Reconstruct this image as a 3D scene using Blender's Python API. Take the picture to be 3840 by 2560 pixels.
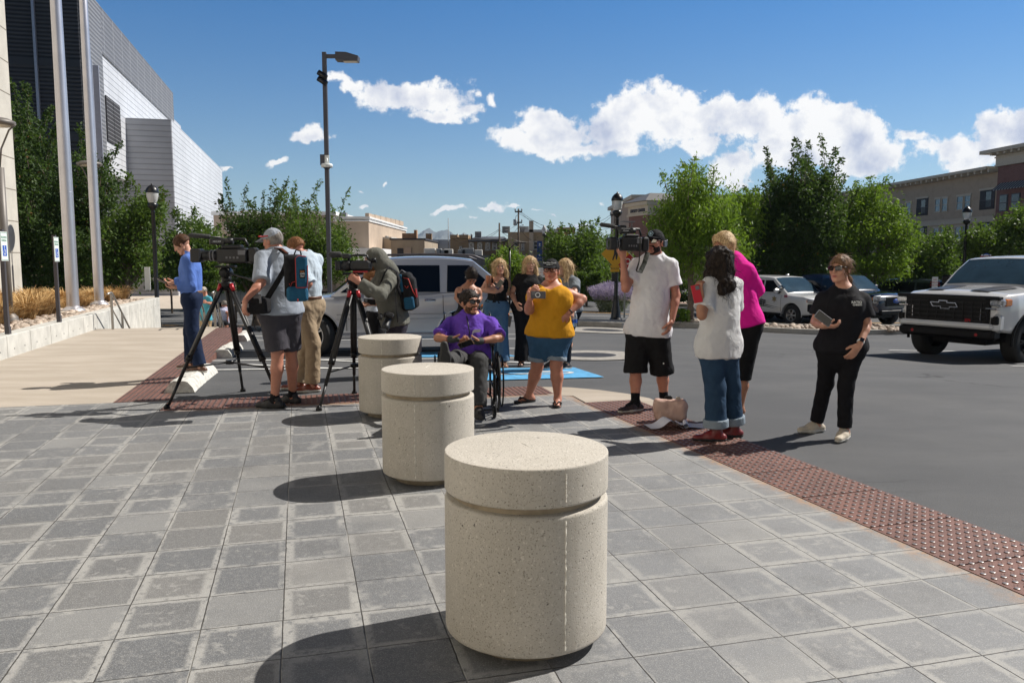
import bpy, math, random, numpy as np
from mathutils import Vector, Matrix
for o in list(bpy.data.objects): bpy.data.objects.remove(o)
random.seed(7); RS=np.random.RandomState(11)
SC=bpy.context.scene; COL=SC.collection
# ---------------- camera ----------------
CAMH=1.56; F=2986.7; TH=math.atan(309/F); CT,ST=math.cos(TH),math.sin(TH)
cd=bpy.data.cameras.new('camera'); cam=bpy.data.objects.new('camera',cd); COL.objects.link(cam)
cd.lens=28; cd.sensor_width=36; cd.clip_start=.05; cd.clip_end=20000
cam.location=(0,0,CAMH); cam.rotation_euler=(math.pi/2-TH,0,0); SC.camera=cam
# ---------------- light ----------------
SUN_EL=math.radians(46); SUN_AZ=math.atan2(.917,.398)   # azimuth measured from +y towards +x
sunv=Vector((math.sin(SUN_AZ)*math.cos(SUN_EL),math.cos(SUN_AZ)*math.cos(SUN_EL),math.sin(SUN_EL)))
sl=bpy.data.lights.new('sun','SUN'); sl.energy=5.0; sl.angle=math.radians(.5); sl.color=(1,.95,.88)
so=bpy.data.objects.new('sun',sl); COL.objects.link(so); so.rotation_euler=(-sunv).to_track_quat('-Z','Y').to_euler()
SC.view_settings.view_transform='Standard'; SC.view_settings.look='None'; SC.view_settings.gamma=1
SC.view_settings.exposure=.40; SC.view_settings.use_curve_mapping=False
# ---------------- node helpers ----------------
class NT:
    def __init__(s,t): s.t=t
    def n(s,typ,**k):
        x=s.t.nodes.new(typ)
        for a,b in k.items(): setattr(x,a,b)
        return x
    def put(s,sock,v):
        if isinstance(v,bpy.types.NodeSocket): s.t.links.new(v,sock)
        elif v is not None: sock.default_value=v
    def m(s,op,a,b=None,c=None,clamp=False):
        x=s.n('ShaderNodeMath',operation=op,use_clamp=clamp); s.put(x.inputs[0],a); s.put(x.inputs[1],b)
        if c is not None: s.put(x.inputs[2],c)
        return x.outputs[0]
    def vm(s,op,a,b=None,out=0):
        x=s.n('ShaderNodeVectorMath',operation=op); s.put(x.inputs[0],a)
        if b is not None:
            if op=='SCALE': s.put(x.inputs[3],b)
            else: s.put(x.inputs[1],b)
        return x.outputs[out]
    def mix(s,f,a,b,bt='MIX'):
        x=s.n('ShaderNodeMix',data_type='RGBA',blend_type=bt); s.put(x.inputs[0],f)
        s.put(x.inputs[6],a if isinstance(a,bpy.types.NodeSocket) else (*a[:3],1)); s.put(x.inputs[7],b if isinstance(b,bpy.types.NodeSocket) else (*b[:3],1))
        return x.outputs[2]
    def ss(s,v,a,b):
        x=s.n('ShaderNodeMapRange',interpolation_type='SMOOTHSTEP'); s.put(x.inputs[0],v); x.inputs[1].default_value=a; x.inputs[2].default_value=b
        return x.outputs[0]
    def noise(s,vec,scale,det=4,rough=.55,out=0,dist=0):
        x=s.n('ShaderNodeTexNoise'); s.put(x.inputs['Vector'],vec); x.inputs['Scale'].default_value=scale; x.inputs['Detail'].default_value=det
        x.inputs['Roughness'].default_value=rough; x.inputs['Distortion'].default_value=dist; return x.outputs[out]
    def comb(s,x,y,z=0.):
        c=s.n('ShaderNodeCombineXYZ'); s.put(c.inputs[0],x); s.put(c.inputs[1],y); s.put(c.inputs[2],z); return c.outputs[0]
    def sep(s,v):
        c=s.n('ShaderNodeSeparateXYZ'); s.put(c.inputs[0],v); return c.outputs
# ---------------- world: sky and clouds ----------------
def S2D(U,V):
    u=(U-1920)/F; v=(1280-V)/F; y=CT+v*ST
    return u/y,(-ST+v*CT)/y
W=bpy.data.worlds.new('World'); SC.world=W; W.use_nodes=True; W.node_tree.nodes.clear(); w=NT(W.node_tree)
sky=w.n('ShaderNodeTexSky',sky_type='NISHITA'); sky.sun_disc=False; sky.sun_elevation=SUN_EL; sky.sun_rotation=SUN_AZ
sky.altitude=1300; sky.air_density=1.0; sky.dust_density=.05; sky.ozone_density=2.2
D=w.n('ShaderNodeTexCoord').outputs['Generated']; dx,dy,dz=w.sep(D)
yy=w.m('MAXIMUM',dy,.05); px=w.m('DIVIDE',dx,yy); pz=w.m('DIVIDE',dz,yy)
pv=w.comb(px,pz)
def warpn(v,sc,amp,det=4):
    n=w.noise(v,sc,det,.6,out=1); return w.vm('SCALE',w.vm('SUBTRACT',n,(.5,.5,.5)),amp)
pw=w.vm('ADD',w.vm('ADD',pv,warpn(pv,9,.06)),warpn(pv,32,.022,5))
# (S centre x, y, half width, half height, weight)
CL=[(1480,360,135,70,1),(1620,370,150,60,1),(1740,420,90,40,.9),(1640,440,150,30,.9),(1330,330,50,35,.75),(1255,295,55,22,.55),(1400,345,40,50,.5),(1850,360,25,20,.6),(1775,350,22,18,.5),
 (1165,525,75,28,.9),(1940,500,90,45,1),(2060,520,200,75,1.1),(2050,455,110,50,1),(2200,560,230,45,1),(2360,420,120,95,1.15),(2480,380,140,70,1.1),(2560,450,200,80,1.2),(2280,500,150,60,1),(2620,530,140,50,1),
 (2800,440,190,75,1.2),(2950,480,190,80,1.2),(3100,480,170,90,1.2),(3020,580,150,75,1.1),(3200,520,130,110,1.2),(3300,590,110,80,1.1),(3240,650,120,50,1),(3400,500,60,30,.8),(3440,550,50,25,.6),
 (2770,620,110,60,1),(2900,560,120,50,1),(2740,660,100,35,.9),(3560,560,110,60,1.1),(3650,590,140,55,1.1),(3760,500,120,75,1.2),(3900,480,160,90,1.2),(3620,620,120,30,.9),
 (1020,620,36,14,.85),(855,622,32,9,.8),(1690,787,58,10,.85),(1830,771,52,13,.9),(1920,768,28,7,.7),(1365,712,24,7,.75),(1377,773,18,7,.7),(1455,678,10,6,.6),(2020,780,30,5,.7),(2070,782,30,6,.7),
 (2165,835,40,12,.8),(1780,818,22,7,.7),(2110,838,50,7,.7),(1440,880,60,20,.7),(1500,890,70,16,.6),(2350,800,30,6,.6),(2650,330,30,10,.3),(3120,700,120,40,.7),(2260,760,20,5,.6)]
def density(vec):
    d=None
    for (cx,cy,hw,hh,wt) in CL:
        a,b=S2D(cx,cy); rx=hw/F*1.15; rz=hh/F*1.15
        q=w.vm('MULTIPLY',w.vm('SUBTRACT',vec,(a,b,0)),(1/rx,1/rz,0))
        l=w.vm('LENGTH',q,out=1); v=w.m('MULTIPLY_ADD',l,-wt*.86,wt*.96)
        d=v if d is None else w.m('SMOOTH_MAX',d,v,.22)
    return d
den=density(pw)
fb=w.noise(pv,26,8,.62); fb2=w.noise(pv,11,5,.55)
den=w.m('ADD',den,w.m('ADD',w.m('MULTIPLY',w.m('SUBTRACT',fb,.5),1.75),w.m('MULTIPLY',w.m('SUBTRACT',w.noise(pv,95,5,.65),.5),.55)))
alpha=w.ss(den,.12,.46)
offv=w.vm('ADD',pv,(.012,.02,0)); fbo=w.noise(offv,26,6,.6); fb2o=w.noise(w.vm('ADD',pv,(.02,.035,0)),11,5,.55)
rel=w.m('ADD',w.m('MULTIPLY',w.m('SUBTRACT',fb,fbo),1.8),w.m('MULTIPLY',w.m('SUBTRACT',fb2,fb2o),2.8))
thick=w.ss(den,.25,1.15)
lit=w.m('ADD',w.m('SUBTRACT',1.0,w.m('MULTIPLY',thick,.42)),rel,clamp=True)
ccol=w.mix(lit,(.50,.55,.70),(1.,.99,.98))
ccol=w.vm('SCALE',ccol,12.2)
tint=w.mix(w.ss(dz,-.02,.42),(1.02,1.08,1.06),(.22,.85,1.32)); tint=w.mix(w.ss(dz,.34,.56),tint,(.05,.11,.20)); tint=w.mix(w.ss(dy,.15,-.35),tint,w.mix(.5,tint,(.02,.05,.10))); skc=w.vm('MULTIPLY',sky.outputs[0],tint)  # tint darkened overhead and behind the camera to lower the ambient light
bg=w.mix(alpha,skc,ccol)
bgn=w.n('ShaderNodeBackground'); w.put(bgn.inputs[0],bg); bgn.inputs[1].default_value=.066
wo=w.n('ShaderNodeOutputWorld'); W.node_tree.links.new(bgn.outputs[0],wo.inputs[0])
W.cycles.sampling_method='MANUAL'; W.cycles.sample_map_resolution=512
# ---------------- projection helpers (turn a place seen in the photograph into metres) ----------------
def P(U,V,Y):
    u=(U-1920)/F; v=(1280-V)/F; y=CT+v*ST; z=-ST+v*CT; t=Y/y
    return Vector((u*t,Y,CAMH+z*t))
def Hz(x,y):
    x=np.asarray(x,float); y=np.asarray(y,float)
    sm=lambda t:np.clip(t,0,1)**2*(3-2*np.clip(t,0,1))
    d=np.clip(y-10.5,0,None)
    return -1.2*(1-np.exp(-d*.028))-.2*np.clip((x-2)/7,0,1)*np.clip((y-9)/5,0,1)-.25*np.clip((y-16)/14,0,1)*np.clip((x-4)/6,0,1)-.7*sm((-5-x)/3)*sm((y-19)/1.5)
def hz(x,y): return float(Hz(x,y))
def G(U,Y,dz=0):                       # ground point under image column U at depth Y
    x=(U-1920)/F*Y
    for _ in range(3):
        z=hz(x,Y); den=(CAMH-z); # perspective of the column, tilt included
        # depth along optical axis
        c=Y*CT+den*ST; x=(U-1920)/F*c
    return Vector((x,Y,hz(x,Y)+dz))
CR={1:(1.7427,0,0),2:(1.743,0,700),3:(2.01,600,820),4:(2.24,1150,900),5:(2.306,1600,920),6:(1.742,2250,780),7:(1.913,2750,880),8:(1.742,3200,500),11:(2.6133,1050,900),12:(3.136,2750,960),13:(2.904,3300,900),14:(2.94,840,600),15:(3.136,1600,750)}
def C(n,x,y):
    s,a,b=CR[n]; return a+x/s,b+y/s
A14=math.radians(14); EX=Vector((math.cos(A14),math.sin(A14),0)); EY=Vector((-math.sin(A14),math.cos(A14),0))
def LX(a,b,z=0): v=EX*a+EY*b; return Vector((v.x,v.y,z))
# ---------------- materials ----------------
MC={}
def mat(name,col,rough=.6,metal=0,var=.12,vs=6,bump=0,bs=60,coat=0,trans=0,emis=0,alpha=1,sheen=0,bdist=.01):
    if name in MC: return MC[name]
    m=bpy.data.materials.new(name); m.use_nodes=True; t=NT(m.node_tree); b=m.node_tree.nodes['Principled BSDF']
    co=t.n('ShaderNodeTexCoord').outputs['Object']
    if var>0:
        nz=t.noise(co,vs,5,.6); f=t.ss(nz,.3,.7)
        c=t.mix(f,[x*(1-var) for x in col],[min(1,x*(1+var)) for x in col]); t.put(b.inputs['Base Color'],c)
    else: b.inputs['Base Color'].default_value=(*col,1)
    b.inputs['Roughness'].default_value=rough; b.inputs['Metallic'].default_value=metal
    if coat: b.inputs['Coat Weight'].default_value=coat; b.inputs['Coat Roughness'].default_value=.05
    if trans: b.inputs['Transmission Weight'].default_value=trans
    if sheen: b.inputs['Sheen Weight'].default_value=sheen
    if alpha<1: b.inputs['Alpha'].default_value=alpha
    if emis: b.inputs['Emission Color'].default_value=(*col,1); b.inputs['Emission Strength'].default_value=emis
    if bump:
        bn=t.n('ShaderNodeBump'); bn.inputs['Strength'].default_value=bump; bn.inputs['Distance'].default_value=bdist
        t.put(bn.inputs['Height'],t.noise(co,bs,4,.6)); t.put(b.inputs['Normal'],bn.outputs[0])
    MC[name]=m; return m
def cloth(name,col,var=.10,bs=14,bump=.75,rough=.85,tint=None):
    if name in MC: return MC[name]
    m=mat(name,col,rough,0,min(var,.05) if max(col)>.3 else var,9,0,0); t=NT(m.node_tree); b=m.node_tree.nodes['Principled BSDF']; b.inputs['Specular IOR Level'].default_value=.18
    co=t.n('ShaderNodeTexCoord').outputs['Object']
    cz=t.vm('MULTIPLY',co,(1,1,.42)); w1=t.noise(t.vm('ADD',cz,t.vm('SCALE',t.noise(co,4,2,.5,out=1),.30)),bs*.6,3,.5,dist=.9)
    w2=t.noise(co,300,2,.5)
    hgt=t.m('ADD',w1,t.m('MULTIPLY',w2,.06))
    bn=t.n('ShaderNodeBump'); bn.inputs['Strength'].default_value=bump; bn.inputs['Distance'].default_value=.03
    t.put(bn.inputs['Height'],hgt); t.put(b.inputs['Normal'],bn.outputs[0]); return m
def bsdf(m): return m.node_tree.nodes['Principled BSDF']
# ---------------- mesh helpers ----------------
def tag(o,label=None,cat=None,group=None,kind=None):
    if label: o['label']=label
    if cat: o['category']=cat
    if group: o['group']=group
    if kind: o['kind']=kind
    return o
def empty(name,loc,rz=0,**k):
    o=bpy.data.objects.new(name,None); COL.objects.link(o); o.location=loc; o.rotation_euler=(0,0,rz); o.empty_display_size=.2
    return tag(o,**k)
def rawmesh(name,V,Fq,mats,parent=None,smooth=False,mi=None,loc=None):
    me=bpy.data.meshes.new(name); V=np.asarray(V,np.float32)
    if loc is None and parent is not None and parent.rotation_euler.z==0 and parent.get('_w'): loc=None
    if isinstance(Fq,np.ndarray):
        n=len(Fq); k=Fq.shape[1]
        me.vertices.add(len(V)); me.vertices.foreach_set('co',V.ravel())
        me.loops.add(n*k); me.loops.foreach_set('vertex_index',Fq.astype(np.int32).ravel())
        me.polygons.add(n); me.polygons.foreach_set('loop_start',np.arange(0,n*k,k,dtype=np.int32))
        try: me.polygons.foreach_set('loop_total',np.full(n,k,np.int32))
        except Exception: pass
        me.update(calc_edges=True)
    else:
        me.from_pydata([tuple(v) for v in V.tolist()],[],Fq)
    if not isinstance(mats,(list,tuple)): mats=[mats]
    for m in mats: me.materials.append(m)
    if smooth: me.polygons.foreach_set('use_smooth',np.ones(len(me.polygons),bool))
    if mi is not None: me.polygons.foreach_set('material_index',np.asarray(mi,np.int32))
    me.validate(); o=bpy.data.objects.new(name,me); COL.objects.link(o)
    if parent is not None: o.parent=parent
    return o
def wloc(root):
    v=Vector((0,0,0)); o=root
    while o is not None: v+=o.location; o=o.parent
    return v
class MB:
    def __init__(s,fr=None): s.v=[]; s.f=[]; s.mi=[]; s.sm=[]; s.fr=fr; s.cm=0
    def pt(s,p):
        p=Vector(p)
        if s.fr: o,X,Y,Z=s.fr; return o+X*p.x+Y*p.y+Z*p.z
        return p
    def add(s,pts,faces,smooth=False):
        b=len(s.v); s.v+= [s.pt(p) for p in pts]
        for f in faces: s.f.append([b+i for i in f]); s.mi.append(s.cm); s.sm.append(smooth)
        return s
    def box(s,c,d,rz=0,taper=1,bev=0):
        x,y,z=[i/2 for i in d]; pts=[]
        if bev>0:
            e=min(bev,x*.9,y*.9,z*.9)
            for (sz,k) in ((-z,e),(-z+e,0),(z-e,0),(z,e)):
                X=x-k;Y=y-k
                for (ax,ay) in ((-X,-Y+e),(-X+e,-Y),(X-e,-Y),(X,-Y+e),(X,Y-e),(X-e,Y),(-X+e,Y),(-X,Y-e)): pts.append((ax,ay,sz))
            fs=[[7,6,5,4,3,2,1,0],[24+i for i in range(8)]]
            for r in range(3):
                for i in range(8): fs.append([r*8+i,r*8+(i+1)%8,(r+1)*8+(i+1)%8,(r+1)*8+i])
        else:
            for sz,t in ((-z,1),(z,taper)): pts+=[(-x*t,-y*t,sz),(x*t,-y*t,sz),(x*t,y*t,sz),(-x*t,y*t,sz)]
            fs=[[3,2,1,0],[4,5,6,7],[0,1,5,4],[1,2,6,5],[2,3,7,6],[3,0,4,7]]
        cr,sr=math.cos(rz),math.sin(rz)
        pts=[(c[0]+p[0]*cr-p[1]*sr,c[1]+p[0]*sr+p[1]*cr,c[2]+p[2]) for p in pts]
        return s.add(pts,fs)
    def obox(s,c,X,Y,Z,d):            # oriented box
        c=Vector(c); X=Vector(X).normalized(); Y=Vector(Y).normalized(); Z=Vector(Z).normalized()
        pts=[c+X*(a*d[0]/2)+Y*(b*d[1]/2)+Z*(e*d[2]/2) for e in (-1,1) for a,b in ((-1,-1),(1,-1),(1,1),(-1,1))]
        return s.add(pts,[[3,2,1,0],[4,5,6,7],[0,1,5,4],[1,2,6,5],[2,3,7,6],[3,0,4,7]])
    def tube(s,path,r,n=10,cap=True,smooth=True,sq=1):
        path=[Vector(p) for p in path]
        if not isinstance(r,(list,tuple)): r=[r]*len(path)
        pts=[];prev=None
        for i,p in enumerate(path):
            d=(path[min(i+1,len(path)-1)]-path[max(i-1,0)]).normalized()
            if prev is None:
                a=Vector((0,0,1)) if abs(d.z)<.9 else Vector((1,0,0)); X=d.cross(a).normalized()
            else: X=(prev-d*prev.dot(d)).normalized()
            prev=X; Y=d.cross(X)
            for k in range(n):
                t=2*math.pi*(k+.5)/n; pts.append(p+X*(math.cos(t)*r[i])+Y*(math.sin(t)*r[i]*sq))
        fs=[]
        for i in range(len(path)-1):
            for k in range(n): fs.append([i*n+k,i*n+(k+1)%n,(i+1)*n+(k+1)%n,(i+1)*n+k])
        s.add(pts,fs,smooth)
        if cap:
            b=len(s.v)-len(pts); s.f.append([b+k for k in range(n)][::-1]); s.f.append([b+(len(path)-1)*n+k for k in range(n)]); s.mi+=[s.cm]*2; s.sm+=[False]*2
        return s
    def lathe(s,prof,c=(0,0,0),n=24,axis='z',smooth=True,a0=0,a1=2*math.pi):
        pts=[];full=abs(a1-a0-2*math.pi)<1e-6; m=n if full else n+1
        for (r,z) in prof:
            for k in range(m):
                t=a0+(a1-a0)*k/n; x,y=r*math.cos(t),r*math.sin(t)
                q={'z':(x,y,z),'x':(z,x,y),'y':(x,z,y)}[axis]; pts.append((c[0]+q[0],c[1]+q[1],c[2]+q[2]))
        fs=[]
        for i in range(len(prof)-1):
            for k in range(n if full else n): 
                k2=(k+1)%m if full else k+1
                f=[i*m+k,i*m+k2,(i+1)*m+k2,(i+1)*m+k]
                fs.append(f if axis!='y' else f[::-1])
        return s.add(pts,fs,smooth)
    def prism(s,poly,z0,z1):           # polygon in xy, extruded in z
        n=len(poly); pts=[(p[0],p[1],z0) for p in poly]+[(p[0],p[1],z1) for p in poly]
        return s.add(pts,[list(range(n))[::-1],[n+i for i in range(n)]]+[[i,(i+1)%n,n+(i+1)%n,n+i] for i in range(n)])
    def ext(s,poly,axis,a,b):          # polygon of (p,q) extruded along axis 'x' or 'y' from a to b
        n=len(poly)
        mk=(lambda p,t:(t,p[0],p[1])) if axis=='x' else (lambda p,t:(p[0],t,p[1]))
        pts=[mk(p,a) for p in poly]+[mk(p,b) for p in poly]
        return s.add(pts,[list(range(n))[::-1],[n+i for i in range(n)]]+[[i,(i+1)%n,n+(i+1)%n,n+i] for i in range(n)])
    def build(s,name,mats,parent=None,world=False,loc=None):
        V=s.v
        o0=Vector((0,0,0))
        if world and parent is not None: o0=wloc(parent)
        if loc is not None: o0=Vector(loc)
        V=[v-o0 for v in V]
        me=bpy.data.meshes.new(name); me.from_pydata([tuple(v) for v in V],[],s.f)
        for m in (mats if isinstance(mats,(list,tuple)) else [mats]): me.materials.append(m)
        me.polygons.foreach_set('use_smooth',s.sm); me.polygons.foreach_set('material_index',s.mi)
        me.update(); o=bpy.data.objects.new(name,me); COL.objects.link(o)
        if loc is not None: o.location=loc
        if parent is not None: o.parent=parent
        return o
def text(name,body,size,o,X,Z,m,parent=None,ext=.002,align='CENTER',bold=0):
    cu=bpy.data.curves.new(name,'FONT'); cu.body=body; cu.size=size; cu.align_x=align; cu.align_y='CENTER'; cu.extrude=ext; cu.offset=bold; cu.resolution_u=2
    t=bpy.data.objects.new(name,cu); COL.objects.link(t); dg=bpy.context.evaluated_depsgraph_get()
    me=bpy.data.meshes.new_from_object(t.evaluated_get(dg)); bpy.data.objects.remove(t); bpy.data.curves.remove(cu)
    X=Vector(X).normalized(); Z=Vector(Z).normalized(); N=X.cross(Z)   # text x, text y, normal
    M=Matrix((( X.x,Z.x,N.x,o[0]),(X.y,Z.y,N.y,o[1]),(X.z,Z.z,N.z,o[2]),(0,0,0,1)))
    if parent is not None: M=Matrix.Translation(-wloc(parent))@M
    me.transform(M); me.materials.clear(); me.materials.append(m); me.name=name
    ob=bpy.data.objects.new(name,me); COL.objects.link(ob)
    if parent is not None: ob.parent=parent
    return ob
# ---------------- signed-distance modelling (bodies, clothes, bags) ----------------
def V3(a): return np.array(a,float)
def cone(a,b,ra,rb,k=.025,n=None,s=1,cut=None,neg=False): return dict(t='c',a=V3(a),b=V3(b),ra=ra,rb=rb,k=k,n=None if n is None else V3(n),s=s,cut=cut,neg=neg)
def rbox(c,ax,r,rad,k=.015,neg=False,cut=None): return dict(t='b',c=V3(c),ax=np.array([list(x) for x in ax],float),r=V3(r),rad=rad,k=k,neg=neg,cut=cut)
def ell(c,ax,r,k=.025,neg=False,cut=None): return dict(t='e',c=V3(c),ax=np.array([list(x) for x in ax],float),r=V3(r),k=k,neg=neg,cut=cut)
IDN=((1,0,0),(0,1,0),(0,0,1))
def pseudo(X,Y,Z,f,seed):
    r=np.random.RandomState(seed); o=0
    for i in range(5):
        k=r.normal(size=3); k/=np.linalg.norm(k); q=r.uniform(0,6.3,3); ff=f*r.uniform(.7,1.6)
        o=o+np.sin(ff*(k[0]*X+k[1]*Y+k[2]*Z)+q[0]+1.2*np.sin(ff*.55*(k[1]*X-k[0]*Y+k[2]*Z)+q[1]))
    return o/5
def sdf(prims,h,post=None,pad=.03):
    lo=np.full(3,1e9); hi=-lo
    for p in prims:
        if p['neg']: continue
        if p['t']=='c':
            m=max(p['ra'],p['rb']); lo=np.minimum(lo,np.minimum(p['a'],p['b'])-m); hi=np.maximum(hi,np.maximum(p['a'],p['b'])+m)
        else:
            m=p['r'].max()*(1.6 if p['t']=='b' else 1); lo=np.minimum(lo,p['c']-m); hi=np.maximum(hi,p['c']+m)
    lo-=pad; hi+=pad; n=np.ceil((hi-lo)/h).astype(int)+1
    ax=[lo[i]+h*np.arange(n[i]) for i in range(3)]; FF=np.full(n,.3,np.float32)
    for p in prims:
        mg=p['k']+3*h+.004
        if p['t']=='c':
            m=max(p['ra'],p['rb'])+mg; a=np.minimum(p['a'],p['b'])-m; b=np.maximum(p['a'],p['b'])+m
        else: m=p['r'].max()*(1.6 if p['t']=='b' else 1)+mg; a=p['c']-m; b=p['c']+m
        i0=np.clip(np.floor((a-lo)/h).astype(int),0,n); i1=np.clip(np.ceil((b-lo)/h).astype(int)+1,0,n)
        if (i1<=i0).any(): continue
        sl=tuple(slice(i0[k],i1[k]) for k in range(3))
        X=ax[0][sl[0]][:,None,None]; Y=ax[1][sl[1]][None,:,None]; Z=ax[2][sl[2]][None,None,:]
        if p['t']=='c':
            d=p['b']-p['a']; L=max((d**2).sum(),1e-9)
            qx=X-p['a'][0];qy=Y-p['a'][1];qz=Z-p['a'][2]
            t=np.clip((qx*d[0]+qy*d[1]+qz*d[2])/L,0,1); qx=qx-t*d[0];qy=qy-t*d[1];qz=qz-t*d[2]
            q2=qx**2+qy**2+qz**2; r=p['ra']+(p['rb']-p['ra'])*t
            if p['n'] is not None:
                nn=p['n']/np.linalg.norm(p['n']); dn=qx*nn[0]+qy*nn[1]+qz*nn[2]; q2=q2+dn**2*(1/p['s']**2-1)
                q=np.sqrt(q2); D_=(q-r)*np.where(q>1e-6,np.sqrt(np.maximum(qx**2+qy**2+qz**2,1e-12))/np.maximum(q,1e-6),1)
                D_=np.where(q<r,(q-r)*p['s'],D_)
            else: D_=np.sqrt(q2)-r
        elif p['t']=='b':
            A=p['ax']; q=[np.abs((X-p['c'][0])*A[i][0]+(Y-p['c'][1])*A[i][1]+(Z-p['c'][2])*A[i][2])-p['r'][i]+p['rad'] for i in range(3)]
            D_=np.sqrt(sum(np.maximum(x,0)**2 for x in q))+np.minimum(np.maximum(np.maximum(q[0],q[1]),q[2]),0)-p['rad']
        else:
            A=p['ax']; q=[(X-p['c'][0])*A[i][0]+(Y-p['c'][1])*A[i][1]+(Z-p['c'][2])*A[i][2] for i in range(3)]
            k0=np.sqrt(sum((q[i]/p['r'][i])**2 for i in range(3))); k1=np.sqrt(sum((q[i]/p['r'][i]**2)**2 for i in range(3)))
            D_=k0*(k0-1)/np.maximum(k1,1e-6)
        if p['cut']:
            for (o,nn) in p['cut']:
                nn=V3(nn); nn=nn/np.linalg.norm(nn); D_=np.maximum(D_,(X-o[0])*nn[0]+(Y-o[1])*nn[1]+(Z-o[2])*nn[2])
        k=p['k']; Fv=FF[sl]
        if p['neg']:
            D_=-D_; hh=np.maximum(k-np.abs(Fv-D_),0)/k; FF[sl]=np.maximum(Fv,D_)+hh*hh*k/4
        else:
            hh=np.maximum(k-np.abs(Fv-D_),0)/k; FF[sl]=np.minimum(Fv,D_)-hh*hh*k/4
    if post is not None: FF=post(ax[0][:,None,None],ax[1][None,:,None],ax[2][None,None,:],FF)
    return snet(FF,lo,h)
def snet(Fv,lo,h):
    Fv=Fv.copy(); Fv[0]=Fv[-1]=.3; Fv[:,0]=Fv[:,-1]=.3; Fv[:,:,0]=Fv[:,:,-1]=.3
    s=Fv<0; n=np.array(s.shape)-1; c=np.zeros(n,np.int8); CO=[(a,b,d) for a in (0,1) for b in (0,1) for d in (0,1)]
    for (a,b,d) in CO: c+=s[a:a+n[0],b:b+n[1],d:d+n[2]]
    act=(c>0)&(c<8); I=np.argwhere(act); idm=np.full(n,-1,np.int64); idm[act]=np.arange(len(I))
    if len(I)==0: return np.zeros((0,3)),np.zeros((0,4),int)
    vals={cc:Fv[I[:,0]+cc[0],I[:,1]+cc[1],I[:,2]+cc[2]].astype(float) for cc in CO}
    acc=np.zeros((len(I),3)); cnt=np.zeros(len(I))
    for cc in CO:
        for k in range(3):
            if cc[k]: continue
            c2=list(cc); c2[k]=1; c2=tuple(c2); a,b=vals[cc],vals[c2]; m=(a<0)!=(b<0); t=np.where(m,a/np.where(m,a-b,1),0)
            p=np.array(cc,float)[None]*np.ones((len(I),1)); p[:,k]+=t; acc+=p*m[:,None]; cnt+=m
    Vv=lo+h*(I+acc/np.maximum(cnt,1)[:,None]); Q=[]
    for k in range(3):
        u,v=(k+1)%3,(k+2)%3
        sa=[slice(None)]*3; sb=[slice(None)]*3; sa[k]=slice(0,-1); sb[k]=slice(1,None)
        e=np.argwhere(s[tuple(sa)]!=s[tuple(sb)]); 
        if len(e)==0: continue
        e=e[(e[:,u]>0)&(e[:,v]>0)&(e[:,u]<n[u])&(e[:,v]<n[v])]
        def g(du,dv):
            q=e.copy(); q[:,u]-=du; q[:,v]-=dv; return idm[q[:,0],q[:,1],q[:,2]]
        quad=np.stack([g(1,1),g(0,1),g(0,0),g(1,0)],1); ins=s[e[:,0],e[:,1],e[:,2]]
        quad[~ins]=quad[~ins][:,::-1]; Q.append(quad)
    Q=np.concatenate(Q); Q=Q[(Q>=0).all(1)]
    return Vv,Q
def sobj(name,parts,m,parent=None,loc=None,mi=None):
    Vs=[];Fs=[];b=0
    for (v,f) in parts:
        Vs.append(v); Fs.append(f+b); b+=len(v)
    V=np.concatenate(Vs); 
    o0=V3(loc) if loc is not None else (V3(wloc(parent)) if parent is not None else np.zeros(3))
    o=rawmesh(name,V-o0,np.concatenate(Fs),m,parent,True)
    if loc is not None: o.location=loc
    return o
# ======================= GROUND =======================
def sheet(name,xs,ys,zf,m,parent=None,kind='structure'):
    X,Y=np.meshgrid(xs,ys,indexing='ij'); Z=zf(X,Y); V=np.stack([X.ravel(),Y.ravel(),Z.ravel()],1); nx,ny=X.shape
    i=np.arange(nx-1)[:,None]*ny+np.arange(ny-1)[None,:]; Fq=np.stack([i,i+ny,i+ny+1,i+1],-1).reshape(-1,4)
    o=rawmesh(name,V,Fq,m,parent,True)
    if kind: o['kind']=kind
    return o
def polysheet(name,pts,dz,m,step=.5,flat=None,kind='structure'):
    """quad strip sheet between two polylines given as pts=[(left,right),...] in xy, draped"""
    V=[];Fq=[];cols=None
    n=max(2,int(max((Vector(a)-Vector(b)).length for a,b in pts)/step)+1)
    rows=[]
    for i in range(len(pts)-1):
        a0,b0=map(Vector,pts[i]); a1,b1=map(Vector,pts[i+1]); k=max(1,int(max((a1-a0).length,(b1-b0).length)/step))
        for j in range(k+(1 if i==len(pts)-2 else 0)):
            t=j/k; a=a0.lerp(a1,t); b=b0.lerp(b1,t); rows.append([a.lerp(b,c/(n-1)) for c in range(n)])
    for r in rows:
        for p in r: V.append((p.x,p.y,(hz(p.x,p.y) if flat is None else flat)+dz))
    for i in range(len(rows)-1):
        for c in range(n-1): q=i*n+c; Fq.append([q,q+1,q+n+1,q+n])
    me=bpy.data.meshes.new(name); me.from_pydata(V,[],Fq); me.materials.append(m); me.update()
    if len(me.polygons) and me.polygons[0].normal.z<0: me.flip_normals()
    o=bpy.data.objects.new(name,me); COL.objects.link(o)
    if kind: o['kind']=kind
    return o
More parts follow.
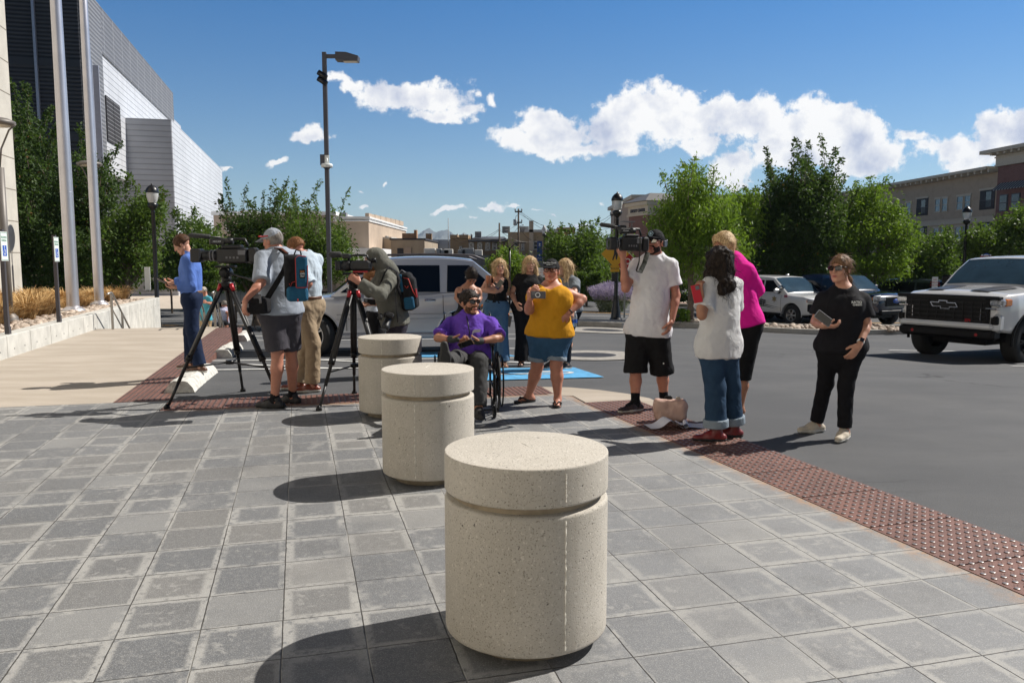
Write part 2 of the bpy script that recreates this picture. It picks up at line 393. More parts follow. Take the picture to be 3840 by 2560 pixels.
# asphalt
def asphalt_mat():
    m=mat('asphalt',(.05,.052,.056),.85,0,0); t=NT(m.node_tree); b=bsdf(m)
    g=t.n('ShaderNodeNewGeometry').outputs['Position']; st=t.vm('MULTIPLY',g,(.5,.8,1))
    n1=t.noise(st,1.1,6,.6); n2=t.noise(g,140,3,.7); n3=t.noise(t.vm('MULTIPLY',g,(1,3,1)),.9,6,.7)
    c=t.mix(t.ss(n1,.35,.7),(.074,.076,.080),(.098,.099,.102)); c=t.mix(t.m('MULTIPLY',t.ss(n3,.56,.72),.55),c,(.055,.056,.059)); n4=t.noise(g,.35,4,.6); c=t.mix(t.m('MULTIPLY',t.ss(n4,.5,.7),.35),c,(.115,.114,.112)); vo=t.noise(t.vm('MULTIPLY',g,(1,2.2,1)),3.2,3,.5); c=t.mix(t.m('MULTIPLY',t.ss(vo,.74,.78),.6),c,(.03,.03,.032))
    c=t.mix(t.m('MULTIPLY',t.ss(n2,.5,.75),.5),c,(.12,.12,.12)); vor=t.n('ShaderNodeTexVoronoi',feature='DISTANCE_TO_EDGE'); t.put(vor.inputs['Vector'],t.vm('ADD',t.vm('MULTIPLY',g,(.16,.30,1)),t.vm('SCALE',t.noise(g,.9,3,.6,out=1),.25))); vor.inputs['Scale'].default_value=1.
    crk=t.m('MULTIPLY',t.m('SUBTRACT',1.,t.ss(vor.outputs['Distance'],.0015,.006)),t.ss(t.noise(g,.22,2,.5),.52,.6)); c=t.mix(t.m('MULTIPLY',crk,.75),c,(.028,.028,.03))
    t.put(b.inputs['Base Color'],c)
    bn=t.n('ShaderNodeBump'); bn.inputs['Strength'].default_value=.5; bn.inputs['Distance'].default_value=.006; t.put(bn.inputs['Height'],n2); t.put(b.inputs['Normal'],bn.outputs[0])
    b.inputs['Specular IOR Level'].default_value=.35
    return m
MA=asphalt_mat()
xs=np.concatenate([[-6000,-1500,-400,-150,-80],np.arange(-40,40.1,.5),[80,150,400,1500,6000]])
ys=np.concatenate([[-60,-20],np.arange(-8,60.1,.5),[70,90,150,400,1500,9000]])
sheet('asphalt',xs,ys,lambda X,Y:Hz(X,Y)-.006,MA)
# plaza paving
def paver_mat():
    m=mat('granite_pavers',(.2,.2,.21),.75,0,0); t=NT(m.node_tree); b=bsdf(m)
    g=t.n('ShaderNodeNewGeometry').outputs['Position']; gx,gy,gz=t.sep(g)
    gw=t.vm('ADD',g,t.vm('SCALE',t.vm('SUBTRACT',t.noise(g,9,2,.5,out=1),(.5,.5,.5)),.006)); wx,wy,_=t.sep(gw)
    ca,sa=math.cos(math.radians(15)),math.sin(math.radians(15)); S=.335
    a=t.m('DIVIDE',t.m('ADD',t.m('ADD',t.m('MULTIPLY',wx,ca),t.m('MULTIPLY',wy,sa)),.103+.335*30),S)
    c=t.m('DIVIDE',t.m('ADD',t.m('SUBTRACT',t.m('MULTIPLY',wy,ca),t.m('MULTIPLY',wx,sa)),.345*30-3.46),.345)
    fa=t.m('FRACT',a); fc=t.m('FRACT',c); ia=t.m('FLOOR',a); ic=t.m('FLOOR',c)
    da=t.m('MINIMUM',fa,t.m('SUBTRACT',1.,fa)); dc=t.m('MINIMUM',fc,t.m('SUBTRACT',1.,fc)); ed=t.m('MINIMUM',da,dc)
    wn=t.n('ShaderNodeTexWhiteNoise',noise_dimensions='2D'); t.put(wn.inputs['Vector'],t.comb(ia,ic)); r=wn.outputs[0]; rc=t.sep(wn.outputs[1])
    off=t.vm('ADD',g,t.comb(t.m('MULTIPLY',r,7.),t.m('MULTIPLY',rc[1],9.)))
    n1=t.noise(off,6,6,.68); n2=t.noise(off,24,5,.65); gr=t.noise(g,170,2,.6); big=t.noise(g,.35,3,.5); gr2=t.noise(g,420,1,.5)
    # pale residue: along the joints of some pavers, and patches inside others
    wd=t.m('MULTIPLY_ADD',rc[0],.15,.05)
    band=t.m('SUBTRACT',1.,t.ss(t.m('DIVIDE',t.m('ADD',ed,t.m('MULTIPLY',t.m('SUBTRACT',n2,.5),.14)),wd),.55,1.05))
    band=t.m('MULTIPLY',band,t.m('MULTIPLY',t.ss(t.m('ADD',n1,t.m('MULTIPLY',rc[2],.35)),.44,.66),t.ss(n2,.30,.52)))
    cen=t.m('MULTIPLY',t.ss(t.m('ADD',n1,t.m('MULTIPLY',t.m('SUBTRACT',n2,.5),.5)),.56,.66),t.ss(ed,.12,.24)); cen=t.m('MULTIPLY',cen,t.ss(r,.0,.55)); stn=t.noise(g,2.1,6,.7)
    lt=t.m('MAXIMUM',t.m('MULTIPLY',band,.85),t.m('MULTIPLY',cen,.5),clamp=True); whole=t.m('MULTIPLY',t.m('GREATER_THAN',rc[1],.93),.35); lt=t.m('MAXIMUM',lt,whole)
    xr=t.ss(gx,-1.,1.6)
    base=t.mix(r,(.106,.110,.115),(.134,.137,.140)); base=t.mix(t.m('MULTIPLY',t.ss(rc[2],.45,.95),.55),base,(.185,.175,.158))
    base=t.mix(t.m('MULTIPLY',xr,.38),base,(.30,.305,.31)); base=t.mix(t.m('MULTIPLY',t.ss(big,.45,.7),.22),base,(.25,.25,.25))
    base=t.mix(t.m('MULTIPLY',t.ss(stn,.45,.72),.45),base,(.085,.085,.085)); lt=t.m('MULTIPLY',lt,t.ss(t.noise(g,.8,4,.65),.30,.58)); smr=t.m('MULTIPLY',t.ss(t.noise(t.vm('MULTIPLY',g,(1.,.5,1)),2.6,6,.72),.57,.70),.45); lt=t.m('MAXIMUM',lt,smr); col=t.mix(lt,base,(.35,.342,.32)); mot=t.noise(off,38,5,.7); col=t.mix(t.m('MULTIPLY',t.ss(mot,.48,.62),.22),col,(.30,.295,.28)); col=t.mix(t.m('MULTIPLY',t.ss(gr,.50,.70),.38),col,(.5,.5,.5)); col=t.mix(t.m('MULTIPLY',t.ss(gr2,.3,.55),.14),(.02,.02,.022),col) if False else t.mix(t.m('MULTIPLY',t.ss(gr2,.55,.75),.35),col,(.03,.032,.035))
    # rust bled from the iron strip on the right
    dl=t.m('ADD',t.m('MULTIPLY',t.m('SUBTRACT',gx,1.34),.952),t.m('MULTIPLY',t.m('SUBTRACT',gy,6.83),.305)); dl=t.m('MULTIPLY',dl,-1.)
    ru=t.m('SUBTRACT',1.,t.ss(t.m('ADD',dl,t.m('MULTIPLY',t.m('SUBTRACT',n1,.5),.45)),-.02,.13)); ru=t.m('MULTIPLY',ru,t.m('MULTIPLY',t.ss(n2,.35,.6),.62))
    yb=t.m('SUBTRACT',t.m('MULTIPLY',gy,.97),t.m('MULTIPLY',gx,.243)); ru2=t.m('MULTIPLY',t.ss(t.m('ADD',yb,t.m('MULTIPLY',t.m('SUBTRACT',n1,.5),.3)),8.6,8.78),t.m('MULTIPLY',t.ss(gx,-3.6,-3.2),.55))
    col=t.mix(t.m('MAXIMUM',ru,ru2),col,(.42,.22,.09))
    j=t.ss(t.m('ADD',ed,t.m('MULTIPLY',t.m('SUBTRACT',n2,.5),.012)),.002,.014); jl=t.m('MULTIPLY',t.ss(t.noise(g,1.3,2,.5),.5,.6),t.m('SUBTRACT',1.,t.ss(da,.004,.016)))
    col=t.mix(j,(.045,.042,.038),col); col=t.mix(t.m('MULTIPLY',jl,.5),col,(.4,.39,.36)); t.put(b.inputs['Base Color'],col)
    t.put(b.inputs['Roughness'],t.m('SUBTRACT',.74,t.m('MULTIPLY',r,.12)))
    bn=t.n('ShaderNodeBump'); bn.inputs['Strength'].default_value=.7; bn.inputs['Distance'].default_value=.004; t.put(bn.inputs['Height'],t.m('ADD',t.m('MULTIPLY',gr,.45),t.m('MULTIPLY',j,1.2))); t.put(b.inputs['Normal'],bn.outputs[0])
    return m
MP=paver_mat()
ci=lambda y:1.34+(6.83-y)*.3204         # inner edge of the right iron strip
co=lambda y:1.99+(6.83-y)*.3204
def LL(a,b): v=LX(a,b); return (v.x,v.y)
yB=lambda x:(8.75+.243*x)/.97
# near paving: left polygon up to the walkway line, right up to the strip
MPv=MB(); poly=[(-14,-3),(ci(-3),-3),(.80,8.52),(.69,9.02),(.42,yB(.42))]
poly+=[LL(-1.58,8.75),LL(-1.58,9.38),LL(-14,9.38)]
MPv.add([(x,y,0) for x,y in poly],[list(range(len(poly)))])
tag(MPv.build('plaza_paving',MP),kind='structure')
MCW=mat('walkway_concrete',(.52,.44,.34),.85,0,0); t=NT(MCW.node_tree); b=bsdf(MCW); g=t.n('ShaderNodeNewGeometry').outputs['Position']; gx,gy,_=t.sep(g)
yl=t.m('SUBTRACT',t.m('MULTIPLY',gy,.97),t.m('MULTIPLY',gx,.243)); fr=t.m('FRACT',t.m('DIVIDE',yl,1.55)); n1=t.noise(t.vm('MULTIPLY',g,(.6,2.2,1)),1.3,6,.6); n2=t.noise(g,90,3,.6)
c=t.mix(t.ss(n1,.35,.68),(.355,.305,.245),(.43,.375,.31)); c=t.mix(t.m('MULTIPLY',t.ss(n2,.5,.7),.25),c,(.3,.25,.2)); c=t.mix(t.m('MULTIPLY',t.m('LESS_THAN',fr,.008),.6),c,(.2,.16,.12)); t.put(b.inputs['Base Color'],c)
m_=MB(); m_.prism([LL(-14,9.385),LL(-2.155,9.385),LL(-2.155,19.55),LL(-14,19.55)],-.6,-.001); tag(m_.build('concrete_walkway',MCW),kind='structure')
m_=MB(); pl=[(.435,9.075),(.70,9.025),(.82,8.55),(.95,8.60)]; 
arc=[(1.55,8.25),(1.62,8.5),(1.55,8.85),(1.35,9.15),(1.05,9.42),(.7,9.62),(.30,9.66),(.275,9.5)]
m_.add([(x,y,.003) for x,y in [(.425,9.06),(.70,9.02),(.825,8.50),(ci(8.2),8.2)]+arc],[list(range(12))]); tag(m_.build('concrete_apron',MCW),kind='structure')
# iron tactile strips with raised domes
def iron_mat():
    m=mat('cast_iron_tile',(.2,.07,.045),.7,0,0); t=NT(m.node_tree); b=bsdf(m); g=t.n('ShaderNodeNewGeometry').outputs['Position']
    n=t.noise(g,3.5,5,.6); n2=t.noise(g,60,3,.6); c=t.mix(t.ss(n,.3,.7),(.115,.052,.040),(.185,.085,.064)); c=t.mix(t.m('MULTIPLY',t.ss(n2,.5,.7),.35),c,(.22,.13,.095)); t.put(b.inputs['Base Color'],c)
    bn=t.n('ShaderNodeBump'); bn.inputs['Strength'].default_value=.5; bn.inputs['Distance'].default_value=.004; t.put(bn.inputs['Height'],n2); t.put(b.inputs['Normal'],bn.outputs[0]); return m
MI=iron_mat(); MW=mat('worn_iron_top',(.28,.25,.235),.42,.75,.25,30)
def strip(name,o,d,wv,L,Wd,z,zf=None,rows=10,tile=.61,detail=True):
    o=Vector((o[0],o[1],0)); d=Vector((d[0],d[1],0)).normalized(); wv=Vector((wv[0],wv[1],0)).normalized()
    zz=(lambda p:z) if zf is None else zf
    V=[];Fc=[];mi=[]
    nt=int(round(L/tile)); gap=.006
    for i in range(nt):
        a=o+d*(i*tile+gap); bq=o+d*((i+1)*tile-gap)
        b0=len(V)
        for p in (a,bq,bq+wv*Wd,a+wv*Wd): V.append((p.x,p.y,zz(p)))
        for p in (a,bq,bq+wv*Wd,a+wv*Wd): V.append((p.x,p.y,zz(p)-.3))
        Fc+=[[b0,b0+1,b0+2,b0+3],[b0+4,b0+5,b0+1,b0],[b0+5,b0+6,b0+2,b0+1],[b0+6,b0+7,b0+3,b0+2],[b0+7,b0+4,b0,b0+3]]; mi+=[0]*5
    ns=12 if detail else 8; sp=Wd/rows; nd=int(L/sp)
    for i in range(nd):
        for j in range(rows):
            p=o+d*((i+.5)*sp)+wv*((j+.5)*sp); b0=len(V); zq=zz(p)
            for (r,h) in (((.0155,.0),(.0135,.0042),(.0095,.0056))):
                for k in range(ns): t_=2*math.pi*k/ns; V.append((p.x+r*math.cos(t_),p.y+r*math.sin(t_),zq+h))
            for rr in range(2):
                for k in range(ns): Fc.append([b0+rr*ns+k,b0+rr*ns+(k+1)%ns,b0+(rr+1)*ns+(k+1)%ns,b0+(rr+1)*ns+k]); mi.append(0 if rr==0 else 1)
            Fc.append([b0+2*ns+k for k in range(ns)]); mi.append(1)
            if detail and ((i+j)%1==0):      # small raised studs between the domes
                q=p+d*(sp*.5)+wv*(sp*.5)
                for e in (d,wv):
                    for sg in (-1,1):
                        c_=q+e*(sg*.010); b1=len(V); f_=Vector((-e.y,e.x,0))
                        for aa,bb in ((-1,-1),(1,-1),(1,1),(-1,1)): pp=c_+e*(aa*.004)+f_*(bb*.0018); V.append((pp.x,pp.y,zq+.0022))
                        Fc.append([b1,b1+1,b1+2,b1+3]); mi.append(0)
    me=bpy.data.meshes.new(name); me.from_pydata(V,[],Fc); me.materials.append(MI); me.materials.append(MW); me.polygons.foreach_set('material_index',mi); me.update()
    ob=bpy.data.objects.new(name,me); COL.objects.link(ob); ob['kind']='structure'; return ob
cdv=(-.3052,.9523)
strip('tactile_paving',(ci(-1.3)+.003,-1.3),cdv,(.9523,.3052),10.37,.62,.004)
strip('tactile_paving',LL(-2.15,9.385),EY,EX,9.76,.55,.004,lambda p:.004 if (p.y<13.3) else .004,rows=9,detail=False)
strip('tactile_paving',LL(-1.575,8.752),EX,EY,4.27,.60,.004,detail=False)
strip('tactile_paving',LL(-1.575-.575,9.0),EX,EY,.001,.3,.004,detail=False) if False else None
# fill the small corner between the strips
m_=MB(); m_.add([(*LL(-2.15,9.38),.0035),(*LL(-1.58,9.38),.0035),(*LL(-1.58,9.40),.0035),(*LL(-2.15,9.40),.0035)],[[0,1,2,3]]); tag(m_.build('tactile_edge',MI),kind='structure')
# ======================= MARKINGS =======================
MWP=mat('white_road_paint',(.62,.62,.60),.7,0,.12,14); MBL=mat('blue_road_paint',(.09,.33,.58),.7,0,.2,5); MYP=mat('yellow_road_paint',(.6,.33,.07),.7,0,.2,9)
def line(name,a,b,w,m,dz=.006):
    a=Vector((*a,0));b=Vector((*b,0)); d=(b-a).normalized(); s_=Vector((-d.y,d.x,0))*(w/2)
    return polysheet(name,[((a-s_)[:2]+(),(a+s_)[:2]),((b-s_)[:2],(b+s_)[:2])],dz,m,step=.5)
def ln(name,p,q,w,m,dz=.006):
    a=Vector(p);b=Vector(q); d=(b-a).normalized(); s_=Vector((-d.y,d.x))*(w/2)
    return polysheet(name,[(tuple(a-s_),tuple(a+s_)),(tuple(b-s_),tuple(b+s_))],dz,m,step=.5)
for p,q in (((-4.85,12.72),(.4,13.3)),((-4.45,11.35),(.3,11.95)),((-3.25,12.95),(-.6,11.75)),((-4.2,12.2),(-2.6,11.55)),((-.9,13.1),(.35,12.3)),((-6.0,17.2),(1.2,17.9)),((-6.3,18.6),(1.0,19.3)),((-5.2,14.6),(1,15.25))):
    ln('parking_line',p,q,.10,MWP)
for p,q in (((8.1,17.0),(20,17.9)),((8.6,13.6),(14,13.9))): ln('parking_line',p,q,.10,MWP)
polysheet('accessible_parking_paint',[((-.42,10.15),(-.3,11.55)),((1.22,10.45),(.92,11.68))],.007,MBL,step=.3)
polysheet('accessible_parking_paint',[((-1.9,13.35),(-1.9,14.3)),((.1,13.5),(-.35,14.45))],.007,MBL,step=.3)
# wheelchair symbol: ring and stroke
m_=MB(); V=[];n=28
def ringpts(cx,cy,rx,ry,w,a0,a1,nn):
    out=[]
    for k in range(nn+1):
        t_=a0+(a1-a0)*k/nn
        for r in (1,1-w/rx): x=cx+rx*r*math.cos(t_); y=cy+ry*r*math.sin(t_); out.append((x,y,hz(x,y)+.012))
    return out
pr=ringpts(.52,10.95,.34,.20,.07,-2.2,1.9,n); m_.add(pr,[[2*k,2*k+2,2*k+3,2*k+1] for k in range(n)])
def barp(a,b,wd): 
    a=Vector(a);b=Vector(b);d=(b-a).normalized();s_=Vector((-d.y,d.x))*wd/2; q=[a-s_,b-s_,b+s_,a+s_]; m_.add([(p.x,p.y,hz(p.x,p.y)+.0125) for p in q],[[0,1,2,3]])
barp((-.15,10.72),(.25,10.8),.09); barp((.25,10.8),(.3,11.2),.08); barp((-.15,10.72),(-.2,10.95),.09); barp((.3,11.0),(.6,11.05),.08)
tag(m_.build('accessible_symbol_paint',MWP),kind='structure')
# utility covers with concrete collars
MCO=mat('collar_concrete',(.30,.28,.25),.85,0,.2,9); MFE=mat('dark_cast_iron',(.04,.037,.037),.6,.4,.2,20)
def cover(cx,cy,R,r,lab):
    t_=empty('manhole_cover',(cx,cy,hz(cx,cy)),label=lab,cat='manhole cover',group='manhole covers in the parking lot')
    def ringm(r0,r1,dz):
        mb=MB(); nn=32; pts=[]
        for k in range(nn):
            a=2*math.pi*k/nn
            for rr in (r0,r1): x=cx+rr*math.cos(a); y=cy+rr*math.sin(a); pts.append((x,y,hz(x,y)+dz))
        mb.add(pts,[[2*k+1,(2*k+3)%(2*nn),(2*k+2)%(2*nn),2*k][::-1] for k in range(nn)]); return mb
    ringm(r,R,.008).build('collar',MCO,t_,world=True); mb=ringm(.001,r,.009); mb.build('lid',MFE,t_,world=True)
cover(1.36,13.75,.95,.45,'round manhole cover in a wide concrete collar behind the woman in the yellow top')
g1=G(2260,21.0); cover(g1.x,g1.y,1.2,.55,'farther round manhole cover in a concrete collar near the kerb island')
g1=G(2215,8.95);
# road beyond: centre lines, far kerb and pavements
for (y0,a,b_) in ((31.6,-9,60),(31.85,-9,60)): ln('road_centre_line',(a,y0),(b_,y0),.11,MYP,.012)
ln('road_lane_line',(-8,28.9),(60,28.9),.10,MWP,.012); ln('road_lane_line',(-8,36.5),(60,36.5),.10,MWP,.012); ln('road_centre_line',(-60,34.0),(-10,34.0),.12,MYP,.012); ln('road_lane_line',(-60,38.5),(-10,38.5),.12,MWP,.012)
MKB=mat('kerb_concrete',(.42,.39,.34),.85,0,.15,4); MSW=mat('sidewalk_concrete',(.50,.43,.35),.85,0,.12,2); MBR=mat('brick_paving',(.30,.17,.12),.85,0,.25,20)
def kerb(name,path,wd,h,m):
    V=[];Fc=[]
    for i,p in enumerate(path):
        p=Vector(p); q=Vector(path[min(i+1,len(path)-1)])-Vector(path[max(i-1,0)]); q.normalize(); s_=Vector((-q.y,q.x))*wd/2; z=hz(p.x,p.y)
        for sg,zz in ((-1,-.1),(-1,h),(1,h),(1,-.1)): pp=p+s_*sg; V.append((pp.x,pp.y,z+zz))
    for i in range(len(path)-1):
        for k in range(3): b0=i*4+k; Fc.append([b0,b0+1,b0+5,b0+4])
    Fc+= [[0,1,2,3],[len(V)-1,len(V)-2,len(V)-3,len(V)-4]]
    me=bpy.data.meshes.new(name); me.from_pydata(V,[],Fc); me.materials.append(m); me.update(); o=bpy.data.objects.new(name,me); COL.objects.link(o); o['kind']='structure'; return o
def dens(pts,k=8):
    o=[]
    for i in range(len(pts)-1):
        for j in range(k): t_=j/k; o.append((pts[i][0]*(1-t_)+pts[i+1][0]*t_,pts[i][1]*(1-t_)+pts[i+1][1]*t_))
    return o+[pts[-1]]
kerb('kerb',dens([(-60,46.4),(60,46.4)],40),.18,.14,MKB)
polysheet('sidewalk',[((-60,46.5),(-60,52)),((60,46.5),(60,52))],.14,MSW,step=2)
polysheet('brick_verge',[((-1,46.8),(-1,48.2)),((60,46.8),(60,48.2))],.16,MBR,step=2)
polysheet('sidewalk',[((-60,52),(-60,72)),((-9,52),(-9,72))],.13,MSW,step=3)
kerb('kerb',dens([(-60,44.0),(-12,44.0)],20),.15,.02,MKB)
# near side of the road: left pavement beyond the stairs, and the kerb nose seen between the men
polysheet('sidewalk',[((-30,20.2),(-30,24.2)),((-7.8,20.2),(-7.8,24.2))],.10,MSW,step=1)
kerb('kerb',dens([(-5.2,19.6),(-4.9,19.9),(-4.2,20.1),(-3.2,20.15),(-1,20.3),(-1,22),(-5,22)],6),.16,.13,MKB)
polysheet('kerb_bed',[((-5.1,19.9),(-5.1,21.9)),((-1.1,20.3),(-1.1,22))],.11,MSW,step=1)
# kerb island on the right with rocks, lamp, stop sign and tree
isl=[(4.2,24.6),(5.2,24.0),(6.6,23.75),(8.2,23.7),(10.5,24.0),(12.5,24.6),(14,26),(13,27.6),(10,28.1),(6,28),(4.4,27.2),(3.9,26),(4.2,24.6)]
kerb('kerb',dens(isl,4),.18,.15,MKB)
polysheet('planting_bed',[((4.2,24.7),(4.1,27.1)),((6.6,23.9),(6,27.9)),((10.5,24.1),(10,28)),((12.9,25.0),(13,27.5))],.11,mat('bark_mulch',(.12,.085,.06),.95,0,.3,12,.6,40),step=.5)
kerb('kerb',dens([(1.9,22.8),(3.1,22.6),(4.2,23.4),(4.6,24.6)],5),.18,.14,MKB)
polysheet('sidewalk',[((2.0,22.9),(1.9,25.0)),((3.2,22.8),(3.2,25.0)),((4.1,23.5),(3.9,25.2))],.10,MSW,step=.6)
def rocks(name,pts,m,lab,cat):
    V=[];Fc=[]
    for (x,y,z,r) in pts:
        b0=len(V); a=random.random()*6; fl=random.uniform(.5,.8); el=random.uniform(.7,1.3)
        for (u_,v_) in ((-.7,.72),(0,1),(.7,.68)):
            for k in range(7):
                t_=2*math.pi*k/7+a; rr=r*v_*random.uniform(.85,1.12); V.append((x+rr*math.cos(t_)*el,y+rr*math.sin(t_),z+u_*r*fl+r*.2))
        V.append((x,y,z+r*fl+r*.15))
        for q in range(2):
            for k in range(7): Fc.append([b0+q*7+k,b0+q*7+(k+1)%7,b0+(q+1)*7+(k+1)%7,b0+(q+1)*7+k])
        for k in range(7): Fc.append([b0+14+k,b0+14+(k+1)%7,b0+21])
    me=bpy.data.meshes.new(name); me.from_pydata(V,[],Fc); me.materials.append(m); me.polygons.foreach_set('use_smooth',[True]*len(Fc)); me.update(); o=bpy.data.objects.new(name,me); COL.objects.link(o); return tag(o,lab,cat,kind='stuff')
MRK=mat('river_stone',(.42,.34,.27),.8,0,.45,6,.3,40)
rp=[]
for _ in range(420):
    x=random.uniform(4.6,12.4); y=random.uniform(24.0,27.3); rp.append((x,y,hz(x,y)+.11,random.uniform(.05,.14)))
rocks('rocks',rp,MRK,'loose grey and tan rocks filling the kerb island','rocks')
# ======================= BOLLARDS =======================
def conc_mat():
    m=mat('cast_concrete',(.5,.46,.38),.8,0,0); t=NT(m.node_tree); b=bsdf(m); co=t.n('ShaderNodeTexCoord').outputs['Object']
    big=t.noise(co,2.2,4,.6); c=t.mix(t.ss(big,.3,.7),(.44,.405,.345),(.52,.48,.415)); sp=t.noise(co,150,2,.7); c=t.mix(t.m('MULTIPLY',t.ss(sp,.60,.68),.75),c,(.13,.105,.08))
    sp2=t.noise(t.vm('ADD',co,(5,3,1)),70,2,.6); c=t.mix(t.m('MULTIPLY',t.ss(sp2,.6,.7),.5),c,(.70,.66,.58))
    sp3=t.noise(t.vm('ADD',co,(2,7,1)),48,2,.55); c=t.mix(t.m('MULTIPLY',t.ss(sp3,.72,.76),.9),c,(.05,.045,.04)); t.put(b.inputs['Base Color'],c)
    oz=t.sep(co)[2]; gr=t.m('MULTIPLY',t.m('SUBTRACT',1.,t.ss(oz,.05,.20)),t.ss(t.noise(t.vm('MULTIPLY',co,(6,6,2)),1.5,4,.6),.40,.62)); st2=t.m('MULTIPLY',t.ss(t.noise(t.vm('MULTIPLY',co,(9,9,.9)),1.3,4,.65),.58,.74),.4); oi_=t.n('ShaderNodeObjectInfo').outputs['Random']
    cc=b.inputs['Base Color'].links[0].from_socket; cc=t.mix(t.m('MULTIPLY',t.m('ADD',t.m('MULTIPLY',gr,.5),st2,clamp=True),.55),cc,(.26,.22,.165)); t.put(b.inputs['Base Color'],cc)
    bn=t.n('ShaderNodeBump'); bn.inputs['Strength'].default_value=.55; bn.inputs['Distance'].default_value=.003; t.put(bn.inputs['Height'],t.m('SUBTRACT',0.,t.m('ADD',t.ss(sp,.55,.68),t.m('MULTIPLY',t.ss(sp3,.7,.76),2.)))); t.put(b.inputs['Normal'],bn.outputs[0]); return m
MCC=conc_mat(); MSE=mat('cement_seam',(.66,.63,.55),.8,0,.1,20); MSD=mat('brownish_concrete',(.33,.27,.19),.85,0,.2,12)  # plinth and groove take a darker, browner concrete
def bollard(x,y,a,lab,R=.322,hh=.795):
    o=empty('concrete_bollard',(x,y,0),a,label=lab,cat='bollard',group='concrete bollards in a row on the plaza')
    b=MB(); b.lathe([(0,-.0),(R*.72,0),(R*.72,.055)],n=64).build('plinth',MSD,o)
    b=MB(); b.lathe([(R*.72,.055),(R*.965,.053),(R*.972,.0532),(R*.995,.058),(R,.066),(R,.070),(R,.588),(R,.592),(R*.992,.600),(R*.972,.6045),(R*.965,.605),(R*.90,.607)],n=96).build('drum',MCC,o)
    b=MB(); b.lathe([(R*.90,.605),(R*.90,.635)],n=96).build('groove',MSD,o)
    b=MB(); b.lathe([(R*.90,.633),(R*.97,.6332),(R*.976,.6334),(R*.998,.638),(R,.643),(R,.646),(R,.777),(R,.780),(R*.996,.7855),(R*.986,.7872),(R*.975,.7876),(.2,.797),(.0,.801)],n=96).build('cap',MCC,o)
    # raised seam left by the mould, down the side and over the top
    b=MB(); ra=random.Random(5)
    pts=[];nn=46
    for seg,(za,zb) in enumerate(((.075,.585),(.655,.765))):
        p0=None
        for k in range(nn+1):
            z=za+(zb-za)*k/nn; w_=ra.uniform(.0012,.0045)*(.35 if ra.random()<.25 else 1); j=ra.uniform(-.0012,.0012)
            q=[(math.sin(j/R-w_/R)*(R+.0005),-math.cos(j/R-w_/R)*(R+.0005),z),(math.sin(j/R)*(R+.003),-math.cos(j/R)*(R+.003),z),(math.sin(j/R+w_/R)*(R+.0005),-math.cos(j/R+w_/R)*(R+.0005),z)]
            if p0: b.add(p0+q,[[0,3,4,1],[1,4,5,2]][::1])
            p0=q
    p0=None
    for k in range(40):
        y_=-.30+.6*k/39; z=.786+(.801-.786)*(1-abs(y_)/.31); w_=ra.uniform(.001,.0035)
        q=[(-w_,y_,z+.0006),(0,y_,z+.0022),(w_,y_,z+.0006)]
        if p0: b.add(p0+q,[[1,4,3,0],[2,5,4,1]])
        p0=q
    b.build('mould_seam',MSE,o)
    return o
bollard(.058,3.205,math.radians(25.5),'nearest and largest concrete bollard in the foreground with a rough pale seam',.335,.787)
bollard(-.60,5.62,math.radians(-10),'middle concrete bollard of the row, half behind the nearest one',.328)
bollard(-1.225,7.95,math.radians(-6),'farthest concrete bollard of the row, beside the tripod legs',.316)
# ======================= WHEEL STOPS =======================
MSTP=mat('rough_white_concrete',(.55,.54,.50),.9,0,.2,14,.7,30,bdist=.02)
def wstop(a,b_,lab):
    a=Vector(a);b_=Vector(b_); d=(b_-a); L=d.length; o=empty('wheel_stop',(a.x,a.y,hz(a.x,a.y)),math.atan2(d.y,d.x),label=lab,cat='wheel stop',group='concrete wheel stops beside the walkway')
    m=MB(); n=14; prof=[(-.17,0),(-.145,.06),(-.10,.125),(-.06,.14),(.06,.14),(.10,.125),(.145,.06),(.17,0)]
    for i in range(n+1):
        x=L*i/n; dz=hz(a.x+d.x*i/n,a.y+d.y*i/n)-hz(a.x,a.y)
        for (y,z) in prof: m.v.append(Vector((x,y+random.uniform(-.006,.006),z+dz+(random.uniform(-.01,.004) if z>.02 else 0))))
    k=len(prof)
    for i in range(n):
        for j in range(k-1): m.f.append([i*k+j,(i+1)*k+j,(i+1)*k+j+1,i*k+j+1][::-1]); m.mi.append(0); m.sm.append(False)
    m.f+= [list(range(k)),[n*k+j for j in range(k)][::-1]]; m.mi+=[0,0]; m.sm+=[False]*2
    m.build('block',MSTP,o); 
    m=MB(); m.lathe([(.02,.141),(.02,.143),(0,.143)],(L*.2,0,0),8); m.lathe([(.02,.141),(.02,.143),(0,.143)],(L*.8,0,0),8); m.build('pin_hole',MFE,o)
wstop((-3.90,9.22),(-4.27,10.98),'nearest concrete wheel stop, with the man in the blue shirt standing on it')
wstop((-4.88,13.3),(-5.3,15.1),'middle concrete wheel stop behind the left tripod leg')
wstop((-5.85,17.0),(-6.25,18.7),'farthest concrete wheel stop near the end of the red tactile strip')
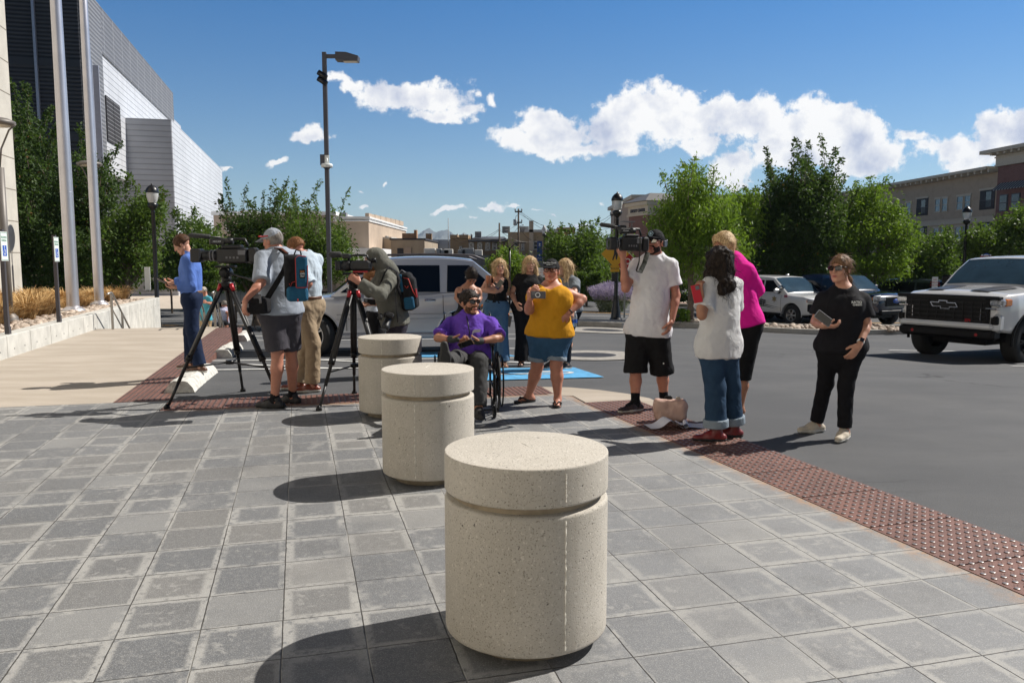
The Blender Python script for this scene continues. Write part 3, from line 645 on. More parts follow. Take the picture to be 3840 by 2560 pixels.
# ======================= LOW WALL, PLANTER =======================
MWL=mat('wall_concrete',(.50,.49,.45),.85,0,.14,3,.3,50); NW=16
root=empty('planter_wall',LX(-4.72,6,0),label='low board marked concrete wall holding the dry grass bed beside the walkway',cat='wall')
b0=3.2
for i in range(22):
    L=1.02; y0=b0+i*1.09; m=MB(); p=LX(-4.86,y0+.54); zb=min(-.3,hz(p.x,p.y)-.1)
    c=LX(-4.86,y0+.54,(.352+zb)/2); m.box(c,(.28,1.072,.352-zb),A14,bev=.012); m.build('wall_panel',MWL,root,world=True)
m=MB(); m.cm=0
for i in range(22):
    y0=b0+i*1.09
    for yy_ in (.3,.78):
        for zz in (.12,):
            p=LX(-4.718,y0+yy_,zz); m.obox(p,EX,EY,(0,0,1),(.004,.018,.018))
m.build('tie_hole',MFE,root,world=True)
m=MB(); m.prism([LL(-30,2),LL(-5.0,2),LL(-5.0,27.2),LL(-30,27.2)],-1.6,.30); MSO=mat('planter_soil',(.30,.22,.15),.95,0,.3,5,.6,30); tag(m.build('planter_soil',MSO),kind='structure')
rp=[]
for _ in range(1500):
    a_=-5.05-abs(random.gauss(0,.55)); b_=random.uniform(8,26.5); p=LX(a_,b_); rp.append((p.x,p.y,.31,random.uniform(.03,.085)))
rocks('rocks',rp,MRK,'tan river rocks along the top of the low concrete wall','rocks')
m=MB(); 
for yc in (21.2,24.0): m.prism([LL(-7.3,yc-1.1),LL(-5.05,yc-1.1),LL(-5.05,yc+.6),LL(-7.3,yc+.6)],.2,.345)
tag(m.build('flagpole_pad',MSW),kind='structure')
# dry ornamental grass
def blades(name,clumps,m,lab,cat,n=190,h=.42,spread=.5,w_=.006):
    Vs=[];tot=0
    for (x,y,z,sc) in clumps:
        k=int(n*sc); th=RS.uniform(0,6.283,k); r0=RS.uniform(0,.14,k)*sc; ln_=RS.uniform(.55,1.15,k)*h*sc; sp=RS.uniform(.15,1,k)*spread*sc
        dx=np.cos(th);dy=np.sin(th); bx=x+dx*r0; by=y+dy*r0
        m1=np.stack([bx+dx*sp*.35,by+dy*sp*.35,z+ln_*.65],1); tp=np.stack([bx+dx*sp,by+dy*sp,z+ln_*RS.uniform(.6,1.,k)],1); bs=np.stack([bx,by,np.full(k,z)],1)
        sx=np.stack([-dy,dx,np.zeros(k)],1)*w_
        Vs.append(np.stack([bs-sx,bs+sx,m1+sx,m1-sx,m1-sx,m1+sx,tp+sx*.3,tp-sx*.3],1).reshape(-1,3))
    V=np.concatenate(Vs); Fq=np.arange(len(V)).reshape(-1,4); o=rawmesh(name,V,Fq,m); return tag(o,lab,cat,kind='stuff')
MGR=mat('dry_grass',(.50,.32,.13),.8,0,.3,3); cl=[]
rr=random.Random(3)
for i in range(150):
    a_=rr.uniform(-9.5,-5.75); b_=rr.uniform(12.0,26.8)
    if a_>-7.4 and (20.0<b_<21.9 or 22.8<b_<24.7): continue
    p=LX(a_,b_); cl.append((p.x,p.y,.3,rr.uniform(.75,1.3)))
for i in range(46):
    p=LX(-5.75-rr.uniform(0,.5),12+i*.33); 
    if 20<12+i*.33<21.9 or 22.9<12+i*.33<24.6: continue
    cl.append((p.x,p.y,.3,rr.uniform(.7,1.15)))
blades('dry_grass',cl,MGR,'golden dry ornamental grass filling the planter bed by the flagpoles','grass',n=230,w_=.009)
# flagpoles
MPOL=mat('brushed_aluminium',(.62,.60,.62),.38,.85,.06,2)
def flagpole(x,y,r,zj,lab):
    o=empty('flagpole',(x,y,.345),label=lab,cat='flagpole',group='aluminium flagpoles beside the planter')
    m=MB(); m.lathe([(r,0),(r*.985,zj),(r*.86,7),(r*.55,12.5),(0,12.52)],n=40).build('pole',MPOL,o)
    m=MB(); m.lathe([(r*1.9,0),(r*1.9,.02),(r*1.6,.05),(r*1.15,.09),(r*1.02,.11)],n=40).build('base_collar',MPOL,o)
    m=MB(); m.lathe([(r*.985+.002,zj),(r*.985+.003,zj+.008),(r*.975,zj+.02)],n=40).build('joint_ring',MPOL,o)
    m=MB(); m.lathe([(0,12.5),(.05,12.53),(.09,12.6),(.05,12.68),(0,12.7)],n=16).build('finial',mat('gold_ball',(.6,.4,.1),.3,.9,0),o)
p1=P(275,1165,18.8); flagpole(p1.x,18.8,.137,2.75,'left and thicker looking aluminium flagpole of the two, rising out of the dry grass')
p2=P(373,1142,21.3); flagpole(p2.x,21.3,.118,4.0,'right and slimmer looking aluminium flagpole of the two, on the rocks near the wall')
# reserved parking signs on steel posts
MSTL=mat('dark_grey_steel',(.09,.085,.095),.55,.5,.1,6); MSGW=mat('sign_white',(.75,.78,.77),.5,0,.03); MSGG=mat('sign_green',(.05,.25,.14),.5,0,0); MSGB=mat('sign_blue',(.02,.09,.42),.5,0,0)
def rsign(px,py,lab,top):
    o=empty('parking_sign',(px,py,.352),A14,label=lab,cat='sign',group='reserved parking signs on the planter wall')
    m=MB(); m.box((0,0,top/2),(.06,.075,top)).build('post',MSTL,o)
    m=MB(); m.box((.034,0,.06),(.012,.10,.12)).build('post_foot',MSTL,o)
    zc=top-.27
    m=MB(); m.box((.038,-.02,zc),(.006,.30,.46),bev=0).build('sign_plate',MSGW,o)
    m=MB()
    for (y,z,w_,h_) in ((-.02,zc+.215,.28,.006),(-.02,zc-.215,.28,.006),(-.157,zc,.006,.436),(.117,zc,.006,.436)): m.box((.0425,y,z),(.002,w_,h_))
    m.build('sign_border',MSGG,o)
    m=MB(); m.box((.0425,-.02,zc-.07),(.002,.17,.17)).build('symbol_panel',MSGB,o)
    m=MB(); 
    def yz(y,z): return (.0445,y-.02,zc-.07+z)
    pts=[];nn=18
    for k in range(nn+1):
        a=math.radians(150+230*k/nn)
        for r in (.048,.036): pts.append(yz(math.cos(a)*r-.004,math.sin(a)*r-.02))
    m.add(pts,[[2*k+1,2*k+3,2*k+2,2*k] for k in range(nn)])
    for (y,z,w_,h_) in ((-.008,.03,.014,.06),(.012,.008,.04,.012),(.03,-.02,.012,.05)): m.add([yz(y-w_/2,z-h_/2),yz(y+w_/2,z-h_/2),yz(y+w_/2,z+h_/2),yz(y-w_/2,z+h_/2)],[[0,1,2,3]])
    m.add([yz(-.008+.012*math.cos(a*.7854),.068+.012*math.sin(a*.7854)) for a in range(8)],[list(range(8))]); m.build('wheelchair_symbol',MSGW,o)
    for s_,zz in (('RESERVED',zc+.14),('PARKING',zc+.09)): 
        tt=text('lettering',s_,.052,(0,0,0),(1,0,0),(0,1,0),MSGG,None,.0005); tt.parent=o; tt.matrix_local=Matrix(((0,0,1,.0425),(1,0,0,-.02),(0,1,0,zz),(0,0,0,1)))
rsign(P(29,1254,12.84).x,12.84,'reserved parking sign post nearest the left picture edge, in front of the stone building',1.68)
rsign(P(221,1208,15.3).x,15.3,'reserved parking sign post beside the left flagpole',1.66)
# handrails at the stairs
MRL=mat('stainless_rail',(.38,.36,.33),.4,.8,.1,8)
def rail(p,lab,sg=1):
    o=empty('handrail',p,A14,label=lab,cat='handrail',group='steel handrails at the top of the stairs')
    def pt(y,z): return (0,y,z)
    m=MB(); m.tube([pt(-.35,.80),pt(0,.82),pt(.1,.80),pt(1.9,-.25),pt(2.2,-.28),pt(2.2,-.5)],.021,8).build('top_rail',MRL,o)
    m=MB(); m.tube([pt(.1,.42),pt(1.9,-.62)],.016,8).build('lower_rail',MRL,o)
    for y,z1,z0 in ((0,.82,-.02),(.95,.3,-1.0),(1.85,-.22,-1.4)): m=MB(); m.box((0,y,(z0+z1)/2),(.045,.045,z1-z0)).build('post',MRL,o)
q=LX(-4.35,19.3); rail((q.x,q.y,0),'steel handrail next to the planter wall at the stairs')
q=LX(-2.55,19.3); rail((q.x,q.y,0),'steel handrail behind the man in the blue shirt')
q=LX(-2.2,19.35); rail((q.x,q.y,0),'right steel handrail near the end of the red strip')

# ======================= BEHIND THE CAMERA: unseen pale paving and building front, added to bounce light =======================
m_=MB(); m_.add([(-14,-26,.002),(12,-26,.002),(ci(-3),-3.02,.002),(-14,-3.02,.002)],[[0,1,2,3]]); tag(m_.build('added_bounce_paving',mat('pale_bounce_concrete',(.60,.56,.49),.85,0,.08,1)),kind='structure')  # pale unseen paving, added to throw light up onto the bollards
MEN=mat('bounce_limestone',(.62,.57,.48),.8,0,.08,1); en=empty('added_bounce_building',(0,-17,0),label='unseen pale limestone front added behind the camera to bounce light onto the bollards',cat='building')
m_=MB(); m_.box((-4,-3,6),(46,6,12)); m_.build('wall',MEN,en)
for i in range(9): m_=MB(); m_.box((-22+i*4.6,.02,3.0),(1.4,.1,4.2)); m_.build('window',mat('bounce_front_glass',(.1,.12,.14),.1,.1,.1),en)
# ======================= BUILDINGS =======================
def win_mat(name,col,rough=.08): 
    return mat(name,col,rough,.0,.15,1.5,coat=.6)
MGL=win_mat('window_glass',(.02,.03,.045)); MFR=mat('pale_window_frame',(.6,.58,.54),.6,0,.05); MDK=mat('dark_recess',(.03,.03,.035),.8,0,.1)
def ribbed(name,c1,c2,sp,duty=.5,rough=.45,metal=.35,axis=2,seam=None,seamcol=None,bumpd=.03):
    """horizontal corrugated cladding; object coordinates in metres"""
    m=mat(name,c1,rough,metal,0); t=NT(m.node_tree); b=bsdf(m); co=t.n('ShaderNodeTexCoord').outputs['Object']; q=t.sep(co)
    f=t.m('FRACT',t.m('DIVIDE',t.m('ADD',q[axis],50.),sp)); d=t.m('ABSOLUTE',t.m('SUBTRACT',f,.5)); k=t.ss(d,.5*duty-.06,.5*duty+.06)
    n=t.noise(co,.5,4,.6); c=t.mix(t.ss(n,.3,.7),[x*.93 for x in c1],[x*1.05 for x in c1]); c=t.mix(k,c,c2)
    if seam:
        f2=t.m('FRACT',t.m('DIVIDE',t.m('ADD',q[1],200.),seam)); c=t.mix(t.m('LESS_THAN',f2,.02),c,seamcol)
    t.put(b.inputs['Base Color'],c)
    bn=t.n('ShaderNodeBump'); bn.inputs['Strength'].default_value=.7; bn.inputs['Distance'].default_value=bumpd; t.put(bn.inputs['Height'],t.m('SUBTRACT',1.,k)); t.put(b.inputs['Normal'],bn.outputs[0]); return m
def brickm(name,c1,c2,cm,sc=1,rough=.85):
    m=mat(name,c1,rough,0,0); t=NT(m.node_tree); b=bsdf(m); co=t.n('ShaderNodeTexCoord').outputs['Object']; q=t.sep(co)
    v=t.comb(t.m('ADD',q[0],q[1]),q[2]); br=t.n('ShaderNodeTexBrick'); t.put(br.inputs['Vector'],v); br.inputs['Color1'].default_value=(*c1,1); br.inputs['Color2'].default_value=(*c2,1); br.inputs['Mortar'].default_value=(*cm,1)
    br.inputs['Scale'].default_value=1; br.inputs['Mortar Size'].default_value=.012*sc; br.inputs['Brick Width'].default_value=.3*sc; br.inputs['Row Height'].default_value=.1*sc
    n=t.noise(co,1.2,5,.6); t.put(b.inputs['Base Color'],t.mix(t.m('MULTIPLY',t.ss(n,.45,.75),.35),br.outputs[0],[x*.55 for x in c1])); return m
# --- pale stone building at the far left
MST=mat('pale_limestone',(.52,.49,.43),.8,0,.1,1.2,.15,60); t=NT(MST.node_tree); b=bsdf(MST)
MJT=mat('stone_joint',(.24,.21,.17),.9,0,.1)
o=empty('stone_building',LX(-8.5,26.9),A14,label='pale limestone clad building corner cut off by the left picture edge',cat='building')
m=MB(); m.box((-6,-26,7.5),(12,52,18)); m.build('wall',MST,o)  # unseen length of wall added past the frame edge, for bounce light
m=MB()
for z in np.arange(1.75,16,.92): m.box((.001,-26,z),(.012,52.01,.022)); 
m.build('joint_lines',MJT,o)
m=MB(); m.box((-6,-26,16.7),(12.3,52.3,.35)); m.build('coping',MST,o)
# --- large grey metal clad building
MLV=ribbed('shade_darkened_louvre',(.075,.08,.09),(.025,.027,.032),.26,.5,.6,.2)  # front louvre greys darkened, the shade on that face is in the colour
MPF=ribbed('grey_perforated_cladding',(.26,.265,.28),(.15,.155,.17),.30,.5,.55,.3)
MSCN=ribbed('grey_roof_screen',(.24,.24,.25),(.17,.17,.18),.35,.5,.5,.4,seam=2.95,seamcol=(.5,.5,.5))
MWC=ribbed('white_corrugated_cladding',(.60,.615,.645),(.36,.375,.40),.45,.86,.45,.12,seam=3.1,seamcol=(.36,.37,.4))
MGC=ribbed('grey_corrugated_cladding',(.42,.43,.46),(.27,.28,.30),.45,.84,.5,.15)
MLF=mat('light_aluminium_fin',(.5,.5,.55),.4,.6,.05)
base=LX(-14.6,59.7); o=empty('metal_clad_building',(base.x,base.y,0),A14,label='large grey metal clad building with louvred front and stepped volumes behind the left trees',cat='building')
def BX(name,x0,x1,y0,y1,z0,z1,m_,par=o):
    m=MB(); m.box(((x0+x1)/2,(y0+y1)/2,(z0+z1)/2),(x1-x0,y1-y0,z1-z0)); return m.build(name,m_,par)
BX('louvred_tower',-40,0,0,5.6,-2,19.8,MLV)
BX('tower_side_cladding',0.0,.12,.12,5.6,-2,19.8,MPF)
BX('upper_volume',-40,0,5.6,37.1,7.95,16.45,MWC)
BX('roof_screen',-40,.10,5.6,37.1,16.45,19.8,MSCN)
BX('recessed_base',-40,-2.2,5.6,37.1,-2,7.95,MGC)
BX('projecting_volume',-12,3.5,13.0,51.5,-2,13.1,MWC)
BX('projecting_front',-12,3.46,12.86,13.0,-2,13.05,MGC)
BX('penthouse',-10,-.5,37.1,46,14,17.6,MWC)
m=MB()
for z in (4.6,9.6,14.4): m.box((-20,-.03,z),(40,.06,.5))
m.build('floor_band',mat('dark_band',(.055,.06,.07),.6,.2,.05),o)
for x in (-15.8,-11.0,-6.6,-2.6): m=MB(); m.box((x,-.12,9),(.16,.24,22)); m.build('vertical_fin',MLF,o)
for y in (.55,2.3): m=MB(); m.box((.35,y,8.6),(.45,.12,12.5)); m.build('sign_fin',MLF,o)
m=MB(); rr=random.Random(9)
for i in range(15):
    z=3.4+i*.72; m.box((.3,1.15,z),(.08,.5,.10)); m.box((.3,1.0+rr.random()*.4,z+.2),(.08,.1,.4)); m.box((.3,1.4,z+.36),(.08,.4,.09))
m.build('vertical_sign_letters',MLF,o)
def LW(name,x,y0,y1,z0,z1,ax='x',par=o,n=None):
    f=MB(); 
    if ax=='x': f.box((x,(y0+y1)/2,(z0+z1)/2),(.08,y1-y0,z1-z0))
    else: f.box(((y0+y1)/2,x,(z0+z1)/2),(y1-y0,.08,z1-z0))
    fo=f.build(name,MDK,par); s_=MB(); k=n or max(3,int((z1-z0)/.28))
    for i in range(k):
        z=z0+(z1-z0)*(i+.5)/k
        if ax=='x': s_.box((x+.05,(y0+y1)/2,z),(.04,y1-y0,.05))
        else: s_.box(((y0+y1)/2,x-.05,z),(y1-y0,.04,.05))
    s_.build('louvre_slats',MPF,fo); return fo
LW('louvre_window',.06,6.2,8.3,10.3,13.6); LW('louvre_window',.06,8.4,10.6,10.3,13.6)
for (y0,z0,z1) in ((28.2,1.0,3.2),(30.2,1.0,3.2),(42.5,.9,3.0),(45.5,.9,3.0)): LW('louvre_window',3.55,y0,y0+1.7,z0,z1)
m=MB(); m.box((-1.0,12.83,-.55),(1.0,.08,2.2)); d_=m.build('door',mat('grey_metal_door',(.36,.37,.39),.5,.2,.04),o); m=MB(); m.box((-1.4,12.77,-.5),(.1,.06,.12)); m.build('handle',MSTL,d_)
m=MB(); m.box((-4.2,12.82,.1),(15.3,.08,2.6)); m.build('block_plinth',mat('grey_blockwork',(.25,.25,.245),.85,0,.15,3),o)
# --- far street buildings: helper measured from the photograph at a chosen depth
def far(name,lab,U0,U1,Vt,Y,D,m_,zb=-1.6,cat='building',par=None,rz=0):
    a=P(U0,Vt,Y); b_=P(U1,Vt,Y); z=(a.z+b_.z)/2; wd=b_.x-a.x
    o=empty(name,((a.x+b_.x)/2,Y,0),rz,label=lab,cat=cat); m=MB(); m.box((0,D/2,(z+zb)/2),(wd,D,z-zb)); m.build('wall',m_,o); return o,wd,z
def vz(V,Y): return P(1920,V,Y).z
def fx(o,U,V,Y): p=P(U,V,Y); return p.x-o.location.x
def winrow(o,Y,items,y=-.03,frame=MFR,glass=MGL,name='window'):
    for (U0,V0,U1,V1) in items:
        x0,x1=fx(o,U0,V0,Y),fx(o,U1,V0,Y); z1,z0=vz(V0,Y),vz(V1,Y); f=MB(); w_,h_=x1-x0,z1-z0; t_=.09
        for (cx,cz,sx,sz) in (((x0+x1)/2,z1,w_+t_,t_),((x0+x1)/2,z0,w_+t_*2,t_),(x0,(z0+z1)/2,t_,h_),(x1,(z0+z1)/2,t_,h_),((x0+x1)/2,(z0+z1)/2,w_,t_*.6)): f.box((cx,y-.02,cz),(sx,.08,sz))
        fo=f.build(name,frame,o); g_=MB(); g_.box(((x0+x1)/2,y,(z0+z1)/2),(w_,.04,h_)); g_.build('pane',glass,fo)
MTN=mat('tan_stucco',(.42,.33,.26),.9,0,.08,.6); MTN2=mat('beige_stucco',(.47,.37,.28),.9,0,.08,.6); MCR=mat('cream_stucco',(.60,.50,.38),.9,0,.07,.7); MBG=mat('brown_beige_stucco',(.37,.30,.22),.9,0,.1,.7)
MRW=mat('white_roof_membrane',(.78,.78,.77),.6,0,.05,2); MHV=mat('grey_rooftop_unit',(.25,.26,.27),.6,.3,.15,3)
Y=78
o,wd,z=far('tan_building','long tan building with flat white roof behind the mid left trees',800,1255,805,Y,30,MTN); 
m=MB(); m.box((0,15,z+.12),(wd+.3,30.3,.35)); m.build('roof',MRW,o)
winrow(o,Y,[(849,836,862,866),(897,836,910,866),(950,836,963,866),(1010,836,1023,866),(1160,838,1172,866)])
for (u0,u1,v0) in ((838,855,783),(862,880,783),(1080,1110,781)): x0,x1=fx(o,u0,v0,Y),fx(o,u1,v0,Y); m=MB(); m.box(((x0+x1)/2,6,z+.5),(x1-x0,2,.55)); m.build('rooftop_unit',MHV,o)
Y=74; o,wd,z=far('taller_tan_building','taller blank tan building with stepped white parapet left of the grey car',1255,1382,827,Y,26,MTN2)
m=MB(); m.box((0,13,z-.02),(wd+.2,26.3,.12)); m.box((0,13,z+.28),(wd+.3,26.4,.16)); m.build('cornice',MRW,o)
m=MB()
for i in range(7): m.box((wd/2-.2,2+i*3.4,z+.45+i*.05),(.35,3.2,.5))
m.build('stepped_parapet',MTN2,o); x_=fx(o,1262,778,Y); m=MB(); m.box((x_,3,z+.62),(.65,.7,.5)); m.build('rooftop_unit',MHV,o)
m=MB(); m.box((0,10,z+.14),(wd,20,.1)); m.build('roof',MRW,o)
Y=68; o,wd,z=far('low_white_building','low building with bright white sloping roof beside the tan building',1290,1400,930,Y,10,MRW)
Y=82; o,wd,z=far('cream_building','low cream building left of the brown one behind the grey car',1382,1465,896,Y,16,MCR)
m=MB(); m.box((0,8,z+.1),(wd+.2,16.2,.2)); m.build('roof_edge',MFR,o); x_=fx(o,1428,887,Y); m=MB(); m.box((x_,2,z+.2),(.8,1,.3)); m.build('rooftop_unit',MHV,o)
m=MB(); x_=fx(o,1457,910,Y); m.tube([(x_+.3,-.15,z-.2),(x_+.3,-.15,z-1.2),(x_,-.15,z-1.6),(x_,-.15,z-4)],.06,8); m.build('drainpipe',MFR,o)
Y=80; o,wd,z=far('brown_building','plain brown stucco building with a brick stair tower on its roof',1465,1592,899,Y,18,MBG)
m=MB(); m.box((0,9,z+.06),(wd+.2,18.2,.16)); m.build('roof_edge',MDK,o)
x0,x1=fx(o,1500,0+873,Y),fx(o,1545,873,Y); m=MB(); m.box(((x0+x1)/2,3,z+.35),(x1-x0,3,.68)); m.build('stair_tower',mat('orange_brick',(.42,.24,.13),.85,0,.15,3),o)
x_=fx(o,1550,860,Y); m=MB(); m.box((x_,2,z+.5),(.28,.8,1.05)); m.build('chimney',MC['orange_brick'],o)
x0,x1=fx(o,1515,940,Y),fx(o,1542,940,Y); m=MB(); m.box(((x0+x1)/2,-.05,vz(945,Y)),(x1-x0,.1,.9)); m.build('sign_panel',MTN,o)
x0,x1=fx(o,1490,940,Y),fx(o,1512,940,Y); m=MB(); m.box(((x0+x1)/2,-.05,vz(948,Y)),(x1-x0,.1,.9)); m.build('opening',MDK,o)
MRB=brickm('dark_red_brick',(.10,.045,.04),(.14,.06,.05),(.2,.17,.15)); MYB=brickm('yellow_brown_brick',(.36,.235,.13),(.30,.19,.105),(.25,.2,.14),1.6)
Y=95; o,wd,z=far('red_brick_building','distant dark red brick building with pale cornice below the mountains',1590,1690,902,Y,14,MRB)
m=MB(); m.box((0,-.15,z-.45),(wd,.5,1.1)); m.build('cornice',mat('pale_blue_cornice',(.36,.42,.5),.7,0,.05),o)
for i in range(10): pass
winrow(o,Y,[(1600,925,1608,945),(1630,925,1638,945),(1655,925,1663,945)])
x_=fx(o,1610,900,Y); m=MB(); m.box((x_,-.4,z-.8),(.7,.7,3.2)); m.build('chimney',MYB,o)
# old yellow brick block
Y=72; o,wd,z=far('yellow_brick_building','old yellow brick building with four tall windows and roof units',1688,1910,896,Y,16,MYB)
winrow(o,Y,[(1760,911,1775,938),(1792,911,1806,940),(1822,911,1836,938),(1848,911,1862,936),(1724,925,1731,945)])
for (u0,u1,v0,v1) in ((1688,1715,884,896),(1722,1756,888,896)): x0,x1=fx(o,u0,v0,Y),fx(o,u1,v0,Y); m=MB(); m.box(((x0+x1)/2,2.9,z+.2),(x1-x0,6.1,.35)); m.build('parapet',MYB,o)
x0,x1=fx(o,1757,890,Y),fx(o,1905,890,Y); m=MB(); m.add([(x0,-.4,z-.1),(x1,-.4,z-.1),(x1-.4,7,z+.4),(x0+.3,7,z+.4),(x0,-.4,z-.25),(x1,-.4,z-.25),(x1-.4,7,z+.2),(x0+.3,7,z+.2)],[[0,1,2,3],[5,4,7,6],[4,5,1,0],[5,6,2,1],[6,7,3,2],[7,4,0,3]]); m.build('roof',mat('dark_roof',(.07,.075,.085),.7,0,.2,2),o)
x0,x1=fx(o,1777,880,Y),fx(o,1801,880,Y); m=MB(); m.box(((x0+x1)/2,2.5,z+.45),(x1-x0,1.0,.55)); m.build('rooftop_unit',MHV,o)
for u in (1711,1764,1735): x_=fx(o,u,880,Y); m=MB(); m.tube([(x_,2,z),(x_,2,z+.5)],.09,8); m.build('vent_pipe',MHV,o)
m=MB(); rr=random.Random(2)
x0,x1=fx(o,1600,960,Y),fx(o,1860,960,Y)
m.box(((x0+x1)/2,-3,vz(962,Y-3)-1.0),(x1-x0,5,2.2)); m.build('lean_to',mat('grey_flat_roof',(.16,.16,.16),.8,0,.3,2),o)
for u in (1625,1658,1678,1692,1740,1762,1800): x_=fx(o,u,950,Y); m=MB(); m.box((x_,-3,vz(950,Y-3)),(rr.uniform(.4,1.0),.7,rr.uniform(.5,.9)),bev=.04); m.build('rooftop_unit',MFR if rr.random()<.5 else MHV,o)
# law office building
MTP=mat('tan_painted_brick',(.43,.33,.22),.85,0,.08,1.2)
Y=70; o,wd,z=far('law_office_building','tan law office building with dark lettering and a tall chimney',1905,2130,870,Y,16,MTP)
x0,x1=fx(o,1984,836,Y),fx(o,2000,836,Y); m=MB(); m.box(((x0+x1)/2,-.25,(z+.9-2)/2+.0),(x1-x0,.5,z+2.1+.9)); m.build('chimney',mat('pale_tan_render',(.52,.43,.33),.85,0,.06),o)
x0,x1=fx(o,2125,868,Y),fx(o,2165,868,Y); m=MB(); m.box(((x0+x1)/2-.5,1,z+.15),(x1-x0+.6,3,.45)); m.box(((x0+x1)/2-.8,1,z-.25),(x1-x0-.3,2.4,.4)); m.build('bracket_cornice',mat('ochre_cornice',(.50,.30,.14),.8,0,.08),o)
m=MB(); m.box((fx(o,2010,870,Y)+1,3,z+.08),(wd*.75,7,.22)); m.build('roof_edge',MFR,o)
for (u0,u1) in ((1950,1985),(1882,1912)): x0,x1=fx(o,u0,865,Y),fx(o,u1,865,Y); m=MB(); m.box(((x0+x1)/2,3,z+.3),(x1-x0,1.6,.55)); m.build('rooftop_unit',MHV,o)
winrow(o,Y,[(2001,906,2016,935),(1930,910,1943,938),(1957,912,1964,938),(2100,906,2118,922)])
MDL=mat('dark_letters',(.03,.03,.04),.6,0,0)
p=P(2080,882,Y-.05); tt=text('lettering','PLIN | WEIGH',.34,(p.x,Y-.06,p.z),(1,0,0),(0,0,1),MDL,o,.02,bold=.02)
p=P(2085,891,Y-.05); tt=text('lettering','ATTORNEYS AT LAW',.15,(p.x,Y-.06,p.z),(1,0,0),(0,0,1),MDL,o,.02,bold=.01)
m=MB(); x0,x1=fx(o,1840,960,Y),fx(o,2100,960,Y); m.box(((x0+x1)/2,-2,vz(958,Y-4)-1.1),(x1-x0,3,2.2)); m.build('lean_to',mat('grey_block_wall',(.22,.21,.2),.9,0,.1,2),o)
# tower with hipped roof and sign band
MIV=mat('ivory_stucco',(.58,.53,.43),.85,0,.06,1); MRD=brickm('brown_red_brick',(.16,.06,.05),(.20,.08,.065),(.25,.2,.17))
Y=75; rz=math.radians(18); hw=2.0
pc=P(2431,800,Y); o=empty('corner_tower',(pc.x+1.28,Y+2.5,0),rz,label='square tower with ivory sign band and hipped metal roof behind the bright green tree',cat='building')
zt,zs,zb2=vz(757,Y),vz(800,Y),vz(802,Y)
m=MB(); m.box((0,0,(zb2-2)/2),(2*hw,2*hw,zb2+2)); m.build('wall',MRD,o)
m=MB(); m.box((0,0,(zb2+zt)/2),(2*hw+.15,2*hw+.15,zt-zb2)); m.build('sign_band',MIV,o)
m=MB(); m.box((0,0,zt-.1),(2*hw+.7,2*hw+.7,.35)); m.box((0,0,zb2),(2*hw+.35,2*hw+.35,.18)); m.build('cornice',MIV,o)
m=MB(); e=hw+.6; m.add([(-e,-e,zt+.1),(e,-e,zt+.1),(e,e,zt+.1),(-e,e,zt+.1),(-.8,0,zt+1.0),(.8,0,zt+1.0)],[[0,1,5,4],[2,3,4,5],[1,2,5],[3,0,4],[3,2,1,0]]); m.build('roof',mat('grey_standing_seam',(.20,.19,.175),.5,.3,.08,2),o)
for X_,sd in (((1,0,0),-1),((0,1,0),1)):
    for body,sz,zz in (('LIBERTY CENTER',.40,vz(786,Y)),):
        tt=text('lettering',body,sz,(0,0,0),(1,0,0),(0,1,0),MDL,None,.02,bold=.015); tt.parent=o
        if sd<0: tt.matrix_local=Matrix(((1,0,0,0),(0,0,-1,-hw-.1),(0,1,0,zz),(0,0,0,1)))
        else: tt.matrix_local=Matrix(((0,0,-1,-hw-.1),(-1,0,0,0),(0,1,0,zz),(0,0,0,1)))
for k in range(3):
    x=-1.4+k*1.3; m=MB(); m.tube([(x,-hw-.05,zt-.5),(x,-hw-.5,zt-.45),(x,-hw-.55,zt-.65)],.05,6); m.lathe([(.0,0),(.16,-.12)],(x,-hw-.55,zt-.6),8); m.build('sign_lamp',MDL,o)
for x in (-.9,.9): m=MB(); m.box((x,-hw-.06,.9),(1.2,.1,1.6)); m.build('window',MGL,o)
m=MB(); m.box((0,-hw-.35,2.0),(3.0,.7,.12)); m.build('awning',MHV,o)
Y=84; o,wd,z=far('long_ivory_building','long ivory building with flat cornice seen between the right trees',2380,3000,742,Y,20,MTN2)
m=MB(); m.box((0,10,z+.1),(wd+.8,20.8,.4)); m.build('cornice',MIV,o)
# apartment building on the right: facade running from far left to near right
Y0,Y1=130,95; a=P(3200,700,Y0); b_=P(3745,640,Y1); 
d_=Vector((b_.x-a.x,b_.y-a.y,0)); Lf=d_.length; ang=math.atan2(d_.y,d_.x)
MAP=brickm('tan_apartment_brick',(.44,.355,.26),(.41,.33,.24),(.38,.31,.235)); MTR=mat('stone_trim',(.52,.47,.38),.8,0,.05)
o=empty('tan_apartment_building',(a.x,a.y,0),ang,label='long tan brick apartment building with bracketed cornice and recessed dark balconies',cat='building')
zt=P(3745,640,Y1).z
m=MB(); m.box((Lf/2-6,8,(zt-2)/2),(Lf+12,16,zt+2)); m.build('wall',MAP,o)
m=MB(); m.box((Lf/2-6,7.6,zt+.30),(Lf+12.4,18.6,.35)); m.box((Lf/2-6,7.9,zt+.0),(Lf+12.1,16.6,.3)); m.build('cornice',MTR,o)
for i in range(30): m=MB(); m.box((i*Lf/28-1,-.9,zt-.02),(.3,1.1,.35)); m.build('cornice_bracket',MTR,o)
for zz in (zt-5.6,): m=MB(); m.box((Lf/2-6,7.9,zz),(Lf+12.1,16.3,.55)); m.box((Lf/2-6,7.85,zz+.33),(Lf+12.2,16.5,.12)); m.build('string_course',MTR,o)
def loc_u(U):  # where the sight line of column U meets the facade
    best=None
    for i in range(400):
        s_=i/400*(Lf+4)-2; x=a.x+d_.x/Lf*s_; y=a.y+d_.y/Lf*s_; u=1920+F*x/(y*CT)
        if best is None or abs(u-U)<best[0]: best=(abs(u-U),s_)
    return best[1]
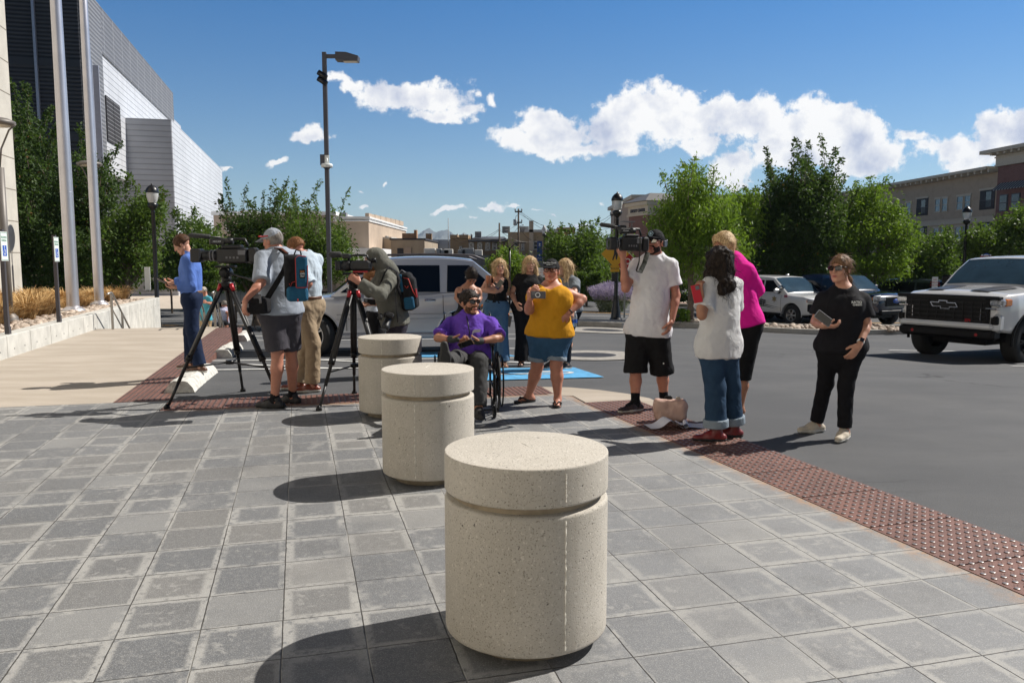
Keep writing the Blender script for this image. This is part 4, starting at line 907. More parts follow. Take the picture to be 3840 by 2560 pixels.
def awin(U0,U1,z0,z1,kind):
    s0,s1=loc_u(U0),loc_u(U1); f=MB()
    if kind=='b':
        f.box(((s0+s1)/2,-.02,(z0+z1)/2),(s1-s0,.08,z1-z0)); fo=f.build('balcony',MDK,o); q=MB(); 
        for i in range(int((s1-s0)/.16)): q.box((s0+.08+i*.16,-.10,z0+.55),(.03,.03,1.05))
        q.box(((s0+s1)/2,-.10,z0+1.1),(s1-s0,.05,.05)); q.build('railing',MSTL,fo); g_=MB(); g_.box(((s0+s1)/2+.3,-.07,z0+1.2),((s1-s0)*.35,.03,z1-z0-.5)); g_.build('glass_door',MGL,fo); q=MB(); q.box(((s0+s1)/2,-.06,z1+.12),(s1-s0+.3,.14,.22)); q.build('lintel',MTR,fo)
    else:
        t_=.1; 
        for (cx,cz,sx,sz) in (((s0+s1)/2,z1+.05,s1-s0+.3,.28),((s0+s1)/2,z0-.03,s1-s0+.2,.14),(s0,(z0+z1)/2,.07,z1-z0),(s1,(z0+z1)/2,.07,z1-z0),((s0+s1)/2,(z0+z1)/2,s1-s0,.06)): f.box((cx,-.05,cz),(sx,.12,sz))
        fo=f.build('window',MTR,o); g_=MB(); g_.box(((s0+s1)/2,-.02,(z0+z1)/2),(s1-s0,.05,z1-z0)); g_.build('pane',MGW,fo)
MGW=mat('blue_window_glass',(.10,.17,.23),.1,.1,.3,2,coat=.5)
for z0,z1 in ((zt-4.1,zt-2.4),(zt-7.9,zt-6.2),(zt-11.2,zt-9.5)):
    awin(3428,3470,z0-.3,z1+.3,'b'); awin(3497,3517,z0,z1,'w'); awin(3524,3544,z0,z1,'w'); awin(3577,3600,z0,z1,'w'); awin(3607,3629,z0,z1,'w'); awin(3663,3717,z0-.3,z1+.3,'b'); awin(3390,3408,z0,z1,'w')
# red brick apartment wing
a2=P(3745,600,93.5); b2=P(3990,540,84); d2=Vector((b2.x-a2.x,b2.y-a2.y,0)); L2=d2.length
o2=empty('red_brick_apartment_building',(a2.x,a2.y,0),math.atan2(d2.y,d2.x),label='taller red brick apartment building with striped awning at the right picture edge',cat='building')
MRA=brickm('red_apartment_brick',(.15,.05,.042),(.19,.065,.05),(.22,.17,.15)); z2=P(3745,626,93.5).z; z3=P(3745,575,93.5).z
m=MB(); m.box((L2/2,8,(z2-2)/2),(L2,16,z2+2)); m.build('wall',MRA,o2)
m=MB(); m.box((L2/2,7.9,(z2+z3)/2),(L2+.3,16.3,z3-z2)); m.build('frieze',MTR,o2)
m=MB(); m.box((L2/2,7.7,z3+.15),(L2+2.6,18.4,.4)); m.box((L2/2,7.85,z2+.1),(L2+.4,16.4,.2)); m.box((L2/2,7.85,z3-.5),(L2+.45,16.45,.15)); m.build('cornice',MTR,o2)
for i in range(9): m=MB(); m.box((i*1.1+.3,-.8,z3-.15),(.3,.9,.35)); m.build('cornice_bracket',MTR,o2)
MAW=mat('striped_awning',(.03,.03,.035),.7,0,0); t=NT(MAW.node_tree); co=t.n('ShaderNodeTexCoord').outputs['Object']; q=t.sep(co); t.put(bsdf(MAW).inputs['Base Color'],t.mix(t.m('GREATER_THAN',t.m('FRACT',t.m('MULTIPLY',q[0],2.2)),.55),(.02,.02,.025),(.28,.30,.31)))
m=MB(); za=z2-1.9; m.add([(.5,-.05,za),(7,-.05,za),(7,-1.0,za-.8),(.5,-1.0,za-.8),(.5,-.05,za-.15),(7,-.05,za-.15),(7,-1.0,za-.9),(.5,-1.0,za-.9)],[[0,3,2,1],[4,5,6,7],[3,7,6,2],[0,4,7,3],[1,2,6,5],[0,1,5,4]]); m.build('awning',MAW,o2)
for x in (1.3,3.2,5.2):
  for zz in (za-2.3,za-6.2): m=MB(); m.box((x,-.04,zz),(1.3,.12,1.9)); f=m.build('window',MSTL,o2); g_=MB(); g_.box((x,-.11,zz+.45),(1.1,.04,.8)); g_.box((x,-.11,zz-.45),(1.1,.04,.8)); g_.build('pane',MGL,f)
# mountains
MMT=mat('mountain_rock',(.10,.105,.09),.95,0,.3,.004)
V=[];Fc=[];rr=random.Random(4); prof=[(1380,958,10),(1500,925,12),(1560,885,0),(1606,855,0),(1640,872,0),(1675,858,0),(1715,890,0),(1740,870,0),(1790,905,0),(1900,948,0),(2050,962,0),(2400,968,0)]
Y=5200; xs_=np.linspace(1380,2400,160)
import bisect
pu=[p[0] for p in prof]; pvv=[p[1] for p in prof]
nr=14; grid=[]
for j in range(nr):
    row=[]
    for i,u in enumerate(xs_):
        v=np.interp(u,pu,pvv); top=P(u,v,Y); k=j/(nr-1)   # 0 foot 1 ridge
        z=-80+(top.z+80)*(k**.8)*(1+(.10*math.sin(u*.11+j*1.7)+.07*math.sin(u*.31+j)+.05*rr.uniform(-1,1))*(1-k)); yv=Y-1400*(1-k)+60*rr.uniform(-1,1)
        if k==1: z=top.z+rr.uniform(-4,4)
        row.append((top.x,yv,z))
    grid.append(row)
for row in grid: V+=row
V+=[(p[0],p[1]+1500,-80) for p in grid[-1]]
n=len(xs_)
for j in range(nr): 
    for i in range(n-1): Fc.append([j*n+i,j*n+i+1,(j+1)*n+i+1,(j+1)*n+i])
tag(rawmesh('mountains',V,np.array(Fc),MMT,None,True),kind='structure')

hzb=MB(); hzb.box((0,3500,75),(14000,7300,440)); MHZ=bpy.data.materials.new('haze_air'); MHZ.use_nodes=True; MHZ.node_tree.nodes.clear(); t=NT(MHZ.node_tree)
pvn=t.n('ShaderNodeVolumePrincipled'); pvn.inputs['Color'].default_value=(.62,.78,.98,1); pvn.inputs['Density'].default_value=.00011; pvn.inputs['Anisotropy'].default_value=.2; hzo=t.n('ShaderNodeOutputMaterial'); MHZ.node_tree.links.new(pvn.outputs[0],hzo.inputs['Volume'])
tag(hzb.build('haze',MHZ),kind='stuff'); SC.cycles.volume_step_rate=20; SC.cycles.volume_max_steps=16
# ======================= TREES =======================
def leafmat(name,c1,c2,c3):
    m=mat(name,c1,.5,0,0); t=NT(m.node_tree); b=bsdf(m); at=t.n('ShaderNodeAttribute'); at.attribute_name='tone'; f=t.sep(at.outputs['Vector'])
    c=t.mix(f[0],c1,c2); c=t.mix(t.m('GREATER_THAN',f[1],.985),c,c3); t.put(b.inputs['Base Color'],c); b.inputs['Roughness'].default_value=.6; b.inputs['Specular IOR Level'].default_value=.3
    tr=t.n('ShaderNodeBsdfTranslucent'); t.put(tr.inputs[0],t.mix(.5,c,(c2[0]*1.6,c2[1]*1.7,c2[2]*.8))); mx=t.n('ShaderNodeMixShader'); mx.inputs[0].default_value=.34
    out=[n for n in m.node_tree.nodes if n.type=='OUTPUT_MATERIAL'][0]; m.node_tree.links.new(b.outputs[0],mx.inputs[1]); m.node_tree.links.new(tr.outputs[0],mx.inputs[2]); m.node_tree.links.new(mx.outputs[0],out.inputs[0]); return m
ML1=leafmat('dark_green_leaves',(.028,.056,.015),(.075,.125,.028),(.2,.10,.03))
ML2=leafmat('bright_green_leaves',(.075,.14,.016),(.19,.29,.035),(.26,.32,.06))
ML3=leafmat('mid_green_leaves',(.045,.085,.016),(.12,.19,.032),(.15,.15,.04))
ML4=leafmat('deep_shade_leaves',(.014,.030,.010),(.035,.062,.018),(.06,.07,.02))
MTK=mat('grey_brown_bark',(.17,.13,.10),.9,0,.35,9,.7,25)
def leaves(cent,size,dirs=None,droop=0,seed=0,asp=.5):
    """one folded leaf (two triangles as a quad pair) per point"""
    r=np.random.RandomState(seed); n=len(cent); a=r.normal(size=(n,3)); 
    if dirs is not None: a=a*.6+dirs
    a[:,2]-=droop; a/=np.linalg.norm(a,axis=1)[:,None]; q=r.normal(size=(n,3)); q[:,2]*=.5; b=np.cross(a,q); b/=np.linalg.norm(b,axis=1)[:,None]; c=np.cross(a,b)
    L=(size*r.uniform(.6,1.3,n))[:,None]; wv=L*asp*.5
    p0=cent; p1=cent+a*L*.45+b*wv+c*L*.06; p2=cent+a*L; p3=cent+a*L*.45-b*wv+c*L*.06
    return np.stack([p0,p1,p2,p3],1).reshape(-1,3)
def tree(base,lab,blobs,shoots,size,m,n,trunk=(.14,2.2),cat='tree',droop=.2,asp=.5,name='tree',seed=1,fork=None,group=None,trunkgap=0,shootn=90,shootlen=(.9,1.9),bare=.25):
    """blobs: crown masses (centre, radii, share); shoots: (count, blob index) upright twigs above the crown"""
    r=np.random.RandomState(seed); base=Vector(base); o=empty(name,base,label=lab,cat=cat,group=group)
    m_=MB(); top=Vector((base.x+r.uniform(-.1,.1),base.y,base.z+trunk[1])); rad=trunk[0]
    pts=[base+(top-base)*t_+Vector((.04*math.sin(5*t_),.03*math.cos(4*t_),0)) for t_ in np.linspace(0,1,7)]
    m_.tube(pts,[rad*(1.35-.25*i) if i<2 else rad*(1-.05*i) for i in range(7)],10); 
    C_=[];Sz=[];Tn=[]
    tot=sum(b[2] for b in blobs); 
    for bi,(c,rd,sh) in enumerate(blobs):
        c=V3(c);rd=V3(rd); k=int(n*sh/tot)
        # limb to the mass
        st=V3(pts[4+bi%3]); e=c+V3((0,0,rd[2]*.35)); mid=(st+e)/2+r.normal(size=3)*.15
        m_.tube([st,mid,e],[rad*.62,rad*.4,rad*.12],7)
        # clumps: twigs radiating from the limb, leaves along each
        nt=max(8,k//26); dd=r.normal(size=(nt,3)); dd/=np.linalg.norm(dd,axis=1)[:,None]
        rr_=r.uniform(.35,1.0,nt)**.5; ph=pseudo(dd[:,0]*1.0,dd[:,1]*1.0,dd[:,2]*1.0,5.0,seed*7+bi)*1.25
        kp=ph>-.72; dd=dd[kp]; rr_=rr_[kp]; ph=ph[kp]; nt=len(dd); tip=c+dd*rd*(rr_*(1+.38*ph))[:,None]; tip[:,2]+=.1*rd[2]*r.uniform(-1,1.2,nt)
        inn=c+(tip-c)*r.uniform(.45,.7,nt)[:,None]; inn[:,2]-=.12*rd[2]
        for j in range(0,nt,max(1,nt//14)): m_.tube([e*.4+st*.6,inn[j],tip[j]],[rad*.2,rad*.1,.006],5,cap=False)
        per=26; tt=r.uniform(.0,1.0,(nt,per)); P_=inn[:,None]+(tip-inn)[:,None]*tt[:,:,None]+r.normal(size=(nt,per,3))*size*(.95+.9*(1-tt[:,:,None]))
        C_.append(P_.reshape(-1,3)); tone=np.repeat(np.clip(.45+.35*ph+r.normal(size=nt)*.2,0,1),per)+r.normal(size=nt*per)*.12; Tn.append(tone)
    DD=[np.zeros((len(x),3)) for x in C_]
    for (cnt,bi) in shoots:
        c,rd,_=blobs[bi]; c=V3(c);rd=V3(rd)
        for _ in range(cnt):
            a=r.uniform(0,6.283); q=r.uniform(.05,.95)**.6; st=c+V3((math.cos(a)*rd[0]*q,math.sin(a)*rd[1]*q,rd[2]*.75*math.sqrt(max(0,1-q*q*.9))-.25))
            ln_=r.uniform(*shootlen)*(1.15-.5*q); di=V3((math.cos(a)*.42*q+r.normal()*.12,math.sin(a)*.42*q+r.normal()*.12,1)); di/=np.linalg.norm(di); bend=V3((r.normal()*.10,r.normal()*.10,-.05))
            tt=np.linspace(0,1,6); path=[st+di*ln_*t_+bend*ln_*t_*t_ for t_ in tt]; m_.tube(path,[.018,.015,.012,.009,.006,.003],5,cap=False)
            k=int(shootn*ln_); t_=r.uniform(0,1,k)**.8; P_=st+di*ln_*t_[:,None]+bend*ln_*(t_**2)[:,None]; rad_=(1-t_*.75)*size*1.5
            P_=P_+r.normal(size=(k,3))*rad_[:,None]*.62; C_.append(P_); Tn.append(np.clip(r.normal(size=k)*.2+.6,0,1)); DD.append(np.tile(di*.4,(k,1)))
    C_=np.concatenate(C_); Tn=np.clip(np.concatenate(Tn),0,1); DD=np.concatenate(DD); Vv=leaves(C_,size,DD,droop,seed,asp)-V3(base)
    m_.build('trunk',MTK,o,world=True)
    lo=rawmesh('crown',Vv,np.arange(len(Vv)).reshape(-1,4),m,o)
    at=lo.data.attributes.new('tone','FLOAT_VECTOR','FACE'); arr=np.stack([Tn,r.uniform(0,1,len(Tn)),np.zeros(len(Tn))],1).astype(np.float32); at.data.foreach_set('vector',arr.ravel())
    return o
def bl(U,V,Y,hu,hv,dy=None,sh=None):   # crown mass centred on a sight line, radii in photo pixels
    c=P(U,V,Y); a=hu*Y/F; b=hv*Y/F; return ((c.x,c.y,c.z),(a,dy or a,b),sh or a*b)
def gb(U,Y): return G(U,Y)
# left group in front of the metal building
Y=33; tree(gb(150,Y),'tallest dark green tree between the stone building and the left flagpole',[bl(130,760,Y,105,280,2.2),bl(95,600,Y,60,170,1.6),bl(190,900,Y,120,150,2.2),bl(110,970,Y,100,120,2),bl(240,1000,Y,90,90,2)],[(9,0),(9,1),(5,2)],.15,ML1,30000,(.2,2.4),seed=3,shootlen=(1.0,2.4))
Y=31; tree(gb(330,Y),'dark green tree behind the right flagpole',[bl(300,860,Y,100,190,2.2),bl(370,700,Y,55,110,1.5),bl(270,760,Y,60,150,1.5),bl(400,940,Y,120,130,2.2),bl(330,1000,Y,130,90,2.2)],[(6,0),(8,1),(6,2),(3,3)],.14,ML1,26000,(.18,2.0),seed=5,shootlen=(.8,1.9))
Y=29; tree(gb(480,Y),'loose green tree beside the left black lamp post',[bl(470,900,Y,75,110,1.5),bl(520,840,Y,60,70,1.2),bl(560,790,Y,35,60,.8,.6),bl(430,1000,Y,90,90,1.8),bl(540,960,Y,60,60,1.2)],[(4,0),(5,1),(4,2)],.13,ML3,13000,(.13,2.0),seed=8,shootlen=(.7,1.5))
Y=42; tree(gb(720,Y),'small green tree left of the shoulder height television camera',[bl(720,900,Y,80,90,2),bl(660,960,Y,60,80,1.5),bl(790,940,Y,60,80,1.5),bl(720,1000,Y,110,50,2)],[(6,0),(3,1),(3,2)],.17,ML3,13000,(.13,1.6),seed=9,shootlen=(.6,1.2))
Y=34; tree(gb(960,Y),'bushy green tree with long upright shoots behind the man in the grey cap',[bl(950,920,Y,105,115,2.2),bl(1000,840,Y,50,45,1.1),bl(900,850,Y,42,45,1.1),bl(960,1010,Y,120,60,2)],[(8,0),(7,1),(8,2)],.125,ML1,17000,(.16,1.5),seed=12,shootlen=(1.0,2.2),shootn=60)
Y=33; tree(gb(1150,Y),'green tree with tall thin shoots behind the grey street lamp pole',[bl(1140,920,Y,90,105,2.0),bl(1115,830,Y,48,45,1.1),bl(1245,910,Y,75,100,1.8),bl(1230,1000,Y,110,60,2),bl(1290,990,Y,70,45,1.5)],[(6,0),(9,1),(6,2)],.125,ML3,17000,(.16,1.5),seed=15,shootlen=(1.0,2.3),shootn=60)
# behind the women
Y=46; tree(gb(1905,Y),'small yellow green tree behind the two blonde women',[bl(1905,985,Y,50,55,1.2),bl(1870,1010,Y,40,45,1),bl(1945,1010,Y,40,45,1),bl(2000,1040,Y,60,25,1.2)],[(6,0),(3,1),(3,2)],.15,ML2,9000,(.08,1.3),seed=17,shootlen=(.4,.9))
Y=40; tree(gb(2160,Y),'feathery green tree right of the blue banner lamp post',[bl(2140,960,Y,90,70,2),bl(2200,905,Y,60,45,1.5),bl(2090,930,Y,45,50,1.3),bl(2210,1000,Y,80,60,2),bl(2100,1030,Y,70,60,1.6),bl(2170,1060,Y,90,40,1.6)],[(5,0),(6,1),(4,2)],.15,ML3,21000,(.13,1.5),seed=19,shootlen=(.5,1.2))
Y=47; tree(gb(2290,Y),'dark green tree far behind the stop sign',[bl(2300,930,Y,60,50,1.8),bl(2250,980,Y,60,60,1.8),bl(2330,1000,Y,50,70,1.8)],[(3,0)],.16,ML3,9000,(.12,1.5),seed=21,shootlen=(.4,.9))
# right group
Y=25.3; tree(gb(2585,Y),'bright green drooping tree on the kerb island behind the shoulder camera man',[bl(2610,800,Y,140,130,1.7),bl(2580,705,Y,75,75,1.1),bl(2520,860,Y,75,110,1.2),bl(2700,860,Y,80,120,1.3),bl(2620,960,Y,150,80,1.6),bl(2740,960,Y,60,70,1)],[(8,1),(6,0),(5,2)],.15,ML2,17000,(.11,2.3),seed=23,droop=.75,asp=.30,shootlen=(.4,1.1),shootn=75)
Y=37; tree(gb(2770,Y),'second bright green drooping tree, just right of the island tree',[bl(2760,840,Y,80,110,1.4),bl(2790,780,Y,50,60,1),bl(2740,930,Y,70,80,1.3)],[(5,0),(4,1)],.19,ML2,9500,(.10,2.1),seed=24,droop=.7,asp=.30,shootlen=(.5,1.2),shootn=70)
Y=38; tree(gb(3000,Y),'tallest dark green tree with spiky upright shoots on the right',[bl(3000,850,Y,160,150,3),bl(2965,725,Y,90,85,2),bl(3080,725,Y,65,90,1.8),bl(2900,820,Y,70,110,2),bl(2990,980,Y,190,90,3)],[(10,1),(9,2),(8,0),(3,3)],.16,ML1,40000,(.2,2.0),seed=27,shootlen=(1.0,2.5),shootn=75)
Y=38; tree(gb(3250,Y),'broad bright green tree above the navy pickup truck',[bl(3230,840,Y,140,105,2.1),bl(3265,745,Y,65,65,1.3),bl(3340,840,Y,70,70,1.4),bl(3130,880,Y,85,90,2),bl(3210,985,Y,150,60,2.2),bl(3370,900,Y,65,75,1.5),bl(3330,985,Y,80,55,1.8),bl(3060,985,Y,80,60,2)],[(8,1),(7,0),(5,2),(4,3),(3,5)],.17,ML2,27000,(.16,1.7),seed=31,droop=.55,asp=.36,shootlen=(.3,.9))
Y=40; tree(gb(3480,Y),'loose green tree in front of the tan apartment building',[bl(3470,950,Y,65,70,1.6),bl(3420,980,Y,50,60,1.5),bl(3540,930,Y,35,55,1.1),bl(3490,1010,Y,90,50,1.8)],[(6,0),(4,2),(3,1)],.16,ML3,15000,(.12,1.5),seed=33,shootlen=(.4,1.0))
Y=36; tree(gb(3740,Y),'green tree behind the white pickup truck roof',[bl(3740,925,Y,100,55,1.8),bl(3810,865,Y,60,60,1.5),bl(3670,905,Y,50,45,1.3),bl(3860,850,Y,60,80,1.6)],[(7,1),(4,0),(4,2)],.15,ML3,18000,(.13,1.5),seed=35,shootlen=(.3,.9))
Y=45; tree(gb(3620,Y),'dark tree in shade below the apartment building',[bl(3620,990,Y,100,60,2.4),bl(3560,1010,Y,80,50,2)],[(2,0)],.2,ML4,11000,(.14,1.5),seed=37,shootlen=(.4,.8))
def hedge(name,pts,m,lab,cat,size,n,kind=None,seed=1):
    r=np.random.RandomState(seed); o=empty(name,Vector(pts[0][0]),label=lab,cat=cat)
    Cc=[]
    for (c,rd) in pts:
        k=n//len(pts); d=r.uniform(-1,1,(k,3)); s_=np.sign(d)*np.abs(d)**.45; Cc.append(V3(c)+s_*V3(rd)*(1+.06*r.normal(size=(k,1))))
    Cc=np.concatenate(Cc); Vv=leaves(Cc,size,None,0,seed,.55)-V3(pts[0][0]); lo=rawmesh('foliage',Vv,np.arange(len(Vv)).reshape(-1,4),m,o)
    at=lo.data.attributes.new('tone','FLOAT_VECTOR','FACE'); q=pseudo(Cc[:,0],Cc[:,1],Cc[:,2],3,seed); arr=np.stack([np.clip(.5+.4*q+.15*r.normal(size=len(Cc)),0,1),r.uniform(0,1,len(Cc)),q*0],1).astype(np.float32); at.data.foreach_set('vector',arr.ravel())
    b0=MB(); c0=Vector(pts[0][0]); g0=hz(c0.x,c0.y); b0.tube([(c0.x,c0.y,g0),(c0.x,c0.y,c0.z)],.06,6); b0.build('stems',MTK,o,world=True); return o
def hb(U,V,Y,hu,hv,dy): c=P(U,V,Y); return ((c.x,c.y,c.z),(hu*Y/F,dy,hv*Y/F))
hedge('hedge',[hb(2200,1072,38,46,48,.9)],ML3,'clipped square green hedge left of the lavender','hedge',.11,15000,seed=3)
hedge('hedge',[hb(2100,1085,42,90,35,.9)],ML1,'long low green hedge behind the woman in the yellow top','hedge',.12,9000,seed=4)
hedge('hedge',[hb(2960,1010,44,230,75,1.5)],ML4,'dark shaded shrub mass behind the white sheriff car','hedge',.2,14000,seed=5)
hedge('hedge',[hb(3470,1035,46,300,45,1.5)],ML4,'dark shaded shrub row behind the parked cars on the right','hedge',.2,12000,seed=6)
hedge('hedge',[hb(2620,1090,45,120,35,1.2)],ML1,'dark green hedge behind the trunk of the island tree','hedge',.16,8000,seed=7)
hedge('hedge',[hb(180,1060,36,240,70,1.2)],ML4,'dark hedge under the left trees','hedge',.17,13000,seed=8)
hedge('shrub',[hb(2450,1186,25.2,55,14,.4)],ML2,'low yellow green shrub on the kerb island beside the lamp base','shrub',.08,1600,seed=9)
hedge('shrub',[hb(2540,1180,24.6,35,17,.4)],ML2,'low bright green shrub left of the island tree trunk','shrub',.08,1300,seed=10)
hedge('shrub',[hb(640,1045,44,60,35,1)],ML3,'rounded green shrub behind the man in the blue shirt','shrub',.14,5000,seed=13)
hedge('shrub',[hb(880,1055,36,120,32,1)],ML3,'low green shrub row behind the big television camera','shrub',.12,7000,seed=14)
# lavender: grey green mound with violet spikes
MLV2=leafmat('violet_flowers',(.22,.17,.36),(.42,.36,.60),(.5,.4,.7)); MLG=leafmat('grey_green_leaves',(.10,.13,.085),(.20,.24,.16),(.3,.3,.3))
Y=33; r=np.random.RandomState(5); c0=P(2295,1090,Y); o=empty('lavender_bush',(c0.x,Y,hz(c0.x,Y)),label='violet flowering lavender bush behind the stop sign post',cat='shrub')
for nm,m_,lo_,hi_,k in (('leaves',MLG,0,.65,6000),('flower_spikes',MLV2,.5,1.0,9000)):
    a=r.uniform(0,6.283,k); q=np.sqrt(r.uniform(0,1,k)); h=r.uniform(lo_,hi_,k); Cc=np.stack([np.cos(a)*q*(.55+h*.55)*.95,np.sin(a)*q*(.55+h*.5)*.9,h*1.28*(1.05-.3*q)],1); dd=Cc*V3((.5,.5,0))+V3((0,0,1.6))
    Vv=leaves(Cc,.07,dd,0,3,.35); lo=rawmesh(nm,Vv,np.arange(len(Vv)).reshape(-1,4),m_,o); at=lo.data.attributes.new('tone','FLOAT_VECTOR','FACE'); arr=np.stack([r.uniform(0,1,k),r.uniform(0,.9,k),h*0],1).astype(np.float32); at.data.foreach_set('vector',arr.ravel())
# ======================= STREET FURNITURE =======================
MBK=mat('black_painted_iron',(.014,.014,.016),.38,.3,.1,6,coat=.2); MGLB=mat('frosted_globe',(.72,.72,.70),.25,0,.05,4,trans=.3); MDG=mat('charcoal_pole_paint',(.065,.068,.085),.5,.2,.06,3)
def acorn(p,hgt,lab,clear=False):
    o=empty('street_lamp',p,label=lab,cat='street lamp',group='black acorn street lamps')
    m=MB(); m.lathe([(.22,-.3),(.22,.02),(.19,.05),(.17,.1),(.15,.3),(.11,.55),(.085,.75),(.10,.8),(.07,.84),(.068,hgt*.5),(.058,hgt-.95),(.07,hgt-.93),(.055,hgt-.88)],n=16).build('pole',MBK,o)
    m=MB(); m.lathe([(.05,hgt-.88),(.06,hgt-.84),(.13,hgt-.78),(.16,hgt-.70),(.15,hgt-.66),(.11,hgt-.62)],n=16).build('lantern_base',MBK,o)
    m=MB(); m.lathe([(.11,hgt-.63),(.15,hgt-.55),(.18,hgt-.42),(.19,hgt-.30),(.17,hgt-.20)] if not clear else [(.11,hgt-.63),(.17,hgt-.5),(.19,hgt-.38),(.15,hgt-.2),(.08,hgt-.1),(.02,hgt)],n=20).build('globe',MGLB,o)
    if not clear: m=MB(); m.lathe([(.20,hgt-.31),(.205,hgt-.26),(.17,hgt-.17),(.10,hgt-.09),(.03,hgt-.05),(.025,hgt-.02),(0,hgt)],n=20).build('lantern_cap',MBK,o)
    else: m=MB(); m.lathe([(.05,hgt-.1),(.02,hgt-.02),(0,hgt+.02)],n=10).build('finial',MGLB,o)
    return o
q=G(596,26); top=P(590,687,26).z; l1=acorn(q,top-q.z,'black acorn street lamp in front of the metal clad building at the left')
m=MB(); m.box((-.28,0,2.05),(.18,.02,.75)); m.build('small_panel',MSGW,l1)
q=G(2309,26.9); top=P(2311,718,26.9).z; l2=acorn(q,top-q.z,'black acorn street lamp with a yellow sign beside the stop sign')
q=G(3604,36); top=P(3608,771,36).z; acorn(q,top-q.z,'black acorn street lamp in front of the tan apartment building')
q=G(2040,58); top=P(2042,844,58).z; l4=acorn(q,top-q.z,'far clear globe street lamp carrying a blue banner',True)
p=P(2025,955,57.8)-l4.location; MBN=mat('banner_blue',(.02,.06,.22),.7,0,.08,2)
h0=P(0,904,58).z-l4.location.z; h1=P(0,978,58).z-l4.location.z; wb=.36
m=MB(); m.box((-.10-wb/2-.05,0,(h0+h1)/2),(wb,.012,h0-h1)); m.build('banner',MBN,l4)
m=MB(); m.box((-.15,0,h0),(.5,.02,.02)); m.box((-.15,0,h1),(.5,.02,.02)); m.build('banner_arms',MBK,l4)
mk=MB(); mk.lathe([(0,0),(.09,0)],(-.33,-.012,h0-.22),3,axis='y'); mk.add([(-.40,-.012,h0-.35),(-.26,-.012,h0-.35),(-.26,-.012,h0-.31),(-.40,-.012,h0-.31)],[[0,1,2,3]]); mk.lathe([(0,0),(.07,0)],(-.33,-.012,h1+.42),8,axis='y'); mk.build('banner_emblem',MSGW,l4)
bp=lambda z:(l4.location.x-.33,l4.location.y-.015,l4.location.z+z)
text('lettering','MSG',.13,bp(h1+.18),(1,0,0),(0,0,1),MSGW,l4,.001)
# warning diamond, plate, on lamp 2
MYL=mat('warning_yellow',(.62,.34,.015),.5,0,.03); MRS=mat('stop_red',(.42,.012,.02),.45,0,.05)
def z_at(V,Y,o): return P(0,V,Y).z-o.location.z
zc=z_at(952,26.8,l2); m=MB(); s_=.47; m.ext([(-.06,zc-s_),(-.06+s_,zc),(-.06,zc+s_),(-.06-s_,zc)],'y',-.09,-.08); m.build('diamond_sign',MYL,l2)
m=MB(); m.ext([(-.10,zc+.22),(-.04,zc+.25),(.0,zc+.1),(.03,zc-.02),(.0,zc-.2),(-.04,zc-.18),(-.05,zc-.02),(-.12,zc-.22),(-.16,zc-.2),(-.1,zc)],'y',-.094,-.09); m.build('walking_figure',MBK,l2)
zc=z_at(1007,26.8,l2); m=MB(); m.box((-.06,-.08,zc),(.30,.01,.22)); m.build('plate',MYL,l2)
text('lettering','AHEAD',.085,(l2.location.x-.06,l2.location.y-.088,l2.location.z+zc),(1,0,0),(0,0,1),MBK,l2,.001)
m=MB(); m.box((-.08,-.06,z_at(1040,26.8,l2)),(.16,.12,.28)); m.build('push_button_box',MBK,l2)
q=G(2341,28.6); o=empty('stop_sign',q,label='red octagonal stop sign on a steel post partly hidden by the raised camera arm',cat='sign')
zc=z_at(981,28.6,o); m=MB(); m.box((0,0,(zc+.2)/2-.05),(.06,.04,zc+.3)); m.build('post',mat('galvanised_steel',(.34,.35,.35),.5,.6,.1,5),o)
def octo(r,y0,y1,mm,nm): m=MB(); m.ext([(r*math.cos(math.radians(22.5+45*k)),zc+r*math.sin(math.radians(22.5+45*k))) for k in range(8)],'y',y1,y0); m.build(nm,mm,o)
octo(.345,-.03,-.045,MSGW,'sign_border'); octo(.325,-.046,-.05,MRS,'sign_face')
text('lettering','STOP',.30,(o.location.x,o.location.y-.052,o.location.z+zc),(1,0,0),(0,0,1),MSGW,o,.001,bold=.006)
# tall street lamp with cameras
Y=27.5; q=G(1240,Y); zt=P(1215,197,Y).z; o=empty('street_light',q,label='tall charcoal square street light with white dome camera and spotlights',cat='street light'); zt-=q.z
m=MB(); m.box((0,0,zt/2),(.135,.135,zt)); m.build('pole',MDG,o); m=MB(); m.box((0,0,.02),(.35,.35,.05)); m.build('base_plate',MDG,o)
m=MB(); m.box((.27,0,zt-.13),(.42,.09,.12)); m.build('arm',MDG,o)
m=MB(); m.add([(.40,-.19,zt-.28),(.40,.19,zt-.28),(.40,.19,zt-.02),(.40,-.19,zt-.02),(.75,-.19,zt-.03),(.75,.19,zt-.03),(1.16,.19,zt-.15),(1.16,-.19,zt-.15),(1.14,-.19,zt-.31),(1.14,.19,zt-.31)],[[0,1,2,3][::-1],[3,2,5,4],[4,5,6,7],[7,6,9,8],[8,9,1,0],[0,3,4,7,8],[1,9,6,5,2]]); m.build('lamp_head',MDG,o)
m=MB(); m.box((.88,0,zt-.312),(.46,.26,.012)); m.build('lens',mat('lens_cream',(.6,.55,.45),.3,0,.05),o)
for sx,sz,dx_ in ((-.08,zt-.75,-.22),(-.1,zt-.95,-.2)):
    m=MB(); m.tube([(.08,-.12,sz-.1),(sx+dx_*.5,-.12,sz+.08)],.09,12); m.build('spotlight',MBK,o)
zc=P(0,623,Y).z-q.z; m=MB(); m.lathe([(.14,-.08),(.19,-.07),(.195,.02),(.17,.05),(.05,.06)],(.05,-.22,zc),20); m.tube([(.05,-.22,zc+.05),(.05,-.2,zc+.2),(.02,-.08,zc+.24)],.035,8); m.box((.02,-.075,zc+.22),(.16,.02,.26)); m.build('dome_camera',MSGW,o)
